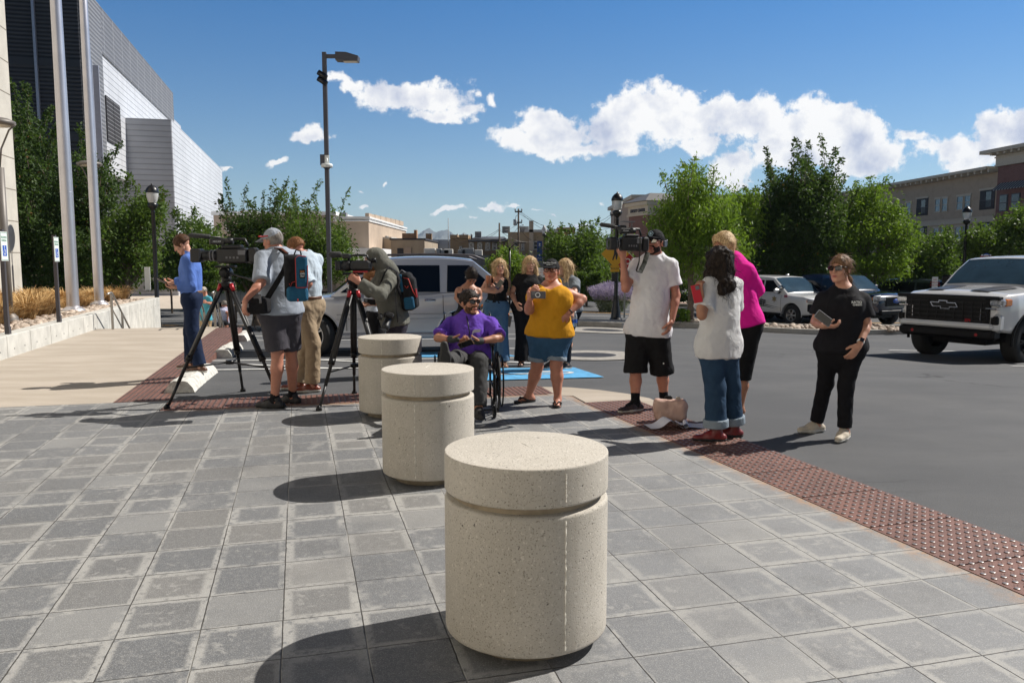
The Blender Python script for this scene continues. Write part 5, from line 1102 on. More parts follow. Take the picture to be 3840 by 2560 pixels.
m=MB(); m.lathe([(0,-.15),(.09,-.12),(.13,-.07)],(.05,-.22,zc),16); m.build('dome_glass',MGL,o); m=MB(); m.box((-.13,0,zc+.2),(.15,.2,.35)); m.build('junction_box',MDG,o)
# modern double arm lamp
Y=36; q=G(1911,Y); zt=P(1911,928,Y).z-q.z; o=empty('double_arm_lamp',q,label='black double arm modern lamp post behind the blonde women',cat='street light')
m=MB(); m.tube([(0,0,0),(0,0,zt)],.05,8); m.build('pole',MBK,o)
for s_ in (-1,1):
    m=MB(); m.obox((s_*.14,0,zt+.07),(s_,0,.8),(0,1,0),(-.8*s_,0,1),(.34,.05,.05)); m.build('arm',MBK,o); m=MB(); m.box((s_*.45,0,zt+.2),(.55,.18,.04)); m.build('lamp_head',MBK,o)
# disc lamps at the left
MGP=mat('warm_grey_paint',(.16,.145,.13),.5,.2,.05)
def disc(U,V,Y,zb,lab,rad=.5):
    p=P(U,V,Y); o=empty('disc_lamp',(p.x,Y,zb),label=lab,cat='street light',group='saucer shaped plaza lamps'); z=p.z-zb
    m=MB(); m.tube([(0,0,0),(0,0,z-.85)],.075,12); m.build('pole',MGP,o); m=MB(); m.lathe([(.16,0),(.15,.1),(.09,.16)],n=16); m.build('base',MGP,o)
    m=MB()
    for a in (0,2.09,4.19): m.tube([(0,0,z-.87),(.05*math.cos(a),.05*math.sin(a),z-.5),(.22*math.cos(a),.22*math.sin(a),z-.15),(.35*math.cos(a),.35*math.sin(a),z-.05)],.018,6)
    m.build('arms',MGP,o); m=MB(); m.lathe([(0,z-.04),(rad*.9,z-.06),(rad,z-.02),(rad*.96,z+.02),(rad*.6,z+.07),(0,z+.10)],n=32); m.build('disc',MGP,o)
    m=MB(); m.lathe([(0,z-.08),(rad*.7,z-.075),(rad*.72,z-.06)],n=24); m.build('lens',MC['lens_cream'],o)
disc(335,614,24.2,.345,'saucer shaped lamp behind the right flagpole',.36)
disc(-12,458,15.5,.345,'saucer shaped lamp at the left picture edge in front of the stone wall',.32)
# utility poles and wires
MWD=mat('weathered_wood',(.10,.075,.055),.9,0,.2,4)
def upole(U,V,Y,lab,cross=0,wd=1.3,r=.14,trans=False):
    q=G(U,Y); t_=P(U,V,Y).z-q.z; o=empty('utility_pole',q,label=lab,cat='utility pole',group='wooden utility poles'); m=MB(); m.tube([(0,0,0),(0,0,t_)],[r*1.15,r*.8],10); m.build('pole',MWD,o)
    for k in range(cross): m=MB(); m.box((0,-.1,t_-.25-k*.9),(wd,.1,.12)); m.build('crossarm',MWD,o)
    for k in range(cross):
        for s_ in (-.45,.45): m=MB(); m.lathe([(0,.0),(.05,.02),(.06,.1),(.03,.2),(0,.22)],(wd*s_,-.1,t_-.19-k*.9),8); m.build('insulator',MHV,o)
    if trans:
        m=MB(); m.lathe([(0,-.25),(.15,-.25),(.16,-.22),(.16,.22),(.14,.25),(0,.26)],(-.28,-.1,t_-1.15),16); m.build('transformer',mat('transformer_grey',(.36,.38,.39),.5,.2,.08,3),o)
        m=MB(); m.tube([(-.28,-.1,t_-.9),(-.2,-.1,t_-.6),(0,-.1,t_-.5)],.02,6); m.tube([(0,0,t_-1.7),(.12,-.2,t_-1.45),(.38,-.4,t_-1.35)],.02,6); m.lathe([(0,.05),(.06,.03),(.08,-.05)],(.40,-.4,t_-1.38),10); m.build('service_lamp',MHV,o)
    return o
upole(1944,783,68,'tall wooden utility pole with grey transformer',2,.62,.085,True); upole(1873,836,66,'shorter wooden utility pole left of the transformer pole',0,1,.08); upole(2302,795,64,'wooden utility pole behind the black lamp with the yellow sign',1,.8,.08); 
m=MB()
def wire(a,b_,sag,r=.014):
    a=Vector(a);b_=Vector(b_); m.tube([a.lerp(b_,t_)-Vector((0,0,4*sag*t_*(1-t_))) for t_ in np.linspace(0,1,14)],r,4,cap=False)
WL=['topmost overhead wire sagging from the transformer pole to the pole behind the black lamp','second overhead wire just under the topmost one','slack overhead wire running low toward the pole behind the black lamp','short overhead wire between the two wooden poles left of centre','overhead wire from the shorter pole down to the old brick roof','overhead wire from the shorter pole to the law office wall','overhead wire from the transformer pole to the law office chimney','long low overhead wire running left over the brick building','steep overhead wire crossing between the two wooden poles','short overhead wire leaving to the right behind the bright green tree','short overhead wire leaving to the left of the black lamp']
for WI,(u0,v0,y0,u1,v1,y1,s_) in enumerate(((1944,786,68,2302,797,64,1.6),(1950,795,68,2302,805,64,1.8),(1944,800,68,2302,850,64,.9),(1873,858,66,1944,835,68,.3),(1873,860,66,1800,890,70,.3),(1873,862,66,2000,905,68,.4),(1944,845,68,2010,900,70,.4),(1873,858,66,1700,900,72,.5),(1944,850,68,1873,905,66,.3),(2302,850,64,2420,880,60,.3),(2302,860,64,2230,890,66,.4))):
    m=MB(); wire(P(u0,v0,y0),P(u1,v1,y1),s_); tag(m.build('overhead_wire',MBK,None,loc=P(u0,v0,y0)),WL[WI],'wire',group='overhead wires')
q=G(1683,76); t_=P(1683,818,76).z; m=MB(); m.tube([(0,0,0),(0,0,t_-q.z)],[.06,.03],6); ob=m.build('antenna_mast',MHV); ob.location=q; tag(ob,'thin grey antenna mast rising in front of the mountains','mast')
def cobra(U,V,Y,U2,lab):
    q=G(U2,Y); a=P(U2,V+30,Y)-q; b_=P(U,V,Y)-q; o=empty('cobra_street_light',q,label=lab,cat='street light'); m=MB(); m.tube([(0,0,0),a,a+Vector((-.1,0,.5)),b_.lerp(a,.5)+Vector((0,0,.55)),b_],[.09,.06,.05,.045,.04],8); m.build('pole',MHV,o); m=MB(); m.box(b_,(.7,.25,.14),bev=.03); m.build('lamp_head',MHV,o)
cobra(2180,862,60,2242,'curved arm grey street light behind the feathery green tree')
# small signs in the far lot
def psign(U,V0,V1,Y,wd,lab,lines=3,logo=False,post=True,hgt=None):
    q=G(U,Y); z1=P(U,V0,Y).z-q.z; z0=P(U,V1,Y).z-q.z; o=empty('lot_sign',q,label=lab,cat='sign'); m=MB(); m.box((0,.03,z1/2),(.05,.03,z1)); m.build('post',MC['galvanised_steel'],o); m=MB(); m.box((0,0,(z0+z1)/2),(wd,.02,z1-z0)); m.build('sign_plate',MSGW,o)
    if logo:
        c=(z0+z1)/2+.06; m=MB(); m.lathe([(.13,0),(.16,0)],(0,-.0125,c),24,axis='y'); m.build('blue_ring',MSGB,o); m=MB(); m.box((0,-.014,c+.035),(.46,.003,.06)); m.build('red_bar',MRS,o); m=MB(); m.box((0,-.0145,c-.04),(.46,.003,.04)); m.build('blue_bar',MSGB,o)
    else:
        for k in range(lines): text('lettering',('NO','PARKING','ANY TIME')[k%3],(z1-z0)*.2,(q.x,Y-.0115,q.z+z1-(z1-z0)*(.25+.25*k)),(1,0,0),(0,0,1),MRS,o,.001)
psign(3682,954,990,30,.36,'white sign with a red and blue circular emblem behind the white pickup',logo=True)
psign(3498,1038,1080,33,.24,'small white no parking sign left of the white pickup hood')
psign(2264,984,1003,48,.5,'small white sign near the lavender bush'); psign(2208,988,1002,50,.45,'white sign above the clipped hedge')
psign(2032,1004,1040,31,.32,'white sign with green letter between the blonde woman and the black cap')
# ======================= PEOPLE =======================
def skinmat(name,c,rough=.5):
    m=mat(name,c,rough,0,.10,14,.25,240,bdist=.002); b=bsdf(m); b.inputs['Subsurface Weight'].default_value=.12; b.inputs['Subsurface Radius'].default_value=(.012,.005,.003); b.inputs['Subsurface Scale'].default_value=1.0; return m
SK=dict(fair=skinmat('fair_skin',(.52,.27,.18)),tan=skinmat('tanned_skin',(.40,.185,.11)),red=skinmat('ruddy_skin',(.46,.20,.13)),olive=skinmat('olive_skin',(.36,.17,.10)))
MEY=mat('dark_eye',(.02,.015,.012),.2,0,0,coat=.5); MEW=mat('eye_white',(.34,.31,.29),.3,0,0); MLP=mat('lip_pink',(.38,.12,.10),.45,0,.05); MSGL=mat('black_lens',(.008,.008,.01),.06,0,0,coat=1); MBPL=mat('black_plastic',(.009,.009,.010),.35,0,.1,20)
def hairmat(name,c1,c2,rough=.5):
    m=mat(name,c1,rough,0,0); bsdf(m).inputs['Specular IOR Level'].default_value=.15; t=NT(m.node_tree); b=bsdf(m); co=t.n('ShaderNodeTexCoord').outputs['Object']
    n=t.noise(t.vm('ADD',t.vm('MULTIPLY',co,(1,1,.16)),t.vm('SCALE',t.noise(co,9,2,.5,out=1),.03)),130,3,.6); n2=t.noise(co,16,3,.6)
    t.put(b.inputs['Base Color'],t.mix(t.ss(t.m('ADD',t.m('MULTIPLY',n,.7),t.m('MULTIPLY',n2,.3)),.38,.62),c1,c2)); bn=t.n('ShaderNodeBump'); bn.inputs['Strength'].default_value=.8; bn.inputs['Distance'].default_value=.006; t.put(bn.inputs['Height'],n); t.put(b.inputs['Normal'],bn.outputs[0]); return m
HR=dict(brown=hairmat('brown_hair',(.045,.022,.012),(.13,.065,.035)),dark=hairmat('dark_hair',(.010,.007,.006),(.035,.024,.018)),blonde=hairmat('blonde_hair',(.30,.18,.08),(.68,.50,.28)),grey=hairmat('grey_hair',(.16,.14,.12),(.34,.31,.28)),ginger=hairmat('ginger_hair',(.16,.07,.03),(.30,.14,.06)),light=hairmat('light_brown_hair',(.10,.055,.03),(.26,.15,.08)))
def un(v): v=V3(v); return v/max(np.linalg.norm(v),1e-9)
def child_at(p,px,L,sg,zfix=None):
    """3D place of a joint seen at photo pixel px, bone length L from p; sg -1 nearer, +1 farther"""
    Y=p[1]
    best=None
    for dy in np.linspace(0,L,60)*(sg if sg else 0):
        q=V3(P(px[0],px[1],Y+dy)); d=abs(np.linalg.norm(q-p)-L)
        if best is None or d<best[0]: best=(d,q)
    q=best[1]; d=np.linalg.norm(q-p)
    return q
def facedir(a): a=math.radians(a); return V3((math.sin(a),-math.cos(a),0))
def sidedir(a): a=math.radians(a); return V3((math.cos(a),math.sin(a),0))
def wrinkle(amp,f,seed,hz_=None):
    def post(X,Y,Z,Fv):
        n=.55*pseudo(X,Y,Z*.8,f,seed)+1.25*(.42-np.abs(pseudo(X,Y,Z*.75,f*1.15,seed+1)))+.25*pseudo(X,Y,Z,f*2.4,seed+2)
        return (Fv+amp*n.astype(np.float32))
    return post
def hand_prims(wr,d,n,side,curl=.5,s=1,spread=.0,tcurl=.4):
    """wr wrist, d direction of the hand, n palm normal (towards the palm side), side +-1 where the thumb is"""
    d=un(d); n=un(n-d*np.dot(n,d)); w_=np.cross(d,n)*side; pr=[]
    for o in (-.022,0,.022): pr.append(cone(wr+d*.012*s+w_*o*.7*s,wr+d*.085*s+w_*o*s,.0175*s,.016*s,.02,n,.75))
    for i,(o,L) in enumerate(((.030,.070),(.010,.079),(-.010,.074),(-.030,.058))):
        p=wr+d*.088*s+w_*o*s; a=math.radians(8+curl*22+i*4*curl); dd=d*math.cos(a)+n*math.sin(a)+w_*(o*spread*8); dd=un(dd); r=.0098*s
        for seg,(fr,ad) in enumerate(((.44,52),(.32,58),(.24,35))):
            q=p+dd*L*s*fr; pr.append(cone(p,q,r,r*.93,.005)); p=q; r*=.93; a+=math.radians(ad*curl); dd=un(d*math.cos(a)+n*math.sin(a)+w_*(o*spread*8))
    p=wr+d*.022*s+w_*.026*s; dd=un(w_*.62+d*.72+n*.35)
    pr.append(cone(p,p+dd*.042*s,.0165*s,.0125*s,.012)); p=p+dd*.042*s; dd=un(w_*(.35-.5*tcurl)+d*.85+n*(.3+tcurl*.5)); pr.append(cone(p,p+dd*.03*s,.0118*s,.0105*s,.006)); q=p+dd*.03*s; dd=un(d*.8+n*(.3+tcurl)-w_*.2*tcurl); pr.append(cone(q,q+dd*.024*s,.0105*s,.0088*s,.005))
    return pr
def person(K):
    """K: description of one person, joints given as photo pixels with a depth"""
    c=K['c']; Y=K['Y']; s=K.get('s',1.0); bk=K.get('bk',1.0); fem=K.get('fem',0); px=lambda q:C(c,q[0],q[1])
    ph=K['phi']; f=facedir(ph); sd=sidedir(ph)
    pel=V3(P(*px(K['pel']),Y+K.get('pdy',0))); nk=V3(P(*px(K['nk']),Y+K.get('ndy',0))); up=un(nk-pel); f=un(f-up*np.dot(f,up)); sd=np.cross(up,f); sd=un(sd) if np.dot(np.cross(up,f),sidedir(ph))>0 else -un(np.cross(up,f))
    T=np.linalg.norm(nk-pel)
    shw=.162*s*(.90 if fem else 1)*K.get('shw',1); hpw=.088*s*(1.04 if fem else 1)*max(1,.6+.4*bk)
    J={}
    for n_,sg in (('A',-1),('B',1)):
        sh=nk-up*.078*s+sd*sg*shw; 
        if K.get('sh'+n_): sh=V3(P(*px(K['sh'+n_]),sh[1]))-up*.030*s
        hip=pel+sd*sg*hpw-up*.02; J['sh'+n_]=sh; J['hip'+n_]=hip
        e=K.get('el'+n_); J['el'+n_]=child_at(sh,px(e),.285*s,e[2] if len(e)>2 else 0) if e else sh-up*.28*s+sd*sg*.05
        w_=K.get('wr'+n_); J['wr'+n_]=child_at(J['el'+n_],px(w_),.255*s,w_[2] if len(w_)>2 else 0) if w_ else J['el'+n_]-V3((0,0,.25))*s
        an=K.get('an'+n_)
        if an:
            an3=V3(G(an[0],an[1]))+V3((0,0,.085*s+(an[2] if len(an)>2 else 0))) 
            J['an'+n_]=an3
            kn=K.get('kn'+n_); 
            if kn: q=V3(P(*px(kn),(hip[1]+an3[1])/2+(kn[2] if len(kn)>2 else 0))); J['kn'+n_]=q
            else: J['kn'+n_]=(hip+an3)/2+f*.03
        else:
            J['kn'+n_]=V3(P(*px(K['kn'+n_]),Y+K['kn'+n_][2])); J['an'+n_]=V3(P(*px(K['an3'+n_]),Y+K['an3'+n_][2]))
    base=V3((pel[0],pel[1],0)); base[2]=min(J['anA'][2],J['anB'][2])-.085*s
    # ---- head frame ----
    hc=V3(P(*px(K['hd']),nk[1]+K.get('hdy',0))); hp=K.get('hphi',ph); pit=math.radians(K.get('pitch',0)); rol=math.radians(K.get('roll',0))
    hf0=facedir(hp); hs=sidedir(hp); hf=hf0*math.cos(pit)-V3((0,0,1))*math.sin(pit); hu=V3((0,0,1))*math.cos(pit)+hf0*math.sin(pit)
    hu,hs=hu*math.cos(rol)+hs*math.sin(rol),hs*math.cos(rol)-hu*math.sin(rol)
    hk=K.get('hk',1.0)*s**.4; ax=(hs,hf,hu); Hp=lambda a,b_,d_:hc+(hs*a+hf*b_+hu*d_)*hk
    # ---- torso ----
    fl=.74
    bust=K.get('bust',(.04 if K.get('tstyle') else .028) if fem else 0); belly=K.get('belly',0)
    def torso(t,lower=True):
        pr=[cone(J['hipA']+up*.03,J['hipB']+up*.03,.108*s*bk+t,.108*s*bk+t,.06,f,.88)] if lower else []
        W=.150*s*bk*(.86 if fem else 1)
        q=[pel+up*T*.12,pel+up*T*.38,pel+up*T*.66,pel+up*T*.84]
        rr=[.150*s*bk*(1.0 if fem else .94)+t,W*.96+t,.158*s*(.5+.5*bk)*(.93 if fem else 1)+t,.118*s*(.6+.4*bk)+t]
        for i in range(3): pr.append(cone(q[i],q[i+1],rr[i],rr[i+1],.05,f,fl*(1.08 if i==0 else 1)))
        pr+= [cone(nk-up*.055*s,J['shA']+sd*.01,.052*s+t,.046*s+t,.05),cone(nk-up*.055*s,J['shB']-sd*.01,.052*s+t,.046*s+t,.05)]; pr.append(cone(nk-up*.035,nk-up*.08,.060*s+t*.6,.095*s+t,.05,f,.8))
        for sg,n_ in ((-1,'A'),(1,'B')): pr.append(cone(pel+up*T*.72+sd*sg*.085*s,J['sh'+n_]-sd*sg*.03-up*.02,.070*s+t,.045*s+t,.05))
        if bust: 
            for sg in (-1,1): pr.append(ell(pel+up*T*.68+f*(.085*s*bk)+sd*sg*.075*s*bk,(sd,f,up),[(bust+.03)*s*.95*bk+t,(bust+.02)*s*bk+t,(bust+.025)*s*bk+t],.05 if K.get('tstyle') else .10))
        if belly: pr.append(ell(pel+up*T*.30+f*.055*s*bk,(sd,f,up),[.135*s*bk+t,belly*s+t,.14*s*bk+t],.07))
        return pr
    ab=K.get('abk',.5+.5*bk)
    def arm(n_,t=0,upto=1.0,cutend=None,k=.03):
        a,e,w_=J['sh'+n_],J['el'+n_],J['wr'+n_]; pr=[]
        pr.append(cone(a,a+(e-a)*.3,.050*s*ab+t,.049*s*ab+t,k)); pr.append(cone(a+(e-a)*.3,e,.049*s*ab+t,.038*s*ab+t,k))
        if upto>1: pr+= [cone(e,e+(w_-e)*.3,.040*s*ab+t,.040*s*ab+t,.02),cone(e+(w_-e)*.3,w_,.040*s*ab+t,.026*s+t,.02)]
        return pr
    def sleeve(n_,frac,t,flare=.012):
        a,e,w_=J['sh'+n_],J['el'+n_],J['wr'+n_]; pr=[]
        if frac<=1:
            end=a+(e-a)*frac; d=un(e-a); pr.append(cone(a,end+d*.03,.050*s*ab+t,(.047*s*ab+t+flare),.035,cut=[(end,d)]))
        else:
            pr.append(cone(a,e,.050*s*ab+t,.043*s*ab+t,.04)); g_=frac-1; end=e+(w_-e)*g_; d=un(w_-e)
            pr.append(cone(e,end+d*.03,.045*s*ab+t,.033*s*ab+t+flare*.6,.03,cut=[(end,d)]))
        return pr
    lb=K.get('lbk',.45+.55*bk)
    def leg(n_,t=0,a0=0,flare=0,end=1.0,k=.03,cutend=False,hem=None):
        h,kn,an=J['hip'+n_],J['kn'+n_],J['an'+n_]; sh_=un(an-kn); th=un(kn-h); back=-f; pr=[]
        top=h-un(h-kn)*0
        r0,r1,r2,r3=.086*s*lb,.054*s*lb,.056*s*lb,.037*s
        if end<=1:
            e_=h+(kn-h)*end; d=th; pr.append(cone(h,e_+d*.04,r0+t,(r0+(r1-r0)*end)+t+flare,k+.02,cut=[(e_,d)])); return pr
        pr.append(cone(h,kn,r0+t,r1+t+flare*.4,k+.02)); g_=end-1; e_=kn+(an-kn)*g_
        if g_<.98 or cutend: 
            pr.append(cone(kn,e_+sh_*.05,r1+t+flare*.4,(r1+(r3-r1)*g_*.6)+t+flare,k,cut=[(e_,sh_)])); return pr
        cf=kn+(an-kn)*.33+(back-sh_*np.dot(back,sh_))*.016*s
        pr.append(cone(kn,cf,r1+t,r2+t,k)); pr.append(cone(cf,an,r2+t,r3+t+flare,k)); return pr
    # ---- body (one mesh: trunk, limbs, head, hands) ----
    sk=SK[K.get('skin','fair')]
    body=torso(-.004)+leg('A',end=2)+leg('B',end=2)+arm('A',upto=2)+arm('B',upto=2)
    body+= [cone(nk-up*.05,Hp(0,-.025,-.05),.056*s*K.get('nkw',1),.050*s*K.get('nkw',1),.03)]
    for n_,sg in (('A',-1),('B',1)):
        fa=K.get('ft'+n_,ph+sg*8); fd=facedir(fa); an=J['an'+n_]; fd=un(fd-V3((0,0,0)))
        J['fd'+n_]=fd; body+=[cone(an,an-fd*.045*s-V3((0,0,.045*s)),.036*s,.032*s,.02),cone(an-V3((0,0,.025)),an+fd*.12*s-V3((0,0,.060*s)),.034*s,.022*s,.03,sidedir(fa),1.25)]
        if K.get('bare'):
            sdir=sidedir(fa)
            for i in range(5): 
                p=an+fd*(.12-.006*abs(i-1))*s-V3((0,0,.068*s))+sdir*(-.034+.017*i)*s*(1 if n_=='B' else -1)*-1; body.append(cone(p,p+fd*(.034-.003*i)*s,.0125*s if i==0 else .0095*s,.010*s,.008))
    parts=[sdf(body,K.get('h',.0115))]
    head=[ell(Hp(0,-.012,.022),ax,V3((.074,.094,.088))*hk,.03),ell(Hp(0,.024,-.035),ax,V3((.060,.066,.082))*hk,.03)]
    for sg in (-1,1):
        head+= [cone(Hp(.042*sg,.005,-.065),Hp(.014*sg,.066,-.098),.022*hk,.017*hk,.025),ell(Hp(.038*sg,.058,-.022),ax,V3((.024,.022,.024))*hk,.02),cone(Hp(.012*sg,.088,.028),Hp(.045*sg,.072,.026),.009*hk,.009*hk,.015),
                ell(Hp(.076*sg,-.010,-.012),(hs,hf,hu),V3((.010,.020,.031))*hk,.008)]
    head+= [cone(Hp(0,.088,.016),Hp(0,.108,-.026),.008*hk,.0125*hk,.010),ell(Hp(.012,.096,-.030),ax,V3((.009,.010,.008))*hk,.006),ell(Hp(-.012,.096,-.030),ax,V3((.009,.010,.008))*hk,.006),ell(Hp(0,.085,-.060),ax,V3((.026,.014,.014))*hk,.012),ell(Hp(0,.078,-.098),ax,V3((.017,.015,.015))*hk,.015)]
    for sg in (-1,1): head.append(dict(ell(Hp(.031*sg,.101,.004),ax,V3((.017,.016,.011))*hk,.012,True)))
    parts.append(sdf(head,.0058))
    hands=K.get('hands',{})
    for n_,sg in (('A',-1),('B',1)):
        H_=hands.get(n_,{}); 
        if H_.get('hide'): continue
        fd_=un(J['wr'+n_]-J['el'+n_]); d=un(V3(H_['d'])) if 'd' in H_ else fd_; n=V3(H_.get('n',(-sd*sg if 1 else f))); side=H_.get('side',sg*-1 if True else 1)
        parts.append(sdf(hand_prims(J['wr'+n_],d,n,side,H_.get('curl',.45),s*K.get('hnd',1.02),tcurl=H_.get('t',.4))+[cone(J['wr'+n_]-fd_*.03,J['wr'+n_]+d*.02,.026*s,.022*s,.015)],.0052)); J['hand'+n_]=J['wr'+n_]+d*.09*s+un(n)*.03
    o=sobj('person',parts,sk,loc=base); tag(o,K['label'],'person')
    ch=lambda nm,prims,m,h=.0105,post=None: sobj(nm,[sdf(prims,h,post)],m,o)
    # eyes, brows, lips
    for sg in (-1,1):
        m=MB((Vector(hc),Vector(hs)*hk,Vector(hf)*hk,Vector(hu)*hk)); m.lathe([(0,.0085),(.008,.007),(.0115,0),(.008,-.007),(0,-.0085)],(.031*sg,.078,.004),8); m.build('eye',MEW,o,world=True)
        m=MB((Vector(hc),Vector(hs)*hk,Vector(hf)*hk,Vector(hu)*hk)); m.lathe([(0,.003),(.006,.001),(.0065,-.002)],(.031*sg,.0885,.004),8,axis='y'); m.build('iris',MEY,o,world=True)
        m=MB((Vector(hc),Vector(hs)*hk,Vector(hf)*hk,Vector(hu)*hk)); m.tube([(.013*sg,.099,.024),(.030*sg,.095,.031),(.050*sg,.080,.025)],[.0035,.0045,.002],6); m.build('eyebrow',HR[K.get('hair','brown')],o,world=True)
    m=MB((Vector(hc),Vector(hs)*hk,Vector(hf)*hk,Vector(hu)*hk)); m.tube([(-.023,.091,-.062),(-.008,.099,-.058),(.008,.099,-.058),(.023,.091,-.062)],[.002,.0045,.0045,.002],6); m.tube([(-.022,.090,-.064),(0,.098,-.068),(.022,.090,-.064)],[.002,.0058,.002],6); m.build('lips',MLP,o,world=True)
    # ---- clothes ----
    cm=lambda key,dv: cloth(K[key][0],K[key][1],bump=K[key][2] if len(K[key])>2 else .55)
    seed=abs(hash(K['label']))%97 if False else sum(map(ord,K['label']))%97
    if 'pants' in K:
        st=K.get('pstyle','long'); t=K.get('pt',.012); 
        wz=pel+up*T*(K.get('waist',.16) if K.get('hem',-.02)>.05 or 'top' not in K else min(K.get('waist',.16),K.get('hem',-.02)+.05))
        pr=[cone(J['hipA']+up*.03,J['hipB']+up*.03,.108*s*bk+t,.108*s*bk+t,.05,f,.90,cut=[(wz,up)]),cone(pel-up*.02,wz+up*.03,.150*s*bk*(1.0 if fem else .95)+t,.150*s*bk*(.97 if fem else .93)+t,.04,f,fl*1.1,cut=[(wz,up)])]
        fe=K.get('flare',.010)
        for n_ in 'AB':
            if st=='long': pr+=leg(n_,t,flare=fe,end=1+K.get('plen',.93),k=.03,cutend=True)
            elif st=='wide': 
                h,kn,an=J['hip'+n_],J['kn'+n_],J['an'+n_]; e_=an-V3((0,0,.01)); pr+= [cone(h,kn,.092*s*lb+t,.075*s*lb+t,.03),cone(kn,e_+un(an-kn)*.04,.075*s*lb+t,.095*s+t,.03,cut=[(e_,un(an-kn))])]
            elif st=='shorts': pr+=leg(n_,t+.006,flare=fe+.012,end=K.get('plen',.92),k=.04)
            elif st=='longshorts': 
                h,kn,an=J['hip'+n_],J['kn'+n_],J['an'+n_]; e_=kn+(an-kn)*K.get('plen',.10); d=un(an-kn); pr+=[cone(h,kn,.092*s*lb+t,.083*s*lb+t,.04,cut=[(e_,d)]),cone(kn,e_+d*.04,.083*s*lb+t,.088*s*lb+t,.03,cut=[(e_,d)])]
            elif st=='skirt': pass
        if st=='skirt':
            mk_=(J['knA']+J['knB'])/2; e_=mk_-V3((0,0,.02)); d=un(mk_-pel); pr+=[cone(pel-up*.05,e_+d*.04,.125*s*bk+t,.10*s*bk+t,.05,f,.85,cut=[(e_,d)])]+[cone(J['hip'+n_],J['kn'+n_]+d*.05,.09*s+t,.062*s+t,.04,cut=[(e_,d)]) for n_ in 'AB']
        ch('skirt' if st=='skirt' else ('shorts' if 'short' in st else 'trousers'),pr,cm('pants',0),.0105,wrinkle(K.get('pw',.0035)*1.25,48,seed))
        if K.get('cuffs'):
            pr=[]
            for n_ in 'AB':
                h,kn,an=J['hip'+n_],J['kn'+n_],J['an'+n_]
                if 'shorts'==st: e_=h+(kn-h)*K.get('plen',.92); d=un(kn-h); r_=(.086+(.054-.086)*K.get('plen',.92))*s*lb+t+.006+fe+.012+.008
                else: e_=kn+(an-kn)*K.get('plen',.93); d=un(an-kn); r_=.05*s*lb+t+fe+.006
                nm='cuff'; ch(nm,[cone(e_-d*.08,e_+d*.04,r_,r_,.01,cut=[(e_+d*.002,d),(e_-d*K['cuffs'],-d)])],cloth('light_denim_cuff',(.24,.29,.34)),.009)
        if 'belt' in K: wb=wz-up*.012; ch('belt',[cone(pel,wz+up*.05,.152*s*bk*.95+t+.003,.152*s*bk*.95+t+.003,.01,f,fl*1.11,cut=[(wz+up*.006,up),(wz-up*.03,-up)])],K['belt'],.008)
    if 'top' in K:
        st=K.get('tstyle','tee'); t=.004+K.get('tt',.014)*.52; hem=K.get('hem',-.02); hz0=pel+up*T*hem
        pr=[]
        tp=torso(t)
        for p in tp[:1]: p['cut']=[(hz0,-up)]
        for p in tp[1:3]: p['cut']=[(hz0,-up)]
        if hem<.1:
            for p in tp[:2]: p['ra']+=K.get('pt',.012)*.9+.004; p['rb']+=K.get('pt',.012)*.9+.004
        if hem<.05: # loose skirt of the shirt
            lo_=cone(pel+up*T*.45,hz0-up*.04,.148*s*bk*(.92 if fem else 1)+t+.008,.150*s*bk*(1.06 if fem else 1.0)+t+.018,.05,f,fl*1.14,cut=[(hz0,-up)]); tp.append(lo_)
        if belly:
            for p in tp: 
                if p['t']=='e' and p['cut'] is None: p['cut']=[(hz0,-up)]
        fr=K.get('sleeve',.62)
        if st in('tank','cami'):
            tp=[p for i,p in enumerate(tp)]
            pr=tp+[dict(cone(J['shA']-sd*.028+up*.09,J['shA']-sd*.02-up*.09,.056*s*ab,.050*s*ab,.02,neg=True)),dict(cone(J['shB']+sd*.028+up*.09,J['shB']+sd*.02-up*.09,.056*s*ab,.050*s*ab,.02,neg=True)),
                dict(ell(nk+f*.08*s+up*.005,(sd,f,up),V3((.092*(.7+.3*bk),.12,.115 if st=='tank' else .15))*s,.02,True))]
            if st=='cami': pr=tp+[dict(ell(nk+up*.0,(sd,f,up),V3((.24,.2,.155))*s,.02,True))]
        else:
            frA,frB=(fr if isinstance(fr,tuple) else (fr,fr))
            pr=tp+sleeve('A',frA,t+.004,K.get('sfl',.014))+sleeve('B',frB,t+.004,K.get('sfl',.014))
            if K.get('vneck'): pr.append(ell(nk+f*.075*s-up*.03,(sd,f,up),V3((.050,.08,.11))*s,.02,True))
            else: pr.append(ell(nk+f*.035*s+up*.03,(sd,f,up),V3((.072,.085,.055))*s,.015,True))
        w_=wrinkle(K.get('tw',.0045)*1.15,44,seed+5)
        ch(K.get('tname','shirt'),pr,cm('top',0),.0105,w_)
        if st=='cami':
            for sg in (-1,1):
                m=MB(); a=nk+sd*sg*.085*s-up*.0; m.tube([pel+up*T*.72+f*.12*s+sd*sg*.08*s,nk-up*.06*s+f*.085*s+sd*sg*.085*s,nk-up*.015*s+sd*sg*.09*s,nk-up*.10*s-f*.09*s+sd*sg*.08*s],.006,6); m.build('strap',cm('top',0),o,world=True)
        if K.get('collar'): ch('collar',[cone(nk-up*.035,nk+up*.035,.072*s,.064*s,.02,cut=[(nk+up*.035,up+f*-.3)]),dict(cone(nk,nk+up*.08,.052,.055,.005,neg=True)),dict(ell(nk+f*.08+up*.05,(sd,f,up),(.03,.06,.07),.01,True))],cm('top',0),.007)
    # shoes
    sh=K.get('shoe')
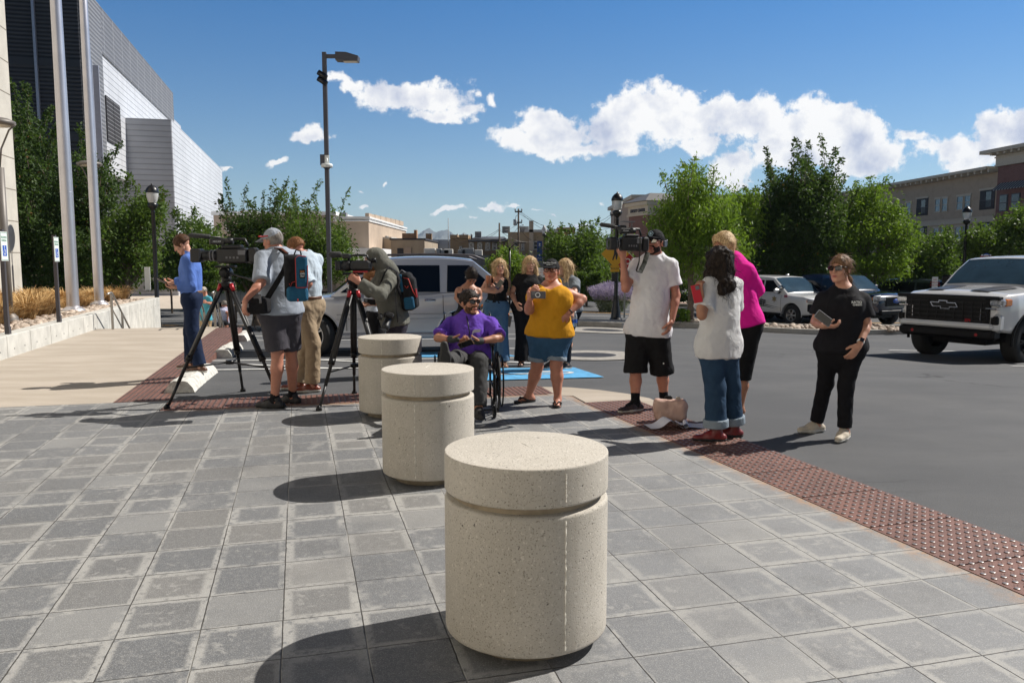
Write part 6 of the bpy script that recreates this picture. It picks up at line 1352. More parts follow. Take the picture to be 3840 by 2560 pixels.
    if sh:
        for n_ in 'AB':
            an=J['an'+n_]; fd=J['fd'+n_]; fs=un(np.cross(fd,V3((0,0,1)))); g0=an-V3((0,0,.085*s)); ang_=K.get('tilt'+n_)
            if ang_: fd=un(ang_); 
            Uz=V3((0,0,1)) if not ang_ else un(V3(K['tiltup'+n_])); fs=un(np.cross(fd,Uz)); g0=an-Uz*.085*s
            if sh[0]=='flop':
                m=MB(); N=20; pts=[]
                for k in range(N):
                    a=2*math.pi*k/N; L=.135*s*math.cos(a); W_=(.046+.006*math.cos(a))*s*math.sin(a); pts.append(g0+fd*(L+.052*s)+fs*W_)
                top_=[Vector(p+Uz*.028) for p in pts]; bot=[Vector(p+Uz*.001) for p in pts]; m.add(bot+top_,[list(range(N))[::-1],[N+i for i in range(N)]]+[[i,(i+1)%N,N+(i+1)%N,N+i] for i in range(N)]); so_=m.build('flip_flop',sh[1],o,world=True)
                m=MB(); q=g0+fd*.135*s+Uz*.03
                for sg in (-1,1): m.tube([q,g0+fd*.10*s+fs*sg*.022*s+Uz*.062,g0+fd*.03*s+fs*sg*.046*s+Uz*.03],.0085*s,6)
                m.build('thong_strap',sh[1],so_,world=True)
            elif sh[0]=='heel':
                pr=[cone(an+fd*.0-Uz*.01,g0+fd*.13*s+Uz*.015,.030*s,.026*s,.02,fs,1.15),cone(g0+fd*.13*s+Uz*.015,g0+fd*.17*s+Uz*.012,.026*s,.012*s,.02)]
                so_=ch('shoe',[dict(p,cut=[(g0,-Uz)]) for p in pr],sh[1],.007); m=MB(); m.tube([Vector(an-fd*.03*s-Uz*.02),Vector(g0-fd*.035*s)],[.014,.006],8); m.build('heel',sh[1],so_,world=True)
            else:
                q=[cone(g0-fd*.055*s+Uz*.035,g0+fd*.06*s+Uz*.035,.040*s,.045*s,.03,Uz,.9),cone(g0+fd*.06*s+Uz*.035,g0+fd*.165*s+Uz*.028,.047*s,.036*s,.03,Uz,.72),cone(an-fd*.01,g0+fd*.06*s+Uz*.05,.044*s,.034*s,.03)]
                if sh[0]=='boot': q.append(cone(an,an+Uz*.05,.044*s,.045*s,.02,cut=[(an+Uz*.06,Uz)]))
                so_=ch('shoe',[dict(p,cut=(p['cut'] or [])+[(g0+Uz*.022,-Uz)]) for p in q]+[dict(ell(an+Uz*.075,(fs,fd,Uz),(.036,.042,.045),.01,True))] if sh[0]!='boot' else [dict(p,cut=(p['cut'] or [])+[(g0+Uz*.022,-Uz)]) for p in q],sh[1],.0075)
                ch2=sobj('sole',[sdf([cone(g0-fd*.055*s+Uz*.03,g0+fd*.06*s+Uz*.03,.042*s,.048*s,.03,cut=[(g0+Uz*.026,Uz),(g0+Uz*.001,-Uz)]),cone(g0+fd*.06*s+Uz*.03,g0+fd*.17*s+Uz*.03,.048*s,.036*s,.03,cut=[(g0+Uz*.026,Uz),(g0+Uz*.001,-Uz)])],.0075)],sh[2],so_)
                if len(sh)>3:
                    m=MB()
                    for i in range(4): p=g0+fd*(.055+.022*i)*s+Uz*(.083-.011*i); m.tube([Vector(p-fs*.028),Vector(p+Uz*.006),Vector(p+fs*.028)],.0035,5)
                    m.build('laces',sh[3],so_,world=True)
        if K.get('sock'):
            for n_ in 'AB': an=J['an'+n_]; d=un(J['kn'+n_]-an); ch('sock',[cone(an-d*.03,an+d*K['sock'][0],.041*s,.043*s,.01,cut=[(an+d*K['sock'][0],d)]),cone(an-V3((0,0,.015)),an+J['fd'+n_]*.085*s-V3((0,0,.036*s)),.045*s,.034*s,.02)],K['sock'][1],.008)
    # hair
    hst=K.get('hstyle','short'); hm=HR[K.get('hair','brown')]
    sh_=lambda e_:ell(Hp(0,-.016,.026),ax,V3((.078,.099,.092))*hk+e_,.02)
    facecut=dict(ell(Hp(0,.130,-.050),ax,V3((.086,.10,.116))*hk,.012,True))
    nz=lambda amp,fq:(lambda X,Y_,Z,Fv:(Fv+amp*pseudo(X,Y_,Z*.35,fq,seed).astype(np.float32)))
    if hst=='short': ch('hair',[dict(sh_(.009),cut=[(Hp(0,0,K.get('hlow',-.035)),-hu+hf*-.25)]),facecut],hm,.0062,nz(.003,170))
    elif hst=='under': ch('hair',[dict(sh_(.004),cut=[(Hp(0,0,-.055),-hu-hf*.2),(Hp(0,.02,0),hf)])],hm,.0062,nz(.002,180))
    elif hst=='long':
        pr=[sh_(.012)]; L=K.get('hlen',.30); pf=K.get('part',.0)
        for sg in (-1,1):
            pr+=[cone(Hp(.055*sg,.01,.06),Hp(.080*sg,.012,-.06),.034,.032,.03),cone(Hp(.080*sg,.012,-.06),Hp(.10*sg,.02,-L*.62),.034,.036,.03),cone(Hp(.10*sg,.02,-L*.62),Hp(.105*sg,.055,-L),.034,.018,.03),cone(Hp(.05*sg,-.06,0),Hp(.06*sg,-.075,-L*.9),.06,.03,.04)]
        ch('hair',pr+[dict(ell(Hp(0,.125,-.045),ax,V3((.068,.10,.112))*hk,.012,True)),dict(cone(Hp(0,.11,-.1),Hp(0,.08,-L-.1),.055,.085,.01,neg=True))],hm,.0075,nz(.006,120))
    elif hst=='pony':
        ch('hair',[dict(sh_(.010),cut=[(Hp(0,0,-.055),-hu-hf*.35)]),facecut,cone(Hp(0,-.10,K.get('py',.0)),Hp(K.get('pxo',0),-.14,K.get('py',.0)-.06),.030,.036,.02),cone(Hp(K.get('pxo',0),-.14,K.get('py',0)-.06),Hp(K.get('pxo',0)*1.5,-.16,K.get('py',0)-.19),.042,.024,.03)],hm,.0065,nz(.004,150))
    elif hst=='curly':
        rr=random.Random(5); pr=[sh_(.020)]
        for i in range(60):
            a=rr.uniform(-2.4,2.4); r0=.085; x=math.sin(a)*r0; y=-math.cos(a)*r0*1.1-.01; z=rr.uniform(-.25,.07); w_=1+.5*max(0,-z-.02)/.25; pr.append(ell(Hp(x*w_,y*w_,z),ax,V3((.026,.026,.034))*rr.uniform(.8,1.25),.012))
        pr+= [cone(Hp(0,-.04,0),Hp(0,-.075,-.22),.085,.075,.04),facecut]
        ch('hair',pr,hm,.0075,lambda X,Y_,Z,Fv:(Fv+.011*pseudo(X,Y_,Z,130,3).astype(np.float32)))
    elif hst=='hood': 
        ch('hood',[dict(sh_(.022)),cone(Hp(0,-.03,.02),nk-f*.04+up*.0,.098,.095,.04),cone(Hp(0,-.04,-.03),nk-f*.07-up*.07,.085,.10,.05),dict(ell(Hp(0,.115,-.035),ax,V3((.068,.115,.115))*hk,.015,True))],cm('top',0),.008,wrinkle(.006,52,4))
        ch('hair',[dict(sh_(.004),cut=[(Hp(0,0,.035),-hu)]),facecut],hm,.0065)
    elif hst=='swept': 
        ch('hair',[sh_(.016),cone(Hp(-.04,.055,.085),Hp(.075,.02,.03),.030,.030,.03),cone(Hp(.07,-.01,.02),Hp(.078,.0,-.09),.034,.024,.03),cone(Hp(-.07,-.01,.02),Hp(-.078,.0,-.09),.034,.024,.03),cone(Hp(0,-.06,0),Hp(0,-.06,-.10),.068,.05,.04),dict(ell(Hp(0,.125,-.045),ax,V3((.074,.10,.115))*hk,.012,True))],hm,.0065,nz(.0015,120))
    ho=[c_ for c_ in o.children if c_.name.startswith('hair') and not c_.name.startswith('hair_tie')]
    if ho and hst in('long','pony','curly','swept','short','under'):
        hm_=ho[0].data; nv=len(hm_.vertices); co_=np.zeros(nv*3); hm_.vertices.foreach_get('co',co_); co_=co_.reshape(-1,3); no_=np.zeros(nv*3); hm_.vertices.foreach_get('normal',no_); no_=no_.reshape(-1,3)
        rg=np.random.RandomState(seed); N_={'long':650,'pony':420,'curly':900,'swept':160,'short':380,'under':200}[hst]; ix=rg.randint(0,nv,N_); p=co_[ix]; n=no_[ix]
        Ls={'long':.13,'pony':.07,'curly':.09,'swept':.08,'short':.022,'under':.018}[hst]*rg.uniform(.5,1.3,N_); dr=V3((0,0,-1)) if hst in('long','curly') else un(-hf*.9-hu*.55)
        tn=dr-n*(n@dr)[:,None]+rg.normal(size=(N_,3))*(.18 if hst!='curly' else .5); tn/=np.linalg.norm(tn,axis=1)[:,None]; sd_=np.cross(tn,n); sd_/=np.linalg.norm(sd_,axis=1)[:,None]+1e-9; wd_=.0022; VV=[];S_=5
        for k in range(S_+1):
            u_=k/S_; q=p+tn*(Ls*u_)[:,None]+n*(.003+.006*u_*(1.5 if hst=='curly' else 1))+V3((0,0,-.02))*u_*u_*(hst!='short')+(sd_*(.012*np.sin(u_*9+ix)*(hst=='curly'))[:,None] if hst=='curly' else 0); w2=wd_*(1-.75*u_); VV+= [q-sd_*w2,q+sd_*w2]
        VV=np.stack(VV,1); Q_=np.array([[2*k,2*k+1,2*k+3,2*k+2] for k in range(S_)]); FQ=(np.arange(N_)[:,None,None]*(2*(S_+1))+Q_[None]).reshape(-1,4)
        rawmesh('hair_strands',VV.reshape(-1,3),FQ,hm,ho[0])
    if K.get('beard'):
        sdp=[dict(ell(Hp(0,.024,-.040),ax,V3((.0625,.068,.083))*hk,.01,cut=[(Hp(0,0,-.046),hu-hf*.35)])),cone(Hp(.04,.012,-.07),Hp(.012,.066,-.105),.0225*hk,.0185*hk,.02),cone(Hp(-.04,.012,-.07),Hp(-.012,.066,-.105),.0225*hk,.0185*hk,.02),
             dict(cone(Hp(-.026,.082,-.047),Hp(.026,.082,-.047),.010,.010,.006)),dict(ell(Hp(0,.112,-.064),ax,(.022,.02,.010),.006,True))]
        ch('beard',sdp,HR[K['beard']],.006,nz(.002,90))
    fr_=(Vector(hc),Vector(hs)*hk,Vector(hf)*hk,Vector(hu)*hk)
    if K.get('cap'):
        cmn=K['cap']; pr=[dict(ell(Hp(0,-.012,.030),ax,V3((.084,.104,.100))*hk,.02,cut=[(Hp(0,0,.026),-hu-hf*.12)]))]
        g=ch('cap',pr,cmn[0],.0065); b_=[cone(Hp(-.035,.075,.038),Hp(-.030,.155,.016),.038*hk,.03*hk,.03,hu,.24),cone(Hp(.035,.075,.038),Hp(.030,.155,.016),.038*hk,.03*hk,.03,hu,.24)]
        if cmn[1]=='flat': b_=[cone(Hp(-.035,.075,.036),Hp(-.034,.160,.034),.042*hk,.032*hk,.03,hu,.24),cone(Hp(.035,.075,.036),Hp(.034,.160,.034),.042*hk,.032*hk,.03,hu,.24)]
        sobj('brim',[sdf([dict(p,n=V3(hu)) for p in b_],.0058)],cmn[2] if len(cmn)>2 else cmn[0],g)
        m=MB(fr_); m.lathe([(.008,.0),(.006,.006),(0,.008)],(0,-.012,.129),8); m.build('button',cmn[0],g,world=True)
    if K.get('glasses'):
        k_,mm=K['glasses']; m=MB(fr_); zz=.006; yy_=.108
        if k_=='sun':
            for sg in (-1,1): m.add([(sg*.006,yy_,zz+.015),(sg*.036,yy_-.003,zz+.018),(sg*.062,yy_-.017,zz+.014),(sg*.058,yy_-.016,zz-.014),(sg*.038,yy_-.004,zz-.022),(sg*.012,yy_,zz-.018),(sg*.006,yy_-.006,zz+.015),(sg*.036,yy_-.009,zz+.018),(sg*.062,yy_-.023,zz+.014),(sg*.058,yy_-.022,zz-.014),(sg*.038,yy_-.010,zz-.022),(sg*.012,yy_-.006,zz-.018)],[[0,1,2,3,4,5],[11,10,9,8,7,6]]+[[i,i+6,(i+1)%6+6,(i+1)%6] for i in range(6)])
            m.build('lens',mm,o,world=True); m=MB(fr_)
            for sg in (-1,1): m.tube([(sg*.062,yy_-.018,zz+.012),(sg*.076,.05,zz+.010),(sg*.079,-.01,zz+.004)],.0035,5); m.tube([(sg*.005,yy_,zz+.013),(sg*.036,yy_-.001,zz+.019),(sg*.063,yy_-.016,zz+.015)],.0035,5)
            m.tube([(-.008,yy_,zz+.008),(.008,yy_,zz+.008)],.003,5); m.build('glasses_frame',MBPL,o,world=True)
        else:
            for sg in (-1,1):
                m.tube([(sg*(.034+.027*math.cos(a)),yy_-.004-.012*(math.cos(a)*.5+.5),zz-.003+.021*math.sin(a)) for a in np.linspace(0,2*math.pi,13)],.0032,5,cap=False); m.tube([(sg*.062,yy_-.016,zz+.006),(sg*.076,.04,zz+.008),(sg*.079,-.01,zz+.002)],.003,5)
            m.tube([(-.008,yy_,zz+.004),(.008,yy_,zz+.004)],.003,5); m.build('glasses',MBPL,o,world=True)
    o['_']=0; del o['_']
    J.update(hc=hc,hs=hs,hf=hf,hu=hu,hk=hk,pel=pel,nk=nk,up=up,f=f,sd=sd,T=T,o=o,fr=fr_,Hp=Hp); return J
# ======================= THE PEOPLE IN THE PHOTO =======================
BLK=('black_cotton',(.010,.010,.012)); WSO=mat('white_sole',(.55,.53,.48),.7,0,.1,20); DSO=mat('dark_sole',(.02,.02,.02),.7,0,.1,20); MBL_=mat('brown_leather',(.10,.04,.02),.4,0,.15,20); MRL_=mat('oxblood_leather',(.17,.02,.02),.35,0,.15,20); MDS=mat('black_mesh_shoe',(.03,.028,.028),.7,0,.3,60); MSH=mat('beige_knit_shoe',(.50,.44,.35),.8,0,.12,60)
J1=person(dict(label='man in a blue dress shirt and navy trousers looking down at his phone',c=3,Y=10.25,s=1.0,phi=-78,hphi=-82,pitch=32,pel=(240,600),nk=(222,268),hd=(163,192),elB=(232,505,-1),wrB=(130,515,0),elA=(205,470,1),wrA=(110,480,0),anA=(718,10.45,.11),anB=(752,10.15,.11),knA=(225,850),knB=(245,850),ftA=-95,ftB=-92,
 top=('blue_dress_shirt',(.095,.18,.50)),sleeve=1.92,tt=.026,hem=.13,collar=1,pants=('navy_trousers',(.012,.022,.055)),waist=.17,belt=mat('brown_belt',(.16,.085,.045),.5,0,.1),flare=.02,pt=.018,plen=.97,shoe=('s',MBL_,WSO),hair='brown',hstyle='short',hlow=-.03,skin='fair',hands=dict(A=dict(curl=.8,n=(0,-.3,1),side=1),B=dict(curl=.7,n=(0,.3,1),side=-1))))
J2=person(dict(label='man in a grey cap and light grey shirt seen from behind with a blue backpack',c=3,Y=8.3,s=1.06,bk=1.1,phi=-140,hphi=-112,pitch=8,pel=(905,700),nk=(893,232),hd=(848,168),elB=(765,480,-1),wrB=(645,610,-1),elA=(985,470,1),wrA=(930,600,1),anA=(1098,8.55),anB=(1030,8.28),knA=(985,1000),knB=(885,1010),ftA=-108,ftB=-98,
 top=('pale_grey_blue_shirt',(.33,.37,.43)),sleeve=.95,tt=.030,hem=-.02,sfl=.018,collar=1,pants=('charcoal_shorts',(.055,.052,.062)),pstyle='shorts',plen=.93,pt=.018,flare=.018,shoe=('s',MDS,DSO,mat('grey_laces',(.2,.2,.2),.8,0,0)),sock=(.07,cloth(*BLK)),hair='grey',hstyle='under',skin='red',cap=(cloth('light_grey_cap',(.34,.37,.42)),'curved'),hands=dict(B=dict(d=(-.15,-.1,-1),curl=.55,n=(.6,.6,0),side=-1))))
J3=person(dict(label='red haired man in a pale shirt and tan trousers standing behind the grey capped man',c=3,Y=9.35,s=1.04,phi=-125,hphi=-118,pitch=28,pel=(1120,660),nk=(1095,262),hd=(1022,222),elB=(1120,490,-1),wrB=(1045,580,0),elA=(1030,480,1),wrA=(960,520,0),anA=(1118,9.5),anB=(1172,9.3),knA=(1110,950),knB=(1155,940),ftA=-80,ftB=-72,
 top=('pale_blue_white_shirt',(.47,.55,.62)),sleeve=1.0,tt=.034,hem=.13,collar=1,tw=.007,pants=('khaki_trousers',(.33,.25,.165)),waist=.18,belt=MBL_,pt=.022,flare=.022,pw=.006,plen=.97,shoe=('s',mat('red_brown_leather',(.18,.04,.02),.35,0,.15,20),WSO),hair='ginger',hstyle='short',skin='red'))
J4=person(dict(label='man in an olive hooded sweatshirt leaning in to look through the tripod camera',c=11,Y=9.05,s=1.03,phi=-82,hphi=-84,pitch=4,pel=(1130,800),nk=(1010,275),hd=(925,195),ndy=-.02,elB=(985,540,-1),wrB=(775,415,0),elA=(870,500,1),wrA=(770,425,0),anA=(1466,9.2),anB=(1490,8.95),knA=(1120,1080),knB=(1145,1080),ftA=-95,ftB=-88,shB=(1075,375),
 top=('olive_grey_sweatshirt',(.135,.135,.115)),sleeve=1.95,tt=.032,hem=-.06,tw=.008,pants=('washed_black_jeans',(.035,.032,.045)),pt=.022,flare=.02,plen=.97,shoe=('s',MDS,DSO),hair='brown',hstyle='hood',beard='ginger',skin='red',hands=dict(A=dict(d=(-.8,0,.5),n=(.3,.2,-.8),side=1,curl=.6),B=dict(d=(-.75,.1,.55),n=(.3,.6,-.5),side=-1,curl=.75))))
J5=person(dict(label='person with auburn hair holding a phone, mostly hidden behind the hooded man',c=11,Y=10.5,s=.97,fem=1,phi=-85,hphi=-90,pitch=30,pel=(950,745),nk=(940,430),hd=(893,370),elB=(965,610,-1),wrB=(905,625,0),elA=(930,600,0),wrA=(890,620,0),anA=(1408,10.6),anB=(1432,10.4),ftA=-90,ftB=-90,top=('pale_striped_top',(.42,.46,.52)),sleeve=.6,tt=.02,hem=.1,pants=BLK,pt=.03,pstyle='wide',shoe=('s',MDS,DSO),hair='ginger',hstyle='pony',skin='fair',hands=dict(A=dict(curl=.7,n=(0,0,1),side=1),B=dict(curl=.7,n=(0,0,1),side=-1))))
J6=person(dict(label='woman with a high dark ponytail and black camisole looking down by the grey car',c=5,Y=11.4,s=.98,fem=1,phi=5,hphi=8,pitch=52,pel=(355,625),nk=(362,345),hd=(388,268),elA=(258,455,0),wrA=(320,525,-1),elB=(462,455,0),wrB=(420,520,-1),anA=(1745,11.3),anB=(1775,11.3),ftA=-10,ftB=10,top=('black_camisole',(.012,.012,.014)),tstyle='cami',tt=.008,hem=.12,pants=('faded_black_denim',(.05,.05,.055)),pt=.012,shoe=('s',MDS,DSO),hair='dark',hstyle='pony',py=.035,skin='tan',abk=.82,hands=dict(A=dict(d=(.8,-.5,.1),curl=.6,n=(0,.4,1),side=1),B=dict(d=(-.8,-.5,.1),curl=.6,n=(0,.4,1),side=-1))))
J7=person(dict(label='blonde woman in a black sleeveless top and blue wide jeans holding a copper mug',c=5,Y=12.0,s=.99,fem=1,phi=2,hphi=10,roll=-4,pel=(603,535),nk=(622,268),hd=(630,184),elA=(478,385,0),wrA=(590,405,-1),elB=(690,420,0),wrB=(598,372,-1),anA=(1858,12.1),anB=(1888,11.85),knA=(560,745),knB=(655,745),ftA=-8,ftB=14,top=('black_ribbed_tank',(.011,.011,.012)),tstyle='tank',tt=.008,hem=.16,pants=('blue_denim',(.085,.165,.27)),pstyle='wide',waist=.22,pt=.008,shoe=('flop',mat('tan_sandal',(.25,.13,.07),.6,0,.1)),bare=1,hair='blonde',hstyle='long',hlen=.34,skin='fair',abk=.88,hands=dict(A=dict(d=(.7,-.3,.4),curl=.5,n=(0,.8,.2),side=1),B=dict(d=(-.9,-.2,.1),curl=.4,n=(0,.9,.1),side=-1))))
J8=person(dict(label='blonde woman all in black with one hand in her pocket',c=5,Y=12.05,s=1.0,fem=1,bk=1.08,phi=6,hphi=8,pel=(862,545),nk=(888,245),hd=(893,162),elA=(735,415,0),wrA=(775,505,-1),elB=(1000,425,0),wrB=(975,520,-1),anA=(1955,12.0),anB=(2000,12.1),knA=(828,755),knB=(905,755),ftA=-6,ftB=12,top=('black_waffle_knit',(.013,.013,.014)),sleeve=.55,tt=.018,hem=-.05,pants=('black_wide_trousers',(.010,.010,.012)),pstyle='wide',pt=.02,shoe=('flop',MDS),bare=1,hair='blonde',hstyle='long',hlen=.30,skin='fair'))
J9=person(dict(label='woman in a mustard yellow tank top and denim shorts with one hand on her hip',c=5,Y=8.5,s=1.0,fem=1,bk=1.33,phi=-12,hphi=-14,pitch=-6,hk=1.03,pel=(1062,765),nk=(1082,318),hd=(1078,222),shA=(985,385),shB=(1190,388),elA=(885,560,-1),wrA=(890,465,-1),elB=(1345,465,0),wrB=(1225,590,-1),anA=(1984,8.62),anB=(2091,8.42),knA=(955,1045),knB=(1120,1045),ftA=-62,ftB=-8,
 top=('mustard_yellow_cotton',(.62,.30,.018)),tstyle='tank',tt=.012,hem=-.02,bust=.085,belly=.13,tw=.007,pants=('mid_blue_denim',(.035,.095,.18)),pstyle='shorts',plen=.80,pt=.010,flare=.0,cuffs=.045,waist=.1,shoe=('flop',MBPL),bare=1,hair='brown',hstyle='under',skin='red',lbk=1.18,abk=1.22,nkw=1.12,cap=(cloth('charcoal_cap',(.018,.018,.02)),'curved',cloth('black_cap_brim',(.01,.01,.012))),glasses=('frame',MBPL),hands=dict(A=dict(d=(.5,-.1,.85),n=(.2,.9,.1),side=1,curl=.35),B=dict(d=(-.75,-.1,-.55),n=(-.2,.9,-.2),side=1,curl=.45))))
J10=person(dict(label='woman with long fair hair in a grey shirt behind the yellow tank top woman',c=5,Y=11.5,s=.98,fem=1,phi=-48,hphi=-62,pel=(1238,555),nk=(1222,275),hd=(1190,188),elA=(1190,430,0),wrA=(1190,520,0),elB=(1278,420,-1),wrB=(1262,560,-1),anA=(2068,11.6),anB=(2124,11.5),knA=(1180,780),knB=(1225,780),ftA=-60,ftB=-55,top=('grey_tshirt',(.16,.18,.20)),sleeve=.62,tt=.022,hem=-.05,pants=('black_leggings',(.012,.013,.018)),pt=.010,shoe=('s',MDS,WSO),hair='blonde',hstyle='long',hlen=.34,skin='fair'))
J11=person(dict(label='bearded man in a purple shirt and sunglasses sitting in a wheelchair',c=5,Y=8.1,s=1.0,bk=1.12,abk=.98,phi=6,hphi=38,hk=1.05,pel=(360,965),nk=(388,590),hd=(372,488),ndy=.04,hdy=-.03,shA=(205,650),shB=(560,650),elA=(95,800,-1),wrA=(218,812,-1),elB=(635,800,-1),wrB=(455,828,-1),knA=(240,985,-.52),an3A=(165,1010,-.90),knB=(455,1005,-.50),an3B=(448,1405,-.62),ftA=0,ftB=12,tiltA=(-.1,.0,1),tiltupA=(-.15,1,0),
 top=('purple_tshirt',(.135,.06,.42)),sleeve=.85,tt=.020,hem=-.0,sfl=.014,tw=.009,belly=.09,vneck=0,pants=('dark_grey_trousers',(.055,.055,.055)),pt=.016,flare=.02,plen=.96,pw=.006,shoe=('s',MDS,DSO),hair='dark',hstyle='short',hlow=-.035,beard='brown',skin='tan',glasses=('sun',MSGL),hands=dict(A=dict(d=(.85,-.4,-.1),n=(.1,.3,.9),side=1,curl=.6),B=dict(d=(-.85,-.4,.0),n=(0,.3,.9),side=-1,curl=.6))))
J12=person(dict(label='man in a white t-shirt and black shorts with a television camera on his shoulder',c=6,Y=8.15,s=1.09,phi=-14,hphi=-36,pitch=-4,pel=(312,800),nk=(358,290),hd=(358,225),bk=.95,shA=(243,352),shB=(463,352),elA=(168,525,-1),wrA=(150,320,-1),elB=(497,570,1),wrB=(470,735,-1),anA=(2382,8.1),anB=(2489,8.25),knA=(232,1060),knB=(405,1060),ftA=-58,ftB=-28,
 top=('white_tshirt',(.72,.72,.74)),sleeve=.68,tt=.022,hem=-.06,tw=.007,pants=('black_athletic_shorts',(.012,.012,.013)),pstyle='longshorts',plen=.06,pt=.03,waist=.1,shoe=('s',mat('black_red_trainer',(.035,.022,.022),.6,0,.5,40),WSO,mat('black_laces',(.01,.01,.01),.8,0,0)),sock=(.10,cloth(*BLK)),hair='dark',hstyle='under',beard='dark',skin='red',cap=(cloth('black_flat_cap',(.012,.012,.014)),'flat'),glasses=('sun',mat('mirror_lens',(.35,.33,.30),.05,.9,0)),hands=dict(A=dict(d=(-.1,-.2,1),n=(.2,.3,.9),side=1,curl=.35),B=dict(d=(-.35,-.1,-1),n=(-.7,.3,0),side=-1,curl=.4))))
J14=person(dict(label='blonde woman in a bright pink short sleeved blazer and black skirt',c=6,Y=7.55,s=1.04,fem=1,phi=-58,hphi=-52,pitch=16,pel=(925,760),nk=(868,315),hd=(808,245),elB=(1022,560,1),wrB=(985,640,1),elA=(815,520,0),wrA=(780,600,0),shB=(960,390),anA=(2740,7.7,.06),anB=(2771,7.55,.06),knA=(880,1090),knB=(925,1090),ftA=-60,ftB=-50,
 top=('hot_pink_wool',(.72,.012,.30)),tname='blazer',sleeve=.93,tt=.030,hem=.0,sfl=.02,vneck=1,pants=('black_skirt',(.010,.010,.011)),pstyle='skirt',pt=.02,shoe=('heel',mat('black_patent',(.01,.01,.01),.15,0,0,coat=1)),hair='blonde',hstyle='swept',skin='tan'))
J13=person(dict(label='woman with long dark curly hair in a loose white shirt seen from behind',c=6,Y=6.8,s=.99,fem=1,bk=1.02,phi=-150,hphi=-165,pel=(775,905),nk=(800,445),hd=(778,352),elB=(665,700,-1),wrB=(660,585,0),elA=(870,690,1),wrA=(760,600,1),anA=(2748,6.9),anB=(2684,6.74),knA=(848,1170),knB=(752,1170),ftA=-88,ftB=-95,
 top=('white_linen_shirt',(.60,.60,.60)),sleeve=.78,tt=.030,hem=-.14,sfl=.02,tw=.006,pants=('dark_blue_denim',(.022,.050,.095)),pt=.022,flare=.03,plen=.90,cuffs=.07,pw=.005,shoe=('boot',MRL_,DSO),hair='dark',hstyle='curly',skin='olive',hands=dict(B=dict(d=(-.2,.1,1),n=(.7,.5,0),side=1,curl=.6),A=dict(hide=1))))
J15=person(dict(label='woman in a black t-shirt and black joggers with sunglasses and a ponytail at the right',c=7,Y=6.9,s=.98,fem=1,bk=1.06,phi=-14,hphi=-48,pel=(772,810),nk=(790,368),hd=(765,245),shA=(640,440),shB=(925,440),elA=(590,625,0),wrA=(640,655,-1),elB=(955,640,0),wrB=(905,790,-1),anA=(3060,7.12),anB=(3165,6.82),knA=(660,1060),knB=(808,1080),ftA=-72,ftB=-38,
 top=('black_tshirt',(.012,.012,.015)),sleeve=.72,tt=.012,hem=-.04,sfl=.022,bust=.03,pants=('black_joggers',(.009,.009,.011)),pt=.012,flare=.004,plen=.96,shoe=('s',MSH,WSO,mat('cream_laces',(.6,.55,.45),.8,0,0)),hair='light',hstyle='pony',py=-.045,skin='fair',glasses=('sun',MSGL),hands=dict(A=dict(d=(.75,-.5,.0),n=(0,.3,.9),side=1,curl=.6),B=dict(d=(-.5,.1,-.8),n=(-.3,.8,0),side=-1,curl=.3))))
def gfoot(x,y): return x
J16=person(dict(label='far man in a turquoise shirt and tan shorts looking at his phone by the handrail',c=3,Y=24.5,s=1.03,phi=-30,hphi=-40,pitch=30,pel=(345,760),nk=(345,580),hd=(330,545),elA=(310,640,0),wrA=(322,625,-1),elB=(385,640,0),wrB=(350,632,-1),anA=(764,24.5),anB=(785,24.5),ftA=-20,ftB=0,h=.02,top=('turquoise_tshirt',(.08,.36,.45)),sleeve=.6,tt=.02,hem=-.02,pants=('light_khaki_shorts',(.42,.30,.17)),pstyle='shorts',pt=.02,shoe=('s',MDS,WSO),hair='grey',hstyle='under',skin='red',cap=(cloth('cream_cap',(.5,.45,.36)),'curved')))
J17=person(dict(label='far person with grey hair in a pale shirt sitting low beyond the stairs',c=3,Y=25.5,s=1.0,phi=-140,hphi=-130,pel=(485,780),nk=(490,670),hd=(483,645),elA=(470,710,0),wrA=(465,730,0),elB=(515,710,0),wrB=(510,740,0),knA=(475,790,-.3),an3A=(475,850,-.3),knB=(500,790,-.3),an3B=(500,850,-.3),h=.02,top=('pale_lilac_shirt',(.45,.45,.58)),sleeve=.7,tt=.02,hem=0,pants=('black_trousers',(.015,.015,.018)),shoe=('s',MDS,DSO),hair='grey',hstyle='short',skin='red'))
# ======================= VEHICLES =======================
def paint(name,c,metal=.0,rough=.28,coat=1): m=mat(name,c,rough,metal,.02,2,coat=coat); return m
MTY=mat('tyre_rubber',(.018,.018,.018),.8,0,.15,20,.3,60); MRIM=mat('alloy_rim',(.50,.51,.53),.3,.8,.05); MBRIM=mat('black_rim',(.015,.015,.016),.3,.4,.05); MAG=mat('tinted_auto_glass',(.006,.008,.012),.05,0,0); bsdf(MAG).inputs['Specular IOR Level'].default_value=.3; MWS=mat('windshield_glass',(.035,.07,.10),.04,.0,.2,2,coat=1); MTRIM=mat('black_trim',(.006,.006,.007),.5,0,.1); bsdf(MTRIM).inputs['Specular IOR Level'].default_value=.2; bsdf(MBPL).inputs['Specular IOR Level'].default_value=.25; MCH=mat('chrome',(.62,.63,.65),.12,1,0); MHL=mat('headlight_glass',(.45,.47,.50),.06,.5,.4,30,coat=1); MAM=mat('amber_lens',(.60,.17,.01),.15,0,.1,coat=1); MRDL=mat('red_lens',(.45,.01,.015),.15,0,.1,coat=1)
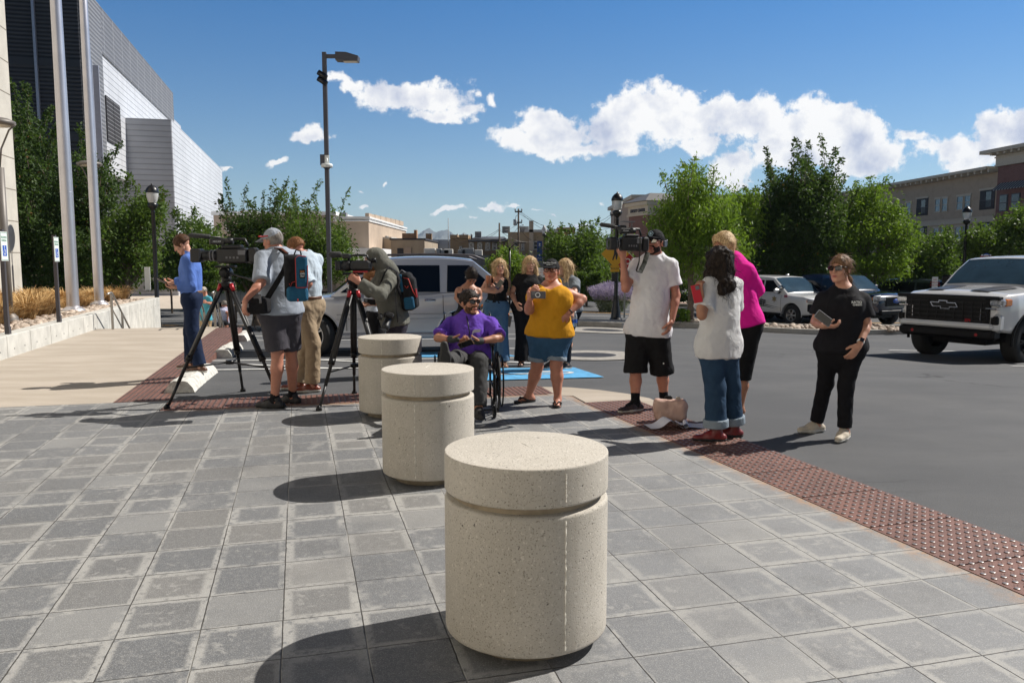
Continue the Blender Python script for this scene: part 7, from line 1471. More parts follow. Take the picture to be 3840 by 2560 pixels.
def wheel(par,x,y,r,wd,side,rim,spokes=5,steer=0,rr=.62,double=False):
    o=empty('wheel',(x,y,r),0); o.parent=par; o.rotation_euler=(0,0,steer)
    s=side
    m=MB(); prof=[(r*rr,-wd*.46),(r*.80,-wd*.5),(r*.93,-wd*.47),(r*.985,-wd*.36),(r,-wd*.2),(r,wd*.2),(r*.985,wd*.36),(r*.93,wd*.47),(r*.80,wd*.5),(r*rr,wd*.46)]
    m.lathe(prof,n=40,axis='y'); 
    m.build('tyre',MTY,o)
    m=MB(); q=s*wd*.42
    m.lathe([(r*rr*1.02,-q),(r*rr*1.0,q*.9),(r*rr*.93,q*1.06),(r*rr*.90,q*.8),(r*rr*.86,q*.1)],n=40,axis='y')
    m.lathe([(0,q*1.0),(r*.13,q*.98),(r*.16,q*.7)],n=16,axis='y')
    for k in range(spokes):
        for dd in ((-.13,.13) if double else (0,)):
            a=2*math.pi*k/spokes; a1=a+dd; wv=.055*r*2*(.6 if double else 1)
            p0=Vector((math.cos(a)*r*.12,q*.92,math.sin(a)*r*.12)); p1=Vector((math.cos(a1)*r*rr*.95,q*.88,math.sin(a1)*r*rr*.95)); d=(p1-p0).normalized(); n_=Vector((0,1,0)); t_=d.cross(n_)
            m.obox((p0+p1)/2,d,t_,n_,((p1-p0).length,wv,.03))
    m.build('rim',rim,o)
    m=MB(); m.lathe([(0,q*.1),(r*rr*.9,q*.1)],n=24,axis='y'); m.build('brake_disc',MTRIM,o); return o
def prof(pts,x): return float(np.interp(x,[p[0] for p in pts],[p[1] for p in pts]))
def vehicle(name,lab,cat,pos,rz,D,pm):
    """x forward, y left; D: dimensions and profiles of this vehicle"""
    o=empty(name,pos,rz,label=lab,cat=cat); L,Wd=D['L'],D['W']; hw=Wd/2; xf,xr=D['xf'],D['xr']; R=D['R']; AR=R*D.get('arch',1.16); zs=D['sill']
    # --- lower body: lofted sections ---
    xs_=sorted(set([round(v,4) for v in list(np.linspace(-D['xb'],D['xn'],56))+[c+AR*math.cos(a) for c in (xf,xr) for a in np.linspace(0,math.pi,19)]]))
    xs_=[x for x in xs_ if -D['xb']<=x<=D['xn']]
    def zlow(x):
        z=zs+.0
        e=max(0,(x-(D['xn']-.5))/.5); z+=.10*e*e; e=max(0,((-D['xb']+.5)-x)/.5); z+=.12*e*e
        for c in (xf,xr):
            if abs(x-c)<AR: z=max(z,R+math.sqrt(max(0,AR*AR-(x-c)**2)))
        return z
    top=D['top']; wp=D.get('plan',[(-D['xb'],.86),(-D['xb']+.25,.96),(-D['xb']+.9,1),(D['xn']-1.1,1),(D['xn']-.35,.95),(D['xn']-.1,.86),(D['xn'],.74)])
    V=[];Fc=[];n=0
    fr=[0,.10,.32,.55,.74,.88,.97,1]
    for x in xs_:
        zl,zt=zlow(x),prof(top,x); w_=hw*prof(wp,x); zc=zt+D.get('crown',.03); sec=[]
        belt=D.get('belt',zt)
        for k,fk in enumerate(fr):
            z=zl+(zt-zl)*fk
            g=(z-zs)/(max(zt,zs+.4)-zs)
            wz=w_*(1-.035*(1-min(1,g/.35))**2-.050*max(0,(g-.55)/.45)**2)
            if fk==1: wz-=.055; z=zt
            elif fk==.97: wz-=.012; z=zt-.025 if zt-zl>.1 else z
            sec.append((wz,z))
        pts=[(0,zl)]+[(hw*.62,zl)]+sec+[(sec[-1][0]*.62,zt+(zc-zt)*.75),(0,zc)]
        full=[(x,-p[0],p[1]) for p in pts]+[(x,p[0],p[1]) for p in pts[::-1][1:-1]]
        V+=full; n=len(full)
    for i in range(len(xs_)-1):
        for k in range(n): Fc.append([i*n+k,(i+1)*n+k,(i+1)*n+(k+1)%n,i*n+(k+1)%n][::-1])
    Fc.append(list(range(n))); Fc.append([(len(xs_)-1)*n+k for k in range(n)][::-1])
    me=bpy.data.meshes.new('body'); me.from_pydata(V,[],Fc); me.materials.append(pm); me.polygons.foreach_set('use_smooth',[True]*(len(Fc)-2)+[False]*2); me.update()
    import bmesh
    bm=bmesh.new(); bm.from_mesh(me); bmesh.ops.recalc_face_normals(bm,faces=bm.faces); bm.to_mesh(me); bm.free()
    bo=bpy.data.objects.new('body',me); COL.objects.link(bo); bo.parent=o
    try:
        md=bo.modifiers.new('n','WEIGHTED_NORMAL')
    except Exception: pass
    # dark wheel wells
    m=MB(); 
    for c in (xf,xr): m.lathe([(AR-.004,-hw*.86),(AR-.004,hw*.86)],(c,0,R),24,axis='y',a0=0,a1=math.pi); m.box((c,0,R*.9),(AR*1.9,hw*1.0,.1))
    m.box(((xf+xr)/2,0,zs+.02),(xf-xr-AR*1.9,hw*1.7,.16)); m.build('wheel_wells',MTRIM,o)
    # arch lips
    for c in (xf,xr):
        for sg in (-1,1):
            m=MB(); m.tube([(c+(AR+.015)*math.cos(a),sg*(hw*prof(wp,c+AR*math.cos(a))-.012),R+(AR+.015)*math.sin(a)) for a in np.linspace(-.12,math.pi+.12,21)],.028 if D.get('flare') else .018,6); m.build('wheel_arch_trim',MTRIM if D.get('flare') else pm,o)
    # --- greenhouse ---
    G_=D['gh']  # list of (x, zroof) roof outline; base points
    xb0,xb1,xr0,xr1,zr,tw=G_['ws0'],G_['rw0'],G_['ws1'],G_['rw1'],G_['z'],G_.get('tw',.80)
    zb=lambda x:prof(top,x)+.005
    hb_=hw*.93; ht=hw*tw
    m=MB(); n1=10; secs=[]
    for k in range(n1+1):
        t_=k/n1; x=xr0+(xr1-xr0)*t_; z=zr-.05*abs(2*t_-1)**2.2*1.0; secs.append((x,z))
    path=[(xb0,zb(xb0),hb_*.97)]+[(xb0+(xr0-xb0)*.5,zb(xb0)+(zr-.05-zb(xb0))*.54,(hb_+ht)/2)]+[(x,z,ht) for x,z in secs]+[(xb1+(xr1-xb1)*.5,zb(xb1)+(zr-.05-zb(xb1))*.56,(hb_+ht)/2)]+[(xb1,zb(xb1),hb_*.96)]
    pts=[]
    for (x,z,wv) in path: pts+=[(x,-wv,z-.0),(x,-wv*.93,z+.022),(x,-wv*.5,z+.045),(x,0,z+.052),(x,wv*.5,z+.045),(x,wv*.93,z+.022),(x,wv,z)]
    fs=[]
    for i in range(len(path)-1):
        for k in range(6): fs.append([i*7+k,i*7+k+1,(i+1)*7+k+1,(i+1)*7+k])
    m.add(pts,fs,True)
    for sg in (-1,1):   # side wall of the cabin: from the roof outline down to the belt line
        b0=len(m.v); N=len(path)
        for (x,z,wv) in path: m.v.append(m.pt((x,sg*wv,z)))
        for (x,z,wv) in path: xx=min(max(x,xb1),xb0); m.v.append(m.pt((xx,sg*hb_,zb(xx)-.06)))
        for i in range(N-1): m.f.append([b0+i,b0+i+1,b0+N+i+1,b0+N+i][::sg]); m.mi.append(0); m.sm.append(False)
    cab=m.build('cabin',pm,o)
    # glass: windscreen, rear screen, side windows as panels set 6 mm proud
    def gl(nm,pts,mm): 
        m=MB(); P_=[Vector(p) for p in pts]; nrm=(P_[1]-P_[0]).cross(P_[2]-P_[1]).normalized(); c=sum(P_,Vector())/len(P_)
        if nrm.dot(c-Vector((0,0,zr-.5)))<0: nrm=-nrm
        N=len(P_); m.add([p+nrm*.010 for p in P_]+[p-nrm*.02 for p in P_],[list(range(N)),[N+i for i in range(N)][::-1]]+[[i,N+i,N+(i+1)%N,(i+1)%N] for i in range(N)]); return m.build(nm,mm,o)
    PF=[path[0],path[1],path[2]]; PR=[path[-1],path[-2],path[-3]]; nn=12
    def gsurf(PP,t_,y,of):
        i_=0 if t_<=.5 else 1; u_=(t_-.5*i_)/.5; a,b_=PP[i_],PP[i_+1]; x,z,wv=[a[k]+(b_[k]-a[k])*u_ for k in range(3)]
        c_=float(np.interp(abs(y),[0,.5,.93,1],[.052,.045,.022,0])); dx_=PP[2][0]-PP[0][0]; dz_=PP[2][1]-PP[0][1]; L_=math.hypot(dx_,dz_); nx,nz_=dz_/L_,-dx_/L_
        if nz_<0: nx,nz_=-nx,-nz_
        return (x+nx*of,y*wv,z+c_+nz_*of)
    for nm_,PP,mm_,ylim in (('windshield',PF,MWS,.93),('rear_window',PR,MAG,.88)):
        ys_=sorted(set(list(np.linspace(-ylim,ylim,nn+1))+[-.5,.5])); ts=(.06,.28,.5,.72,.94); m=MB(); K_=len(ys_)
        pts=[gsurf(PP,t_,y,.012) for t_ in ts for y in ys_]; m.add(pts,[[r*K_+k,r*K_+k+1,(r+1)*K_+k+1,(r+1)*K_+k] for r in range(4) for k in range(K_-1)],True); m.build(nm_,mm_,o)
    zroof=lambda x: prof(sorted([(p[0],p[1]) for p in path]),x)
    def sidepane(x0b,x1b,x0t,x1t,zb0,zt0,sg,nm='side_window',mm=MAG):
        f_=lambda z:(hb_+(ht-hb_)*max(0,min(1,(z-zb(0))/(zr-.05-zb(0)))))
        P_=[(x0b,sg*(f_(zb0)+.0),zb0),(x1b,sg*(f_(zb0)),zb0),(x1t,sg*(f_(zt0)),zt0),(x0t,sg*(f_(zt0)),zt0)]
        N=4; m=MB(); m.add([(p[0],p[1]+sg*.014,p[2]) for p in P_]+[(p[0],p[1]-sg*.02,p[2]) for p in P_],[[0,1,2,3][::-sg],[4,5,6,7][::sg]]+[[i,N+i,N+(i+1)%N,(i+1)%N] for i in range(N)]); return m.build(nm,mm,o)
    for sg in (-1,1):
        for (x0b,x1b,x0t,x1t) in G_['win']: sidepane(x0b,x1b,x0t,x1t,G_['wz0'],G_['wz1'],sg)
    # wheels
    for i,(x) in enumerate((xf,xr)):
        for sg in (-1,1): wheel(o,x,sg*(hw-D.get('tw',.24)*.5-.0),R,D.get('tw',.24),sg,D.get('rim',MRIM),D.get('spokes',5),D.get('steer',0) if i==0 else 0,D.get('rr',.62),D.get('dbl',False))
    # doors: seams, handles, mirrors, sill
    for sg in (-1,1):
        for xd in D['seams']:
            m=MB(); zt_=prof(top,xd)-.06; w_=hw*prof(wp,xd)
            zz=[zs+.1+(zt_-zs-.1)*t_ for t_ in np.linspace(0,1,8)]
            P0=[]
            for z in zz: g=(z-zs)/(prof(top,xd)-zs); wz=w_*(1-.035*(1-min(1,g/.35))**2-.050*max(0,(g-.55)/.45)**2); P0.append((xd,sg*(wz-.001),z))
            m.tube(P0,.0065,4); m.build('door_seam',MTRIM,o)
        for xd in D['handles']: m=MB(); m.box((xd,sg*(hw*.985),D['hz']),(.20,.035,.035),bev=.01); m.build('door_handle',D.get('hm',pm),o)
        xm=D['mir']; m=MB(); m.box((xm,sg*(hw+.10),D['mz']),(.12,.22,.19),bev=.04); mo=m.build('mirror',D.get('mm',pm),o); m=MB(); m.box((xm,sg*(hw-.02),D['mz']-.08),(.06,.12,.05)); m.build('mirror_arm',MTRIM,mo)
        m=MB(); m.box(((xf+xr)/2,sg*(hw-.03),zs+.0),(xf-xr-AR*2.05,.10,.09),bev=.02); m.build('running_board',D.get('sb',MTRIM),o)
    return o
def ground_at(x,y): return Vector((x,y,hz(x,y)))
# --- silver SUV, broadside, nose to the left ---
pv_=Vector((P(1193,1246,14.55).x,14.55)); pw_=Vector((P(1716,1246,14.95).x,14.95)); mid=(pv_+pw_)/2; dv=(pv_-pw_); wb=dv.length
MSIL=paint('silver_metallic_paint',(.46,.47,.50),.50,.30)
D=dict(L=4.5,W=1.86,xf=wb/2,xr=-wb/2,xn=wb/2+.86,xb=wb/2+.80,R=.372,sill=.36,steer=math.radians(-26),
 top=[(-2.3,.98),(-2.0,1.12),(-1.2,1.13),(0,1.10),(.62,1.09),(.75,1.07),(1.2,1.02),(1.7,.95),(2.0,.84),(2.2,.66)],crown=.04,
 gh=dict(ws0=.98,ws1=.18,rw0=-2.12,rw1=-1.50,z=1.70,tw=.79,wz0=1.12,wz1=1.585,win=[(.82,-.02,.14,-.0),(-.06,-.90,-.04,-.90),(-1.02,-1.95,-1.04,-1.42)]),
 seams=(.72,-.05,-.95),handles=(.12,-.72),hz=.98,hm=MCH,mir=.62,mz=1.17,sb=MSIL,rr=.66,spokes=5,dbl=True,tw=.26)
suv=vehicle('silver_suv','silver sport utility car parked broadside behind the tripod and the wheelchair','car',ground_at(mid.x,mid.y),math.atan2(dv.y,dv.x),D,MSIL)
for sg in (-1,1):
    m=MB(); m.tube([(.10,sg*.66,1.70),(.0,sg*.67,1.765),(-.8,sg*.67,1.78),(-1.5,sg*.66,1.76),(-1.72,sg*.65,1.68)],.02,8); m.build('roof_rail',MSTL,suv)
    m=MB(); m.box((-.1,sg*.925,.70),(2.0,.03,.09),bev=.012); m.build('side_moulding',MSIL,suv)
    m=MB(); m.box((-2.02,sg*.80,1.0),(.14,.18,.34),bev=.03); m.build('tail_light',MRDL,suv); m=MB(); m.box((2.02,sg*.62,.80),(.25,.32,.16),bev=.04); m.build('headlight',MHL,suv)
# --- heading helper ---
def facing(cx,cy,hx,hy): return ground_at(cx,cy),math.atan2(hy,hx)
# white sheriff SUV
MWPN=paint('white_car_paint',(.66,.67,.68),0,.25); MNV=paint('navy_car_paint',(.008,.014,.040),.2,.2); MDGR=paint('grey_blue_car_paint',(.06,.08,.11),.4,.25)
def placecar(fwx,fwy,hdeg,D,side):   # from the position of a visible front wheel
    h=Vector((math.cos(math.radians(hdeg)),math.sin(math.radians(hdeg)))); l=Vector((-h.y,h.x)); c=Vector((fwx,fwy))-h*D['xf']-l*(side*(D['W']/2-.12)); return ground_at(c.x,c.y),math.radians(hdeg)
DS=dict(L=5.3,W=2.04,xf=1.52,xr=-1.52,xn=2.5,xb=2.75,R=.41,sill=.42,top=[(-2.75,1.05),(-2.5,1.20),(0,1.22),(.9,1.22),(1.2,1.20),(2.0,1.14),(2.35,1.05),(2.5,.85)],crown=.05,
 gh=dict(ws0=1.25,ws1=.45,rw0=-2.6,rw1=-2.25,z=1.86,tw=.80,wz0=1.27,wz1=1.72,win=[(.95,.05,.42,.05),(-.03,-1.0,-.03,-1.0),(-1.1,-2.35,-1.1,-2.1)]),seams=(1.0,.0,-1.05),handles=(.18,-.85),hz=1.10,mir=.85,mz=1.32,rr=.60,spokes=6,dbl=True,tw=.28)
fw=P(2973,1170,30.6); ps,rz=placecar(fw.x,30.6,-62,DS,-1)
sh=vehicle('sheriff_suv','white sheriff sport utility car with black lettering and a gold star badge on its door','car',ps,rz,DS,MWPN)
def front(o,D,zg0,zg1,gw,hl,grm=MTRIM):
    xn=D['xn']
    m=MB(); m.box((xn-.02,0,(zg0+zg1)/2),(.10,gw,zg1-zg0),bev=.02); g=m.build('grille',grm,o); m=MB()
    for k in range(5): m.box((xn+.035,0,zg0+(zg1-zg0)*(k+.5)/5),(.02,gw*.94,.018))
    m.build('grille_bars',MBPL,g)
    for sg in (-1,1): m=MB(); m.box((xn-.13,sg*(D['W']/2*.74),hl[0]),(.30,.42,hl[1]),bev=.03); m.build('headlight',MHL,o); m=MB(); m.box((xn-.26,sg*(D['W']/2*.89),hl[0]),(.10,.09,hl[1]*.8),bev=.02); m.build('side_marker',MAM,o)
    m=MB(); m.box((xn-.06,0,D['sill']+.1),(.22,D['W']*.82,.20),bev=.05); m.build('lower_bumper',MTRIM,o)
front(sh,DS,.72,1.02,1.05,(.98,.14))
for sg in (-1,1): m=MB(); m.box((2.33,sg*.80,.72),(.20,.30,.30),bev=.03); m.build('fog_light_recess',MTRIM,sh)
MSTR=mat('stripe_black',(.012,.012,.014),.4,0,0); MGD=mat('badge_gold',(.30,.24,.13),.4,.3,.1)
sgd=-1
tt=text('door_lettering','SHERIFF',.30,(0,0,0),(1,0,0),(0,1,0),MSTR,None,.002,bold=.008); tt.parent=sh
tt.matrix_local=Matrix(((1,.25,0,-.22),(0,0,-1,-1.036),(0,1,0,.88),(0,0,0,1)))
m=MB()
for (z0,x0,x1) in ((.70,-2.0,1.15),(.64,-2.0,1.0)): m.add([(x0,-1.024,z0+.05),(-.2,-1.028,z0+.10),(.3,-1.028,z0+.06),(x1,-1.022,z0-.05),(.3,-1.028,z0+.03),(-.2,-1.028,z0+.06),(x0,-1.024,z0+.0)],[[0,6,5,1],[1,5,4,2],[2,4,3]])
m.build('door_stripe',MSTR,sh)
m=MB(); m.add([(.68+.15*(1 if k%2==0 else .45)*math.sin(math.pi*k/6),-1.034,1.0+.15*(1 if k%2==0 else .45)*math.cos(math.pi*k/6)) for k in range(12)],[list(range(12))]); m.build('star_badge',MGD,sh)
m=MB(); m.box((.95,-.98,1.36),(.10,.10,.10)); m.lathe([(0,.0),(.09,.01),(.10,.09),(.05,.16)],(1.0,-1.06,1.45),12,axis='x'); m.build('spotlight',MCH,sh)
m=MB(); m.box((1.25,-1.016,1.13),(.16,.006,.10)); m.build('flag_sticker',mat('flag_red_blue',(.25,.06,.10),.5,0,.5,40),sh)
m=MB(); m.box((.35,0,1.93),(.12,.10,.05),bev=.02); m.build('roof_antenna',MWPN,sh)
# navy pickup
DP=dict(L=5.9,W=2.03,xf=1.85,xr=-1.85,xn=2.8,xb=3.05,R=.41,sill=.48,top=[(-3.05,1.28),(-.9,1.28),(-.8,1.30),(1.1,1.32),(1.4,1.30),(2.5,1.22),(2.7,1.10),(2.8,.95)],crown=.05,
 gh=dict(ws0=1.45,ws1=.75,rw0=-1.15,rw1=-.95,z=1.93,tw=.80,wz0=1.38,wz1=1.80,win=[(1.15,.15,.72,.15),(.07,-.85,.07,-.85)]),seams=(1.2,.12,-.9),handles=(.28,-.72),hz=1.17,mir=1.05,mz=1.45,rr=.62,spokes=6,tw=.28)
navy=vehicle('navy_pickup','dark navy pickup truck with an oval badge, parked right of the sheriff car','pickup truck',ground_at(13.1,32.4),math.radians(-62),DP,MNV)
front(navy,DP,.80,1.16,1.15,(1.08,.16))
for sg in (-1,1): m=MB(); m.tube([(2.62,sg*.62,1.19),(2.60,sg*.95,1.17),(2.60,sg*.97,.95),(2.66,sg*.80,.93)],.02,6); m.build('light_strip',MSGW,navy)
m=MB(); m.lathe([(0,.05),(.11,.05),(.125,.03)],(2.80,0,.99),20,axis='x'); bo=m.build('oval_badge',MSGB,navy); bo.scale=(1,1.5,.75); bo.location=(0,0,.25)
tt=text('badge_script','Ford',.10,(0,0,0),(1,0,0),(0,1,0),MCH,None,.002); tt.parent=navy; tt.matrix_local=Matrix(((0,0,1,2.862),(1,0,0,0),(0,1,0,.985),(0,0,0,1)))
# grey wagon from behind
DG=dict(DS); DG.update(top=[(-2.75,1.0),(-2.5,1.12),(0,1.10),(1.2,1.06),(2.0,1.0),(2.5,.8)],W=1.9,sill=.35,R=.36); DG['gh']=dict(DS['gh'],z=1.70,rw1=-1.95,wz0=1.14,wz1=1.56)
gw=P(3420,1075,38); gs=vehicle('grey_suv','blue grey sport utility car seen from behind past the navy pickup','car',ground_at(19.3,39.5),math.radians(128),DG,MDGR)
for sg in (-1,1): m=MB(); m.box((-2.62,sg*.78,1.08),(.16,.22,.38),bev=.04); m.build('tail_light',MRDL,gs)
m=MB(); m.box((-2.33,0,1.71),(.5,1.3,.05),bev=.02); m.build('spoiler',MTRIM,gs)
fc=vehicle('far_car','small far grey car showing only its roof behind the white pickup hood','car',ground_at(24.3,43.5),math.radians(-80),DG,MDGR)
lf=vehicle('far_pickup','far silver pickup seen between the camera tripod legs at the left','car',ground_at(P(930,1075,47).x,47),math.radians(180),DP,MSIL)
# parked cars glimpsed behind the lavender
cz=vehicle('parked_car','dark car glimpsed behind the lavender and the stop sign','car',ground_at(P(2350,1060,52).x,52),math.radians(0),DG,MNV)
# --- white lifted pickup at the right ---
DW=dict(L=5.9,W=2.06,xf=1.87,xr=-1.87,xn=2.80,xb=3.05,R=.44,sill=.60,arch=1.22,top=[(-3.05,1.42),(-.9,1.42),(-.8,1.40),(1.1,1.40),(1.45,1.38),(2.5,1.31),(2.68,1.24),(2.80,1.08)],crown=.06,
 plan=[(-3.05,.90),(-2.8,.97),(-2,1),(1.2,1),(2.3,1.0),(2.62,.96),(2.8,.86)],gh=dict(ws0=1.50,ws1=.80,rw0=-1.15,rw1=-.95,z=1.98,tw=.80,wz0=1.48,wz1=1.86,win=[(1.2,.15,.78,.15),(.07,-.85,.07,-.85)]),seams=(1.15,.12,-.9),handles=(.28,-.72),hz=1.22,mir=1.0,mz=1.52,mm=MTRIM,rr=.60,rim=MBRIM,spokes=6,dbl=True,tw=.30,flare=1,steer=math.radians(-4))
h=Vector((-.868,-.497)).normalized(); wp_=vehicle('white_pickup','large white pickup truck with black hood stripes and black wheels facing the camera','pickup truck',ground_at(8.95-h.x*1.87+.05,15.45-h.y*1.87),math.atan2(h.y,h.x),DW,MWPN)
W_=wp_
m=MB(); m.box((2.79,0,1.03),(.12,1.62,.50),bev=.02); g=m.build('grille',MTRIM,W_)
m=MB()
for k in range(6): m.box((2.858,0,.82+k*.083),(.02,1.5,.02))
for k in range(9): m.box((2.856,-.68+k*.17,1.0),(.015,.02,.36))
m.build('grille_mesh',MBPL,g)
m=MB(); m.box((2.80,0,1.255),(.13,1.98,.055),bev=.01); m.build('hood_lip',MTRIM,W_)
for sg in (-1,1):
    m=MB(); m.box((2.73,sg*.83,1.17),(.20,.40,.13),bev=.03); hl=m.build('headlight',MHL,W_)
    m=MB(); m.box((2.62,sg*1.005,1.17),(.20,.07,.13),bev=.02); m.build('turn_signal',MAM,W_)
    m=MB(); m.box((2.80,sg*.80,1.065),(.12,.30,.035),bev=.01); m.box((2.815,sg*.665,.96),(.08,.035,.24),bev=.01); m.build('chrome_strip',MCH,W_)
    m=MB(); m.box((2.72,sg*.885,.80),(.24,.20,.36),bev=.07); m.build('bumper_corner',MWPN,W_)
    m=MB(); m.box((2.765,sg*.90,.845),(.18,.13,.17),bev=.03); m.build('air_intake',MTRIM,W_)
    m=MB(); m.lathe([(0,.03),(.03,.03)],(2.86,sg*.62,.58),10,axis='x'); m.box((2.83,sg*.62,.55),(.10,.14,.07),bev=.02); m.build('tow_hook',MRDL,W_)
m=MB(); m.box((2.80,0,.735),(.22,1.80,.11),bev=.035); m.build('bumper_bar',MWPN,W_)
m=MB(); m.box((2.76,0,.58),(.26,1.86,.20),bev=.05); m.build('lower_bumper',MTRIM,W_)
m=MB(); m.ext([(-.24,1.055),(-.08,1.055),(-.08,1.02),(.10,1.02),(.10,1.055),(.26,1.055),(.21,1.145),(.05,1.145),(.05,1.18),(-.12,1.18),(-.12,1.145),(-.29,1.145)],'x',2.85,2.885); m.build('bowtie_emblem',MCH,W_)
m=MB(); m.ext([(-.215,1.068),(-.065,1.068),(-.065,1.033),(.085,1.033),(.085,1.068),(.235,1.068),(.195,1.132),(.035,1.132),(.035,1.167),(-.105,1.167),(-.105,1.132),(-.265,1.132)],'x',2.886,2.890); m.build('bowtie_inner',MBPL,W_)
for sg in (-1,1):
    m=MB(); NX,NY=10,5; pts=[]
    for ix in range(NX+1):
        x=1.72+.80*ix/NX
        for iy in range(NY+1):
            y=.26+(.44-.10*ix/NX)*iy/NY; zc=prof(DW['top'],x)+float(np.interp(y,[0,.62,1.0],[.06,.045,0]))+.010+.012*math.sin(math.pi*iy/NY); pts.append((x,sg*y,zc))
    m.add(pts,[[ix*(NY+1)+iy,(ix+1)*(NY+1)+iy,(ix+1)*(NY+1)+iy+1,ix*(NY+1)+iy+1][::sg] for ix in range(NX) for iy in range(NY)],True); m.build('hood_stripe',mat('satin_black_vinyl',(.010,.010,.011),.42,0,0),W_)
tt=text('trim_badge','Z71',.07,(0,0,0),(1,0,0),(0,1,0),MRDL,None,.002,bold=.002); tt.parent=W_; tt.matrix_local=Matrix(((0,0,1,2.875),(1,0,0,.45),(0,1,0,.83),(0,0,0,1)))
# ======================= EQUIPMENT AND CARRIED THINGS =======================
def obj3(name,loc,X,Z,lab,cat,group=None):
    """empty with local x along X and z near Z"""
    X=Vector(X).normalized(); Z=Vector(Z); Yv=Z.cross(X).normalized(); Z=X.cross(Yv)
    o=empty(name,(0,0,0),label=lab,cat=cat,group=group); o.matrix_world=Matrix(((X.x,Yv.x,Z.x,loc[0]),(X.y,Yv.y,Z.y,loc[1]),(X.z,Yv.z,Z.z,loc[2]),(0,0,0,1))); return o
MCB=mat('camera_body_black',(.011,.011,.012),.45,0,.2,20); MFO=mat('grey_windscreen_foam',(.055,.055,.055),.95,0,.4,120,1,200); MLN=mat('lens_front_glass',(.01,.012,.02),.03,0,0,coat=1); MRD_=mat('red_anodised',(.36,.012,.02),.35,.3,.05); MGY=mat('mid_grey_plastic',(.16,.16,.17),.5,0,.1)
def phone(p,X,Z,lab,m_=None,hl=.15,col=None):
    o=obj3('phone',p,X,Z,lab,'phone'); m=MB(); m.box((0,0,0),(hl,.009,.074),bev=.003); m.build('case',m_ or MBPL,o); m=MB(); m.box((0,-.0052,0),(hl-.012,.001,.066)); m.build('screen',MSGL,o); m=MB(); m.box((hl*.32,.0055,.014),(.034,.004,.034),bev=.001); m.build('camera_bump',MGY,o); return o
def tvcam(o,sc=1,lens=.20,mic=True,txt=None,vf=1):
    m=MB(); m.box((-.02,0,.0),(.30,.115,.15),bev=.015); m.box((-.02,0,.085),(.20,.10,.04),bev=.012); m.build('body',MCB,o)
    m=MB(); m.box((-.22,0,.0),(.10,.11,.16),bev=.02); m.build('battery',MCB,o)
    m=MB(); m.lathe([(.045,.13),(.052,.14),(.052,.20),(.046,.21),(.050,.22),(.050,.13+lens*.6),(.044,.13+lens*.75)],n=20,axis='x'); m.build('lens_barrel',MCB,o)
    m=MB(); m.lathe([(.047,.15),(.055,.152),(.055,.165),(.047,.167)],n=20,axis='x'); m.lathe([(.047,.182),(.055,.184),(.055,.195),(.047,.197)],n=20,axis='x'); m.build('lens_rings',MGY,o)
    m=MB(); x=.13+lens*.72; m.box((x+.05,0,0),(.10,.145,.135),bev=.012); m.build('lens_hood',MCB,o); m=MB(); m.lathe([(0,x+.101),(.05,x+.1015)],n=20,axis='x'); m.build('front_glass',MLN,o)
    m=MB(); m.tube([(.13,0,.10),(.10,0,.155),(-.02,0,.165),(-.14,0,.160),(-.17,0,.09)],.014,8); m.build('handle',MCB,o)
    m=MB(); m.box((.10,.07,.135),(.15,.055,.06),bev=.01); m.tube([(.03,.07,.14),(-.05,.07,.14)],.028,12); m.build('viewfinder',MCB,o)
    if mic: m=MB(); m.tube([(.10,-.03,.175),(.42,-.03,.20)],.010,8); m.build('mic_tube',MCB,o); m=MB(); m.tube([(.20,-.03,.185),(.21,-.03,.186),(.40,-.03,.199),(.41,-.03,.2)],[.012,.024,.024,.012],12); m.build('mic_foam',MFO,o)
    m=MB(); 
    for i in range(4): m.box((-.08+i*.035,.0585,-.02),(.018,.006,.02))
    m.box((-.12,.059,.03),(.07,.004,.045)); m.build('controls',MGY,o)
    if txt: tt=text('lettering',txt,.022,(0,0,0),(1,0,0),(0,1,0),MSGW,None,.0004); tt.parent=o; tt.matrix_local=Matrix(((-1,0,0,.10),(0,0,1,.099),(0,1,0,.135),(0,0,0,1)))
def q3(c,x,y,Y): return P(*C(c,x,y),Y)
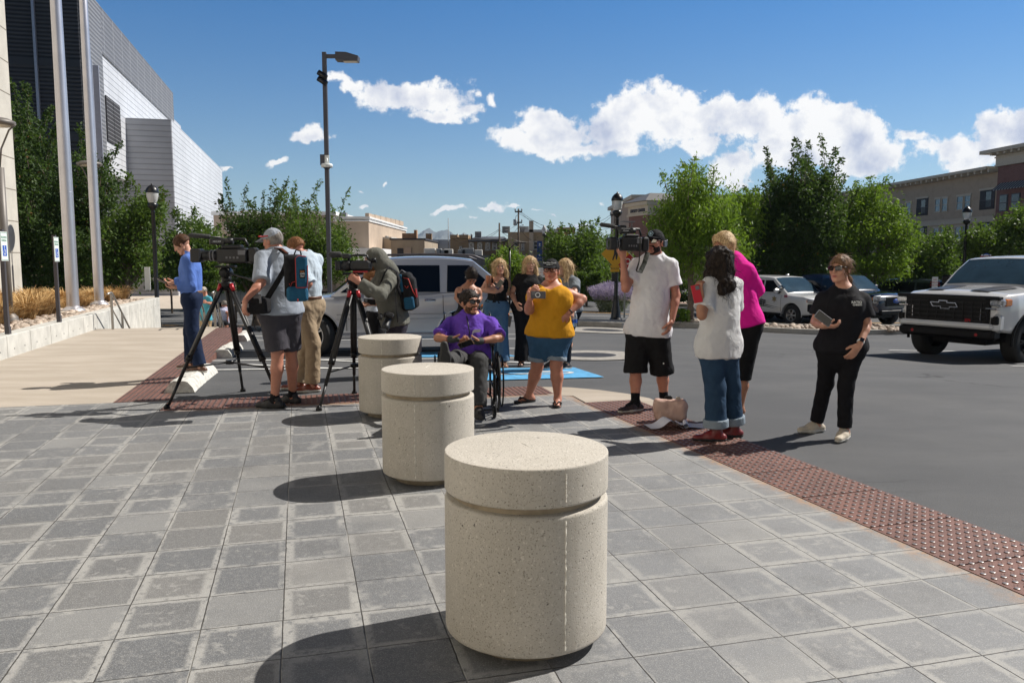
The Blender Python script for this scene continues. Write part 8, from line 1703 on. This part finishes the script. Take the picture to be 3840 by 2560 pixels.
# big camera on the left tripod
o=obj3('television_camera',q3(3,535,278,8.55),(-1,-.06,.0),(0,0,1),'large black broadcast television camera mounted on the left tripod','video camera'); o.scale=(1.08,1.2,1.08)
tvcam(o,lens=.20,txt='XDCAM')
def leg_seg(m,a,b,r0,r1=None,n=8): m.tube([a,b],[r0,r1 or r0],n)
def tripod(apex,feet,lab,spread=.42,head=True,pan=None,redk=1):
    o=empty('tripod',(apex[0],apex[1],0),label=lab,cat='tripod',group='camera tripods'); A=Vector(apex)
    for f_ in feet:
        f_=Vector(f_); d=(f_-A); st=A+Vector((d.x,d.y,0)).normalized()*.06
        k=.60; mid=st.lerp(f_,k); side=(Vector((0,0,1)).cross(d)).normalized()*.017
        m=MB(); 
        m.tube([st+side-Vector((0,0,.02)),mid+side],.020,8); m.tube([st-side-Vector((0,0,.02)),mid-side],.020,8); m.tube([st.lerp(f_,.08),st.lerp(f_,.8)],.019,8); lg=m.build('leg',MCB,o,world=True)
        m=MB(); m.tube([st.lerp(f_,.78),f_-d.normalized()*.04],.016,8); m.build('lower_tube',MGY if 0 else MCB,lg,world=True)
        m=MB(); m.tube([mid-d.normalized()*.03,mid+d.normalized()*.03],.037,10); m.build('clamp',MBPL,lg,world=True)
        m=MB(); m.tube([st+Vector((0,0,.02)),st.lerp(f_,.045)],[.028,.026],8); m.build('red_hinge',MRD_,lg,world=True)
        m=MB(); m.lathe([(.0,.0),(.035,.0),(.03,.025),(.012,.05)],(f_.x,f_.y,f_.z),10); m.build('foot',MBPL,lg,world=True)
    c=sum((Vector(f_) for f_ in feet),Vector())/3; c=Vector((c.x,c.y,0)); c=A.lerp(c,.55); c.z=spread
    m=MB(); m.lathe([(0,-.02),(.045,-.02),(.045,.02),(0,.02)],tuple(c),12)
    for f_ in feet:
        t_=(A.z-spread)/(A.z-Vector(f_)[2]); p=A.lerp(Vector(f_),t_+.02); m.tube([c,p],.009,6)
    m.build('spreader',MBPL,o,world=True)
    m=MB(); m.lathe([(.02,-.06),(.05,-.05),(.075,.0),(.075,.03),(.05,.045)],tuple(A),16); m.build('bowl',MBPL,o,world=True)
    m=MB(); m.lathe([(.045,.04),(.05,.05),(.05,.09),(.04,.10)],tuple(A),16); m.lathe([(0,-.07),(.055,-.07),(.06,-.05),(.06,.05),(.055,.07),(0,.07)],(A.x,A.y,A.z+.14),16,axis='y'); m.box((A.x,A.y,A.z+.205),(.22,.09,.025),bev=.006); m.build('fluid_head',MBPL,o,world=True)
    if pan: m=MB(); m.tube([A+Vector((.03,-.05,.14)),Vector(pan)],.010,8); e=Vector(pan); d=(e-A-Vector((.03,-.05,.14))).normalized(); m.tube([e-d*.10,e+d*.02],.016,8); m.build('pan_handle',MCB,o,world=True)
    return o
def gz(c,x,y,Y): U,V=C(c,x,y); return G(U,Y)
ap=q3(3,503,505,8.65); tripod(ap,[G(626,8.22)+Vector((0,0,.004)),G(911,9.35),G(1062,8.28)+Vector((0,0,.004))],'left tripod with red hinges holding the large television camera',.44,pan=q3(3,720,470,8.4))
ap=q3(4,392,440,8.75); tripod(ap,[G(1196,8.12)+Vector((0,0,.004)),G(1329,9.15),G(1462,8.45)+Vector((0,0,.004))],'second tripod from the left, with red hinges, in front of the hooded man',.40,pan=q3(4,520,420,8.8))
# handheld style camcorder on the second tripod
o=obj3('camcorder',q3(4,430,215,8.75),(-1,-.02,.0),(0,0,1),'black camcorder with a furry microphone on the second tripod','video camera')
m=MB(); m.box((-.03,0,0),(.24,.13,.115),bev=.025); m.build('body',MCB,o)
m=MB(); m.lathe([(.055,.08),(.062,.09),(.062,.14),(.055,.15),(.058,.16),(.058,.17)],n=20,axis='x'); m.build('lens_barrel',MCB,o); m=MB(); m.box((.205,0,0),(.07,.13,.105),bev=.01); m.build('lens_hood',MCB,o); m=MB(); m.lathe([(0,.242),(.04,.242)],n=16,axis='x'); m.build('front_glass',MLN,o)
m=MB(); m.tube([(.10,0,.06),(.09,0,.105),(0,0,.115),(-.10,0,.11),(-.12,0,.06)],.013,8); m.box((.12,.0,.10),(.09,.10,.05),bev=.01); m.build('handle',MCB,o)
m=MB(); m.tube([(.10,-.05,.12),(.20,-.05,.12)],.010,8); m.tube([(.18,-.05,.12),(.20,-.05,.12),(.30,-.05,.12),(.32,-.05,.12)],[.02,.034,.034,.02],14); m.build('furry_microphone',MFO,o)
m=MB(); m.tube([(-.13,0,.05),(-.20,0,.06)],.026,12); m.build('eyepiece',MBPL,o); m=MB(); m.box((-.03,0,-.065),(.16,.07,.018)); m.box((.03,0,-.078),(.05,.05,.01)); m.build('plate',MRD_,o)
# shoulder camera
o=obj3('shoulder_camera',q3(6,190,235,7.95),(-1,-.20,.02),(0,0,1),'black shoulder mounted television camera held by the man in the white t-shirt','video camera'); 
o.scale=(.72,.95,.92); tvcam(o,lens=.10,txt='XDCAM'); m=MB(); m.box((.04,.02,.235),(.17,.10,.012)); m.tube([(-.02,.02,.17),(-.02,.02,.235)],.008,6); m.build('raised_flap',MGY,o)
m=MB(); m.box((.11,.0,.17),(.10,.09,.05),bev=.01); m.build('top_unit',MCB,o)
m=MB(); st_=[q3(6,262,185,7.80),q3(6,262,270,7.80),q3(6,255,350,7.80),q3(6,238,410,7.82),q3(6,262,420,7.86),q3(6,290,360,7.95),q3(6,312,290,8.0)]; m.tube(st_,.026,8,sq=.18); m.build('strap',cloth('olive_webbing',(.03,.032,.027)),o).matrix_parent_inverse=o.matrix_world.inverted()
# ---- phones ----
phone(q3(3,18,470,J1['wrB'][1]-.02),(-1,.1,.45),(.3,-.9,.5),'dark phone in the hands of the man in the blue shirt')
phone(q3(11,880,605,J5['wrB'][1]-.05),(-1,0,.1),(0,-.3,1),'black phone held flat behind the olive sweatshirt')
phone(q3(5,628,338,J7['wrA'][1]-.06),(.6,0,.8),(-.8,0,.6),'black phone in the crossed arms of the blonde woman with the copper mug')
ph9=phone(q3(5,965,428,J9['wrA'][1]-.07),(-1,0,.02),(0,0,1),'dark grey phone held against the yellow tank top',mat('grey_phone_case',(.07,.07,.085),.4,0,.1))
m=MB(); m.lathe([(.018,.007),(.026,.007)],(.005,0,0),20,axis='y'); m.build('phone_ring',MSGW,ph9)
phone(q3(5,338,850,J11['wrA'][1]-.12),(.9,-.2,.35),(-.3,-.6,.8),'phone with a patterned case in the gloved hands of the man in the wheelchair',mat('patterned_case',(.20,.12,.07),.5,0,.6,90))
phone(q3(6,632,560,J13['wrB'][1]-.03),(-.2,.2,1),(1,.1,.2),'bright red phone held by the woman with curly hair',mat('red_case',(.55,.015,.03),.4,0,0))
phone(q3(7,648,600,J15['wrA'][1]-.08),(.72,-.1,-.55),(.5,.1,.8),'phone with a clear case held by the woman in the black t-shirt',mat('clear_case',(.25,.25,.27),.2,0,.2,40))
# ---- wearables as parts ----
def band(J,n_,m_,face=None,off=.035,name='watch'):
    w_=J['wr'+n_]; e=J['el'+n_]; d=un(w_-e); c=w_-d*off; sobj(name,[sdf([cone(c-d*.011,c+d*.011,.0315,.0315,.005,cut=[(c+d*.011,d),(c-d*.011,-d)])],.006)],m_,J['o'])
    if face is not None:
        n=un(V3(face)-d*np.dot(face,d)); X=Vector(d); m=MB(); m.obox(Vector(c+n*.034),X,Vector(np.cross(d,n)),Vector(n),(.036,.034,.010)); m.build('watch_face',MSGL,J['o'],world=True)
band(J1,'B',mat('red_band',(.5,.03,.02),.5,0,0),(0,-1,.3)); band(J7,'B',MGY,(0,-1,.1)); band(J15,'B',MSGW,(-.3,-1,0)); band(J9,'B',MBPL,None,.03,'hair_tie')
for n_ in 'AB':
    w_=J11['wr'+n_]; e=J11['el'+n_]; d=un(w_-e); sobj('glove',[sdf([cone(w_-d*.02,w_+d*.02,.036,.034,.01),cone(w_+d*.01,w_+d*.085,.034,.032,.02,V3((0,.5,.8)),.7)],.006)],mat('charcoal_glove',(.025,.03,.03),.8,0,.2,40),J11['o'])
    sobj('glove_cuff',[sdf([cone(w_-d*.04,w_-d*.015,.033,.034,.01,cut=[(w_-d*.015,d)])],.006)],mat('cuff_red_black',(.10,.01,.015),.6,0,.5,60),J11['o'])
# shirt print, lanyard on the purple shirt
def onbody(J,t_,x,off): return J['pel']+J['up']*J['T']*t_+J['sd']*x+J['f']*off
MPR=mat('grey_print',(.50,.50,.58),.7,0,0); J=J11; fr=(Vector(onbody(J,.34,.02,.212)),Vector(J['sd']),Vector(J['f']),Vector(J['up']))
m=MB((Vector(onbody(J,.40,-.03,.205)),Vector(J['sd']),Vector(J['f']),Vector(J['up']))); m.lathe([(0,.0),(.034,.002)],(0,0,0),16,axis='y'); m.add([(.025,.004,0),(.036,.004,0),(.055,.004,.10),(.044,.004,.10)],[[0,1,2,3]]); m.add([(.050,.0,.075),(.115,-.004,.085),(.125,-.004,.115),(.055,.0,.11)],[[0,1,2,3]]); m.build('shirt_print',MPR,J['o'],world=True)
m=MB(); m.tube([Vector(onbody(J,.93,-.055,.10)),Vector(onbody(J,.75,-.035,.165)),Vector(onbody(J,.58,-.02,.20)),Vector(onbody(J,.45,-.02,.215))],.006,6); m.build('lanyard',MBPL,J['o'],world=True)
# lettering on the black t-shirt
def shirt_text(J,body,sz,t_,x,off,m_,rot=0):
    X=Vector(J['sd']); Z=Vector(J['up']); text('shirt_lettering',body,sz,tuple(onbody(J,t_,x,off)),X,Z,m_,J['o'],.003,bold=.0006)
shirt_text(J15,'RATIO',.028,.755,.085,.166,MSGW); shirt_text(J15,'CHRISTI',.020,.715,.09,.172,MSGW)
# caps: lettering and emblem
def face_text(J,body,sz,x,y,z,m_,nm='cap_lettering'):
    fr=J['fr']; o_=Vector(J['Hp'](x,y,z)); text(nm,body,sz,tuple(o_),Vector(J['hs']),(Vector(J['hu'])*1-Vector(J['hf'])*.35),m_,J['o'],.001,bold=.0004)
face_text(J9,'Real Pine Foods',.022,0,.100,.075,MSGW); face_text(J9,'Midvale, UT',.014,0,.104,.056,MSGW)
m=MB(J12['fr']); m.lathe([(.020,0),(.026,.001)],(.0,.096,.078),16,axis='y'); m.add([(-.010,.098,.090),(.008,.098,.088),(.012,.099,.070),(.0,.099,.064),(-.012,.099,.072)],[[0,1,2,3,4]]); m.build('cap_emblem',mat('pale_blue_thread',(.35,.50,.60),.7,0,0),J12['o'],world=True)
# headphones, sunglasses on cap
m=MB(J12['fr']); 
for sg in (1,): m.lathe([(0,.088),(.030,.086),(.034,.100),(.026,.112),(0,.114)],(0,-.02,-.012) if 0 else (0,0,0),14,axis='x') if 0 else m.tube([(.078*sg,-.035,-.01),(.105*sg,-.035,-.01)],.032,14)
m.tube([(.095,-.04,.0),(.088,-.09,.03),(.03,-.125,.045),(-.05,-.12,.04)],.007,6); m.build('headphones',mat('slate_plastic',(.05,.06,.08),.5,0,.1),J12['o'],world=True)
m=MB(J2['fr']); m.tube([(-.085,-.02,.045),(-.082,.06,.052),(-.05,.105,.060),(0,.118,.062),(.05,.105,.060),(.082,.06,.052),(.085,-.02,.045)],.007,6); m.tube([(-.055,.108,.062),(-.015,.120,.063)],.016,8,sq=.5); m.tube([(.015,.120,.063),(.055,.108,.062)],.016,8,sq=.5); m.build('red_sunglasses',mat('red_plastic',(.55,.02,.02),.3,0,0,coat=.4),J2['o'],world=True)
m=MB(J6['fr']); m.tube([(-.080,-.0,-.01),(-.088,.01,-.015)],.009,8); m.build('earbud',MSGW,J6['o'],world=True)
# ---- backpacks ----
MTL=cloth('teal_blue_nylon',(.02,.095,.17)); MBN_=cloth('black_nylon',(.014,.014,.016)); MPP=mat('red_piping',(.45,.03,.02),.6,0,0)
o=obj3('sling_backpack',q3(3,1030,440,8.0),(.93,.30,0),(.06,0,1),'blue and black sling backpack with red piping on the grey capped man','backpack')
L=lambda prims,nm,m_,post=None,h=.009,par=None: sobj(nm,[sdf(prims,h,post)],m_,par or o)
def lobj(nm,prims,m_,par,h=.009,post=None):
    v,f_=sdf(prims,h,post); ob=rawmesh(nm,v,f_,m_,par,True); return ob
lobj('main_bag',[rbox((-.02,0,0),IDN,(.10,.075,.225),.055,.03)],MBN_,o); lobj('blue_upper_pocket',[rbox((.045,-.045,.05),IDN,(.058,.065,.165),.03,.02)],MTL,o); lobj('blue_lower_pocket',[rbox((.0,-.03,-.165),IDN,(.105,.085,.075),.04,.02)],MTL,o)
m=MB(); m.tube([(-.012,-.112,-.10),(-.014,-.112,.19),(.02,-.108,.215),(.09,-.10,.205)],.004,6,cap=False); m.tube([(-.01,-.113,-.10),(.09,-.11,-.10),(.102,-.10,-.02),(.102,-.10,.12)],.004,6,cap=False); m.tube([(-.075,-.08,-.06),(-.065,-.085,-.09),(-.05,-.085,-.05),(-.02,-.10,-.04)],.0035,5); m.tube([(.0,-.118,-.24),(.0,-.118,-.21)],.006,6); m.build('red_piping',MPP,o)
m=MB(); m.box((.05,-.1125,.035),(.055,.003,.085)); m.build('label_patch',MBPL,o)
for s_,zz,sz in (('HOT',.058,.017),('LIVE',.036,.024),('GOLF',.012,.015)):
    tt=text('patch_lettering',s_,sz,(0,0,0),(1,0,0),(0,1,0),MSGW if s_!='HOT' else MAM,None,.0004,bold=.0006); tt.parent=o; tt.matrix_local=Matrix(((1,0,0,.05),(0,0,-1,-.1145),(0,1,0,zz),(0,0,0,1)))
m=MB(); m.tube([(-.02,.0,.22),(-.0,-.02,.27),(.04,-.02,.26),(.05,0,.22)],.008,6); m.build('grab_handle',MBPL,o)
# straps across his back and the pouch at his waist
m=MB(); 
def ribbon(m,pts,w_,sq=.16): m.tube(pts,w_,8,sq=sq)
yb_=8.06
ribbon(m,[q3(3,905,232,8.2),q3(3,950,270,8.10),q3(3,955,330,8.06),q3(3,930,400,8.03),q3(3,870,500,8.02),q3(3,815,590,8.03),q3(3,770,640,8.05)],.030); m.build('sling_strap',MBN_,J2['o'],world=True)
m=MB(); ribbon(m,[q3(3,870,222,8.22),q3(3,915,225,8.17),q3(3,960,262,8.12)],.022,.3); m.build('shoulder_pad',cloth('brown_pad',(.10,.035,.02)),J2['o'],world=True)
o=obj3('waist_pouch',q3(3,742,655,8.02),(.95,-.2,.05),(0,0,1),'black camera pouch at the hip of the grey capped man','bag')
lobj('pouch',[rbox((0,0,0),IDN,(.115,.075,.085),.04,.02)],MBN_,o); lobj('flap',[rbox((-.02,-.02,.05),IDN,(.10,.065,.045),.03,.02)],MBN_,o)
m=MB(); m.box((-.075,-.083,.01),(.035,.003,.045)); m.build('grey_label',MGY,o); m=MB(); m.box((.04,-.078,.07),(.085,.01,.09),bev=.004); m.build('grey_flap',MGY,o)
m=MB(); m.tube([q3(3,715,735,8.0),q3(3,700,780,7.98),q3(3,720,830,7.98),q3(3,752,850,8.0)],.0055,6); ob=m.build('cable',MBPL,o); ob.matrix_parent_inverse=o.matrix_world.inverted()
# hooded man's backpack and the camera hanging from his neck
o=obj3('camera_backpack',q3(4,858,430,9.0),(0,1,0),(-.12,0,1),'black and blue backpack with red trim worn by the hooded man','backpack')
# local x is away from the viewer, local y to the left, z up
lobj('main_bag',[rbox((0,.015,.0),IDN,(.13,.075,.215),.05,.03),rbox((0,-.045,-.02),IDN,(.11,.045,.17),.03,.03)],MBN_,o); lobj('blue_lower_pocket',[rbox((-.075,.0,-.125),IDN,(.062,.062,.075),.03,.02)],MTL,o); lobj('blue_side_panel',[rbox((-.105,.055,.10),IDN,(.03,.018,.10),.012,.01)],MTL,o)
m=MB(); m.tube([(-.125,.03,.16),(-.13,-.03,.14),(-.12,-.06,.0),(-.10,-.085,-.07)],.005,6); m.tube([(-.135,.02,.07),(-.14,.0,.04),(-.14,-.02,.06)],.004,6); m.tube([(-.09,.05,.205),(-.1,-.03,.20),(-.08,-.07,.12)],.005,6); m.build('red_piping',MPP,o)
m=MB(); m.box((-.06,-.088,-.03),(.09,.012,.10),bev=.004); m.build('red_tab',cloth('dark_red_fabric',(.20,.015,.02)),o); m=MB(); m.tube([(-.05,.07,.21),(-.07,.04,.245),(-.05,.0,.21)],.008,6); m.build('grab_handle',MGY,o)
m=MB(); ribbon(m,[q3(4,700,230,8.82),q3(4,760,270,8.76),q3(4,778,340,8.76),q3(4,765,400,8.78),q3(4,800,480,8.86)],.022,.25); ribbon(m,[q3(4,745,420,8.80),q3(4,752,560,8.80),q3(4,765,690,8.82)],.018,.2); m.build('backpack_strap',MBN_,J4['o'],world=True)
m=MB(); ribbon(m,[q3(4,690,225,8.84),q3(4,655,275,8.78),q3(4,625,350,8.76),q3(4,608,420,8.76)],.013,.3); m.build('camera_strap',MBN_,J4['o'],world=True)
o=obj3('slr_camera',q3(4,690,655,8.78),(-.25,-.5,-.8),(-.6,.1,.5),'black photo camera with a long lens hanging from the hooded man','camera')
m=MB(); m.box((-.02,0,0),(.06,.13,.095),bev=.015); m.box((-.02,0,.055),(.05,.06,.03),bev=.01); m.build('body',MCB,o); m=MB(); m.lathe([(.036,.01),(.040,.02),(.040,.09),(.046,.10),(.046,.15),(.040,.152)],n=18,axis='x'); m.build('lens_barrel',MCB,o); m=MB(); m.lathe([(0,.151),(.038,.1515)],n=16,axis='x'); m.build('front_glass',MLN,o); m=MB(); m.tube([(-.0,.03,.09),(.06,.03,.09)],[.024,.028],10); m.build('furry_microphone',MFO,o)
# ---- copper mug, water bottle ----
o=obj3('copper_mug',q3(5,535,312,J7['wrA'][1]-.07),(1,0,0),(0,0,1),'large copper coloured travel mug held by the blonde woman in jeans','mug'); MCU=mat('copper_metal',(.42,.19,.11),.3,.7,.05)
m=MB(); m.lathe([(0,-.09),(.030,-.09),(.033,-.03),(.042,-.01),(.045,.085),(.043,.09)],n=20); m.build('cup',MCU,o); m=MB(); m.tube([(.043,-.0,.06),(.075,0,.055),(.078,0,-.02),(.04,0,-.03)],.009,8); m.build('handle',MCU,o); m=MB(); m.lathe([(.043,.088),(.03,.095),(0,.096)],n=20); m.build('lid',MGY,o)
o=obj3('water_bottle',q3(5,1282,640,11.2),(1,0,0),(.05,0,1),'clear plastic water bottle with a blue label near the jeans pocket','bottle'); MPB=mat('clear_plastic',(.75,.8,.85),.1,0,0,trans=.7)
m=MB(); m.lathe([(0,-.10),(.030,-.10),(.032,-.04),(.030,0),(.032,.03),(.026,.07),(.012,.09),(.012,.10)],n=16); m.build('bottle_body',MPB,o); m=MB(); m.lathe([(.033,-.05),(.0335,.0)],n=16); m.build('label_band',MSGB,o); m=MB(); m.lathe([(.014,.098),(.014,.115),(0,.116)],n=12); m.build('bottle_cap',MSGW,o)
# skateboard behind the blonde women
o=obj3('skateboard',q3(5,700,650,12.3),(1,.25,-.35),(.1,-.8,.5),'skateboard truck with small amber wheels sticking out behind the blonde women','skateboard'); m=MB(); m.box((-.25,0,0),(.62,.19,.012),bev=.005); m.build('deck',MBPL,o); 
for xx in (-.45,-.03):
    m=MB(); m.box((xx,0,.03),(.04,.16,.03),bev=.005); m.build('axle',MGY,o)
    for yy2 in (-.075,.075): m=MB(); m.lathe([(0,-.016),(.026,-.016),(.026,.016),(0,.016)],(xx,yy2,.05),12,axis='y'); m.build('wheel',MAM,o)
# ---- wheelchair ----
pz=J11['pel']; o=empty('wheelchair',(pz[0],pz[1],0),math.radians(6),label='black folding wheelchair carrying the man in the purple shirt',cat='wheelchair')
MBF=mat('black_vinyl',(.012,.012,.013),.5,0,.1,10)
m=MB(); m.box((0,-.16,.475),(.44,.44,.03),bev=.01); m.build('seat',MBF,o); m=MB(); m.box((0,.13,.72),(.44,.03,.42),bev=.01); m.build('backrest',MBF,o)
m=MB(); 
for sg in (-1,1):
    x=.235*sg; m.tube([(x,.14,.12),(x,.14,.98),(x,.24,1.0)],.012,8); m.tube([(x,.12,.30),(x,-.40,.30)],.012,8); m.tube([(x,.12,.46),(x,-.40,.46),(x,-.44,.42),(x,-.44,.15)],.012,8); m.tube([(x,-.36,.46),(x,-.36,.14)],.012,8); m.tube([(x,.1,.68),(x,-.20,.68),(x,-.26,.60),(x,-.26,.46)],.011,8)
m.tube([(-.23,.0,.16),(.23,-.1,.45)],.010,6); m.tube([(.23,.0,.16),(-.23,-.1,.45)],.010,6); m.build('frame',MBPL,o)
for sg in (-1,1):
    x=.30*sg; wo_=MB(); wo_.lathe([(.292,-.013),(.305,-.010),(.308,0),(.305,.010),(.292,.013),(.288,0),(.292,-.013)],(x,.03,.308),40,axis='x'); w1=wo_.build('wheel',MTY,o)
    m=MB(); m.lathe([(.282,-.008),(.290,-.006),(.290,.006),(.282,.008),(.282,-.008)],(x,.03,.308),40,axis='x'); m.lathe([(0,-.03),(.03,-.03),(.03,.03),(0,.03)],(x,.03,.308),12,axis='x')
    for k in range(8): a=math.pi*k/4; m.tube([(x,.03+.03*math.cos(a),.308+.03*math.sin(a)),(x,.03+.284*math.cos(a),.308+.284*math.sin(a))],.007,5)
    m.build('rim',MBPL,w1)
    m=MB(); m.tube([(x+.04*sg,.03+.265*math.cos(a),.308+.265*math.sin(a)) for a in np.linspace(0,2*math.pi,33)],.009,6,cap=False); m.build('push_rim',MBPL,w1)
    x=.235*sg; m=MB(); m.lathe([(.088,-.016),(.10,-.012),(.102,0),(.10,.012),(.088,.016),(.085,0),(.088,-.016)],(x,-.38,.102),28,axis='x'); w2=m.build('caster_wheel',MTY,o); m=MB(); m.lathe([(0,-.02),(.02,-.02),(.02,.02),(0,.02)],(x,-.38,.102),10,axis='x')
    for k in range(6): a=math.pi*k/3; m.tube([(x,-.38,.102),(x,-.38+.088*math.cos(a),.102+.088*math.sin(a))],.006,5)
    m.tube([(x+.028,-.38,.102),(x+.028,-.36,.22)],.007,5); m.tube([(x-.028,-.38,.102),(x-.028,-.36,.22)],.007,5); m.build('caster_fork',MGY,w2)
    m=MB(); m.box((x,-.06,.70),(.045,.26,.03),bev=.01); m.build('armrest',MBF,o)
m=MB(); m.box((.12,-.50,.12),(.17,.14,.014)); m.tube([(.235,-.44,.16),(.21,-.50,.12)],.010,6); m.build('footrest',MBPL,o)
m=MB(); m.tube([(-.235,-.42,.44),(-.25,-.62,.46),(-.24,-.80,.45)],.011,6); m.lathe([(0,-.02),(.02,-.02),(.02,.05),(0,.05)],(-.28,-.42,.50),10); m.build('raised_leg_rest',MCH,o)
m=MB(); m.box((-.20,-.76,.40),(.13,.10,.02)); m.build('calf_pad',MBF,o)
# ---- handbag and papers on the strip ----
MPK=mat('blush_leather',(.56,.37,.30),.5,0,.08,4,.4,14,bdist=.02)
o=obj3('handbag',q3(6,460,1345,7.55)*1,(1,-.12,0),(0,0,1),'blush pink leather tote bag slumped open on the red strip','bag'); o.location.z=.125
lobj('bag_body',[rbox((0,0,-.02),IDN,(.155,.075,.095),.05,.03),rbox((-.01,0,.04),IDN,(.145,.055,.06),.03,.05),dict(ell((0.0,.01,.125),IDN,(.125,.035,.055),.015,True)),dict(cone((-.02,-.11,.03),(.07,-.10,-.06),.035,.02,.04,neg=True))],MPK,o,.008,wrinkle(.007,55,9))
m=MB(); m.tube([(-.13,0,.08),(-.16,-.03,.03),(-.15,-.05,-.06)],.009,6); m.build('bag_handle',MPK,o); m=MB(); m.box((-.02,.0,.10),(.07,.03,.06),bev=.006); m.build('dark_case',MBPL,o); m=MB(); m.box((.07,.0,.095),(.04,.02,.05)); m.build('cream_card',MSW,o)
MPA=mat('white_paper',(.72,.73,.80),.7,0,.03,20); m=MB(); N=16; c0=G(2560,7.22)
def sheet_(m,o_,X,Yv,w_,l_,fz):
    pts=[];
    for i in range(N+1):
        for j in (0,1): s_=i/N; p=Vector(o_)+Vector(X)*(w_*s_)+Vector(Yv)*(l_*j); p.z+=fz(s_,j); pts.append(p)
    m.add(pts,[[2*i,2*i+2,2*i+3,2*i+1] for i in range(N)],True); m.add([p-Vector((0,0,.002)) for p in pts],[[2*i,2*i+1,2*i+3,2*i+2] for i in range(N)],True)
base=Vector((c0.x,c0.y,.012)); sheet_(m,base+Vector((-.02,-.02,0)),(1,.12,0),(-.12,1,0),.34,.20,lambda s_,j:.004+.03*math.exp(-((s_-.02)/.10)**2)+.006*math.sin(s_*7)); 
ob=m.build('paper_sheet',MPA,None,loc=base); tag(ob,'printed white papers lying flat beside the pink handbag','papers',group='loose papers beside the handbag')
m=MB(); sheet_(m,base+Vector((-.30,-.06,0)),(1,-.02,0),(-.18,1,0),.30,.20,lambda s_,j:.006+.075*math.exp(-((s_-.62)/.24)**2)); m.tube([base+Vector((.02,-.05,.03)),base+Vector((.05,.14,.03))],.022,12,cap=False)
ob=m.build('paper_sheet',MPA,None,loc=base); tag(ob,'curled white paper sheets at the left of the flat papers by the handbag','papers',group='loose papers beside the handbag')
MTX=mat('paper_print',(.35,.35,.40),.8,0,0); mm=MB()
for k in range(9): p=base+Vector((.04,-.0,.0))+Vector((.24*0,.018*k,0)); mm.obox(p+Vector((.14,.0,.0175)),(1,.12,0),(-.12,1,0),(0,0,1),(.20 if k%3 else .15,.004,.0006))
mm.build('print_lines',MTX,[x for x in COL.objects if x.name=='paper_sheet'][0],world=True)
# ---- shorts logo, belt pocket, badge ----
m=MB(); d=V3(J12['sd']); p=Vector(q3(6,415,1015,8.0)); m.obox(p,(1,0,0),(0,1,0),(0,0,1),(.012,.002,.014)); m.build('shorts_logo',MSGW,J12['o'],world=True)
# ---- end of scene ----
